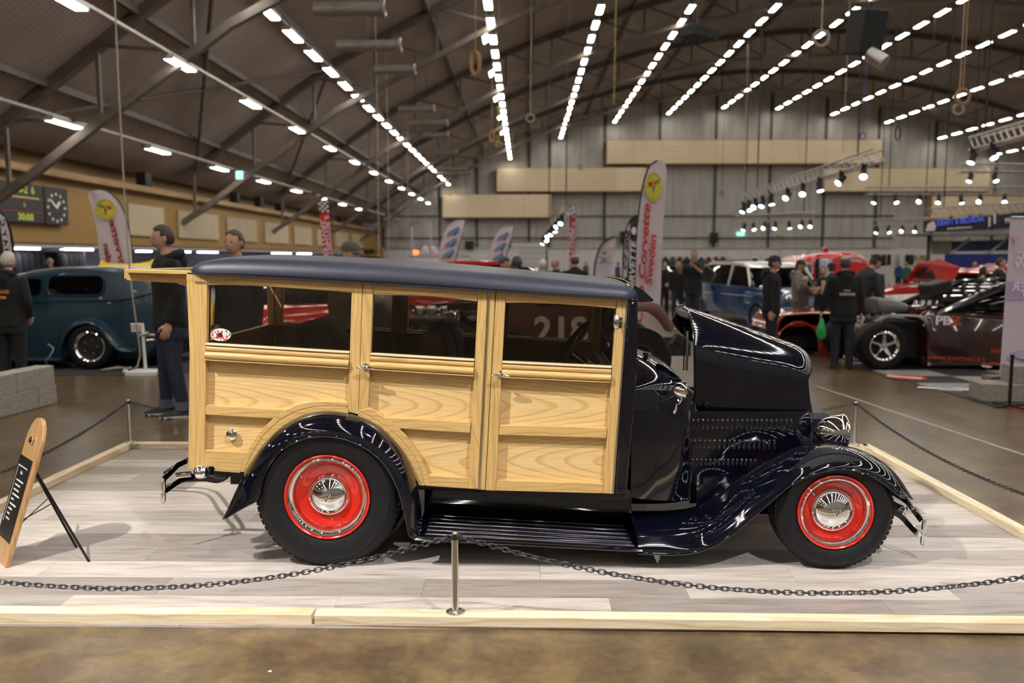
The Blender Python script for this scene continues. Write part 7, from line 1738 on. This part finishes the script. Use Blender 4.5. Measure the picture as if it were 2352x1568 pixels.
# ------------------------------------------------------------------ lighting trusses and stage spots
ALU = mat('aluminium_truss', (.50, .47, .44), .35, .8, .1, 6); SPB = mat('stage_lamp_black', (.01, .01, .011), .5); LENS = mat('stage_lamp_lens', (.9, .9, 1), .3, emit=(.85, .90, 1.0), estr=6)
def box_truss(a, b, w, lab, n, spots, drop=.55, hang=True, spot_scale=1.0):
    a, b = V3(a), V3(b); t = thing('lighting_truss', lab, 'truss', (a + b) / 2, group='lighting trusses'); o = t.location.copy(); d = (b - a).normalized(); sd = d.cross(Vector((0, 0, 1))).normalized() * w / 2; up = Vector((0, 0, w / 2))
    cs = [sd + up, sd - up, -sd - up, -sd + up]
    for c in cs: MB().tube([a + c, b + c], .03, 6).build('chord', ALU, t, o)
    for i in range(n):
        p, q = a.lerp(b, i / n), a.lerp(b, (i + 1) / n)
        br = MB(); br.tube([p + cs[0], q + cs[1]], .016, 5); br.tube([p + cs[3], q + cs[2]], .016, 5); br.tube([p + cs[1], q + cs[2]], .016, 5); br.build('bracing', ALU, t, o)
    if hang:
        for f_ in (.12, .88):
            p = a.lerp(b, f_); MB().tube([p + up, Vector((p.x, p.y, rb(p.x) - .02))], .025, 5).build('hanger', BLACK, t, o)
    for k, f_ in enumerate(spots):
        p = a.lerp(b, f_) - up + sd; sc = spot_scale * .68
        l = thing('stage_spotlight', 'black stage spotlight, %s from left, on the %s' % (ORD[k], lab), 'spotlight', p, group='stage spotlights'); po = V3(p)
        aim = Vector((-.35 + .5 * math.sin(k * 2.1), -.45 + .3 * math.cos(k * 1.7), -.75)).normalized()
        MB().beam(po + Vector((0, 0, .04)), po - Vector((0, 0, .28 * sc)), .2 * sc, .03).build('yoke', SPB, l, po, smooth=0)
        c = po - Vector((0, 0, .36 * sc)); MB().tube([c - aim * .24 * sc, c - aim * .2 * sc, c + aim * .12 * sc, c + aim * .22 * sc], [.09 * sc, .13 * sc, .14 * sc, .16 * sc], 14).build('lamp_body', SPB, l, po)
        MB().tube([c + aim * .221 * sc, c + aim * .232 * sc], .14 * sc, 14).build('lens', LENS, l, po)
box_truss(P(1712, 456, 37), P(2020, 356, 26), .38, 'long sloping truss right of centre', 26, (.03, .085, .15, .22, .30, .44, .56, .68, .82, .95), spot_scale=1.15)
box_truss(P(1690, 504, 42), P(1868, 496, 42), .36, 'short level truss left of the exit sign', 14, (.1, .22, .36, .5, .68, .84, .95))
box_truss(P(1990, 438, 40), P(2420, 438, 40), .34, 'long level truss across the right', 28, (.04, .15, .28, .38, .5, .6, .73), spot_scale=1.1)
box_truss(P(2005, 512, 46), P(2140, 508, 46), .36, 'small low truss before the event banner', 10, (.05, .25, .48, .7, .92))
box_truss(P(2205, 386, 33), P(2460, 386, 33), .3, 'upper level truss at the right edge', 14, (.08, .3), spot_scale=1.0)
box_truss(P(2240, 330, 21), P(2460, 270, 17), .3, 'highest sloping truss at the right edge', 14, (.06, .3), spot_scale=.9)
box_truss(P(2130, 490, 36), P(2440, 470, 36), .4, 'truss carrying the event banner', 18, (.16, .3, .38, .5, .62, .7, .85))
box_truss(P(1256, 535, 40), P(1308, 474, 32), .4, 'short steep truss beside the red chequered banner', 10, (.05, .2, .34, .48, .62, .76, .9))
# the truss over the aisle in front of the stand, carrying the two spots that light the wagon
tr_ = thing('lighting_truss', 'aluminium truss over the aisle in front of the stand', 'truss', (-.8, .3, 7.0), group='lighting trusses'); o = tr_.location.copy()
A, B = Vector((-6.0, 1.55, 6.78)), Vector((4.4, -1.0, 7.72))
for dx, dz in ((-.15, 0), (.15, 0), (0, .26)): MB().tube([A + Vector((0, dx, dz)), B + Vector((0, dx, dz))], .025, 6).build('chord', ALU, tr_, o)
for k in range(20):
    p, q = A.lerp(B, k / 20), A.lerp(B, (k + 1) / 20); br = MB(); br.tube([p + Vector((0, -.15, 0)), q + Vector((0, .15, 0))], .012, 5); br.tube([p + Vector((0, .15, 0)), q + Vector((0, 0, .26))], .012, 5); br.build('bracing', ALU, tr_, o)
for f_ in (.08, .92): p = A.lerp(B, f_); MB().tube([p + Vector((0, 0, .26)), Vector((p.x, p.y, rb(p.x) - .02))], .012, 6).build('hanger', DARKMET, tr_, o)
for lc, am, lab in (((-4.3, 1.1, 6.3), (-.6, 4.3, .6), 'left'), ((2.6, -.6, 7.2), (.9, 4.1, .3), 'right')):
    lc = V3(lc); aim = (V3(am) - lc).normalized(); l = thing('stage_spotlight', 'black stage spotlight aimed at the wagon, %s one over the aisle' % lab, 'spotlight', lc, group='stage spotlights')
    c = lc - aim * .12; MB().tube([c - aim * .36, c - aim * .32, c - aim * .05, c], [.07, .11, .12, .13], 16).build('lamp_body', SPB, l, lc); MB().tube([c, c + aim * .008], .11, 16).build('lens', LENS, l, lc)
    tp = A.lerp(B, (lc.x - A.x) / (B.x - A.x)); MB().beam(c - aim * .15, Vector((c.x - aim.x * .15, tp.y, tp.z)), .05, .02).build('yoke', SPB, l, lc, smooth=0)
# event banner on the last truss and stand below
eb = thing('event_banner', 'black event banner with blue lettering hanging from the right truss', 'banner', P(2240, 535, 35.5)); o = eb.location.copy()
MB().prism([P(2122, 508, 35.6), P(2460, 478, 35.6), P(2460, 518, 35.6), P(2122, 534, 35.6)], (0, .05, 0)).build('cloth', mat('banner_black', (.030, .028, .045), .6), eb, o, smooth=0)
def btext(s_, px0, py0, px1, py1, m, hpx):
    a, b = P(px0, py0, 35.5), P(px1, py1, 35.5); k = text(s_, hpx * 35.5 / FPX, m, eb, (a + b) / 2 - V3(o), (R(90), -math.atan2((b - a).z, (b - a).x), 0), 'lettering', .01, bold=.01); xs_ = [q.co.x for q in k.data.vertices]
    k.scale = ((b - a).length / (max(xs_) - min(xs_)), 1, 1)
btext('KRAFT & BILDELAR', 2152, 513, 2260, 502, mat('banner_blue', (.08, .12, .62), .5, emit=(.1, .15, .8), estr=.25), 17); btext('www.performance.se', 2175, 525, 2232, 521, WHITE, 6); btext('//', 2266, 514, 2292, 500, WHITE, 26); btext('PR', 2308, 508, 2322, 505, WHITE, 15)
MB().prism([P(a, b, 35.55) for a, b in ((2126, 531), (2132, 514), (2145, 507), (2150, 518), (2147, 530))], (0, .03, 0)).build('horse_head_mark', WHITE, eb, o, smooth=0)
sf = thing('stand_canopy', 'pale stand fascia with blue panel and struts under the event banner', 'stand', P(2240, 590, 37)); o = sf.location.copy()
MB().prism([P(2126, 536, 36), P(2460, 520, 36), P(2460, 536, 36), P(2130, 539, 36)], (0, 3, 0)).build('fascia', mat('pale_fascia', (.55, .50, .50), .6), sf, o, smooth=0)
MB().prism([P(2186, 554, 38), P(2460, 545, 38), P(2460, 572, 38), P(2186, 578, 38)], (0, .1, 0)).build('blue_panel', mat('stand_blue', (.06, .13, .32), .6, 0, .4, 2), sf, o, smooth=0)
for a, b, c, d in ((2182, 584, 2228, 548), (2270, 582, 2320, 542)): MB().cyl(P(a, b, 37), P(c, d, 37), .06, n=8).build('strut', ALU, sf, o)
for px in (2134, 2330): p = P(px, 540, 37); MB().cyl((p.x, 37, 0), p, .08, n=8).build('post', WALLP, sf, o)
MB().prism([P(2140, 552, 37.5), P(2186, 552, 37.5), P(2186, 584, 37.5), P(2140, 584, 37.5)], (0, .1, 0)).build('grey_panel', GREYW, sf, o, smooth=0)
bw_ = thing('fabric_wall', 'royal blue fabric wall behind the red cars', 'partition', (P(2250, 620, 34).x, 34, 0)); o = bw_.location.copy()
for k in range(9): x0, x1 = P(2170 + k * 24, 590, 34).x, P(2170 + (k + 1) * 24, 590, 34).x; MB().box(((x0 + x1) / 2, 34 + .03 * (k % 2), P(0, 583, 34).z / 2), (x1 - x0, .05, P(0, 583, 34).z)).build('panel', mat('royal_blue_fabric', (.02, .03, .20), .8, 0, .15, 2), bw_, o, smooth=0)
pb = thing('stall_wall', 'pale stall wall hung with dark pictures left of the blue fabric wall', 'stall', (P(2080, 600, 45).x, 45, 0)); o = pb.location.copy()
A, B = P(2000, 572, 45), P(2165, 572, 45); MB().box(((A.x + B.x) / 2, 45, A.z / 2), (B.x - A.x, .1, A.z)).build('wall', WB_, pb, o, smooth=0)
for k, px in enumerate((2004, 2014, 2030, 2042, 2062, 2084, 2094)): p = P(px, 594, 44.9); MB().box((p.x, 44.9, p.z - .05), (.2, .03, .55)).build('picture', [BLACK, SILV, BLKP][k % 3], pb, o, smooth=0)
for k in range(6): p = P(2104 + k * 6, 590, 44.85); MB().box((p.x, 44.85, p.z), (.12, .03, .2)).build('pennant', [mat('pennant_green', (.05, .35, .12), .6), YEL, REDT][k % 3], pb, o, smooth=0)
# brown timber stall and posters behind the cars
ts = thing('timber_stall', 'brown weathered timber stall behind the blue and grey saloon', 'stall', (P(1675, 620, 40).x, 40, 0)); o = ts.location.copy(); BRN = wood('weathered_brown_timber', (.20, .11, .055), (.12, .06, .03), 'X', 12, .7, 0, plank_random=.25)
for k in range(7): z1, z0 = P(0, 596 + k * 6, 40).z, P(0, 602 + k * 6, 40).z; A, B = P(1620, 600, 40), P(1724, 600, 40); MB().box(((A.x + B.x) / 2, 40, (z0 + z1) / 2), (B.x - A.x, .06, z1 - z0 - .01)).build('plank', BRN, ts, o, smooth=0)
for px in (1622, 1722): p = P(px, 596, 40); MB().box((p.x, 40.06, p.z / 2), (.1, .08, p.z)).build('post', BRN, ts, o, smooth=0)
for px, w_ in ((1733, 16), (1760, 12)):
    p = thing('poster_stand', 'white poster stand with dark photos right of the timber stall, %s one' % ('left' if px < 1750 else 'right'), 'poster', (P(px, 610, 38).x, 38, 0)); o = p.location.copy(); z1 = P(0, 588, 38).z; W_ = w_ * 38 / FPX
    MB().box((p.location.x, 38, z1 / 2), (W_, .08, z1)).build('board', WHITE, p, o, smooth=0)
    for k in range(3): MB().box((p.location.x, 37.95, z1 - .25 - .4 * k), (W_ * .8, .02, .3)).build('photo', BLKP if k % 2 else TB, p, o, smooth=0)
# jackets on a wall rail
jr = thing('jacket_rail', 'row of dark jackets hung along the foot boards beyond the photographer', 'clothes rack', (P(1590, 600, 46).x, 46, 0)); o = jr.location.copy()
A, B = P(1505, 590, 46), P(1672, 590, 46); MB().tube([A, B], .03, 6).build('rail', STEEL, jr, o)
for x in (A, B): MB().tube([x, Vector((x.x, 46, 0))], .03, 6).build('upright', STEEL, jr, o)
for k in range(10):
    p = P(1512 + k * 16.5, 594, 46); g = MB(); g.grid([[Vector((p.x + .22 * f_ * math.cos(q), 46 + .12 * f_ * math.sin(q), p.z + .02 - z)) for q in [R(45 * i) for i in range(8)]] for z, f_ in ((-.1, .2), (.05, .8), (.25, 1), (.9, 1.1))], cj=True, cap=True); g.build('garment', MATS['garment_%d' % (k % 4)], jr, o)
# ------------------------------------------------------------------ exit signs, ducts, ropes and rings under the roof
EX = mat('exit_green', (.05, .4, .25), .5, emit=(.35, .95, .75), estr=1.6)
for (p, lab) in ((P(1701, 537, YB - .3), 'green lit exit sign on the end wall'), (WX(550, 402, XL + 2.4), 'green lit exit sign hanging near the left roof slope')):
    x = thing('exit_sign', lab, 'exit sign', p); MB().box(p, (.62, .12, .3) if p.y > 60 else (.26, .06, .3)).build('box', EX, x, p, smooth=0)
    if p.y > 60: MB().box(p + Vector((-.15, -.07, 0)), (.12, .02, .2)).build('pictogram', WHITE, x, p, smooth=0); MB().box(p + Vector((.12, -.07, 0)), (.2, .02, .08)).build('arrow', WHITE, x, p, smooth=0)
    MB().box(p + Vector((0, .12, .1)), (.08, .25, .06)).build('bracket', DARKMET, x, p, smooth=0); 
    if p.y < 60: MB().cyl(p + Vector((0, .1, .12)), (p.x, p.y + .1, rt(p.x) + .05), .012, n=6).build('stem', DARKMET, x, p)
DUCT = mat('galvanised_duct', (.30, .28, .26), .4, .6, .15, 5)
for k, (px, py, Y, ln) in enumerate(((800, 22, 17.5, 1.4), (845, 105, 20.5, 1.5), (905, 160, 26, 1.2), (955, 250, 34, 1.4), (980, 282, 38, 1.8), (1000, 310, 42, 1.2), (1020, 350, 50, 1.4), (1035, 388, 56, 2.0), (1040, 398, 60, 2.6))):
    p = P(px, py, Y); d = thing('air_duct', 'horizontal galvanised air duct under the left roof slope, %s from the camera' % ['first', 'second', 'third', 'fourth', 'fifth', 'sixth', 'seventh', 'eighth', 'ninth'][k], 'duct', p, group='air ducts'); MB().cyl(p - Vector((ln / 2, 0, 0)), p + Vector((ln / 2, 0, 0)), .14, n=16).build('pipe', DUCT, d, p)
    MB().lathe([(.14, 0), (.18, .02), (.18, .1), (.14, .12), (.1, .02)], p + Vector((ln / 2 - .05, 0, 0)), 'X', 16).build('nozzle', DUCT, d, p); MB().cyl(p + Vector((0, 0, .18)), (p.x, p.y, rt(p.x) + .05), .012, n=6).build('hanger', DARKMET, d, p)
ROPE = MATS['pale_rope']; YRP = mat('yellow_rope', (.45, .38, .06), .7); BLR = mat('blue_rope', (.06, .08, .35), .6); TANR = mat('tan_rope', (.38, .22, .09), .8)
def hang(px, py0, py1, Y, m, lab, ring=None, r=.014):
    b = P(px, py1, Y); top_ = Vector((b.x, Y, rt(b.x) + .08)); t = thing('hanging_rope', lab, 'rope', b, group='ropes hanging from the roof'); MB().tube([top_, top_.lerp(b, .5) + Vector((.03, 0, 0)), b], r, 6).build('rope', m, t, b)
    if ring == 'ring': MB().tube([b + Vector((.14 * math.cos(a), 0, -.14 + .14 * math.sin(a))) for a in [R(20 * k) for k in range(18)]], .03, 6, closed=True).build('ring', m, t, b)
    if ring == 'coil':
        for k in range(3): MB().tube([b + Vector((.1 * math.cos(a) + .03 * k - .03, .03 * k, -.26 + .28 * math.sin(a))) for a in [R(20 * q) for q in range(18)]], .016, 5, closed=True).build('coil', m, t, b)
for a in ((1092, 0, 118, 20, TANR, 'tan rope with coiled end left of the central light row', 'coil'), (1218, 40, 262, 30, ROPE, 'pale rope with ring right of the central light row', 'ring'), (1410, 0, 240, 24, YRP, 'yellow rope hanging between the first and second light rows', None),
          (1887, 0, 70, 16, ROPE, 'pale rope with large ring right of the ridge', 'ring'), (1936, 0, 350, 33, ROPE, 'long pale rope before the upper acoustic box', None), (2212, 0, 205, 17, TANR, 'tan rope with ring near the right roof slope', 'ring'), (2202, 90, 240, 24, ROPE, 'pale rope with ring below the right light rows', 'ring'),
          (1982, 180, 305, 38, BLR, 'blue rope with ring before the upper acoustic box', 'ring'), (2064, 200, 290, 33, DARKMET, 'dark cable coil left of the right truss', 'coil'), (1130, 200, 300, 40, TANR, 'tan rope with coiled end low beside the central light row', 'coil'), (1144, 250, 325, 48, YRP, 'yellow rope with ring at the foot of the central light row', 'ring'),
          (1034, 300, 430, 55, YRP, 'yellow rope with coil at the end of the left light row', 'coil'), (870, 160, 590, 26, ROPE, 'long pale rope left of the white feather flags, nearest of three', None), (893, 310, 590, 32, ROPE, 'long pale rope left of the white feather flags, middle of three', None), (938, 370, 590, 40, ROPE, 'long pale rope left of the white feather flags, farthest of three', None),
          (1333, 300, 380, 58, DARKMET, 'dark cable with ring before the middle acoustic box', 'ring'), (1658, 360, 440, 60, DARKMET, 'dark cable with ring below the upper acoustic box', 'ring'), (1739, 250, 450, 37.2, DARKMET, 'dark hoist cable at the left end of the sloping truss', None), (1707, 280, 480, 50, ROPE, 'thin pale cord left of the sloping truss', None), (1412, 60, 110, 28, DARKMET, 'dark cable between the light rows right of centre', None)):
    hang(*a[:6], ring=a[6])
# black speaker cluster and projector under the roof
p = P(1988, 75, 16); sc_ = thing('hanging_speaker', 'black loudspeaker cluster hanging under the ridge at right', 'loudspeaker', p); MB().box(p, (.5, .5, .8), (.2, 0, .3)).build('case', BLACK, sc_, p, smooth=0, bevel=.03); MB().cyl(p + Vector((.05, -.1, -.4)), p + Vector((.25, -.3, -.62)), .14, n=14).build('horn', STEEL, sc_, p); MB().cyl(p + Vector((0, 0, .35)), (p.x, p.y, rt(p.x) + .05), .02, n=6).build('hanger', DARKMET, sc_, p)
p = P(1603, 78, 26); pj = thing('roof_fan_box', 'dark square ventilation box fixed under the roof right of centre', 'ventilation box', p); MB().box(p, (.9, .9, .25), (.1, .1, .5)).build('box', BLACK, pj, p, smooth=0); MB().cyl(p, (p.x, p.y, rt(p.x) + .05), .03, n=6).build('hanger', DARKMET, pj, p)
p = P(562, 360, 38); tag(MB().ell(p, (.25, .2, .16), 12, 8).build('blue_balloon', mat('blue_foil', (.02, .03, .25), .4), org=tuple(p)), 'dark blue balloon caught under the left roof slope', 'balloon')
p = P(1436, 545, YB - .4); tag(MB().box(p, (.9, .25, 1.1)).build('wall_heater', DARKMET, org=tuple(p), smooth=0, bevel=.03), 'dark grey box heater on the end wall beside the black feather flag', 'heater')
p = P(1078, 562, YB - .4); tag(MB().box(p, (.8, .25, .7)).build('wall_cabinet', DARKMET, org=tuple(p), smooth=0, bevel=.03), 'dark grey cabinet on the end wall between the white feather flags', 'cabinet')
p = P(1640, 546, YB - .4); tag(MB().box(p, (.7, .3, .9)).build('wall_loudspeaker', BLACK, org=tuple(p), smooth=0, bevel=.03), 'black loudspeaker on the end wall beyond the photographer', 'loudspeaker')
p = P(1792, 541, YB - 1); tag(MB().ell(p, (.35, .3, .25), 12, 8).build('ceiling_camera', mat('beige_plastic', (.4, .34, .24), .6), org=tuple(p)), 'beige lamp head under the short level truss', 'lamp')

bpy.data.scenes.remove(TMP)
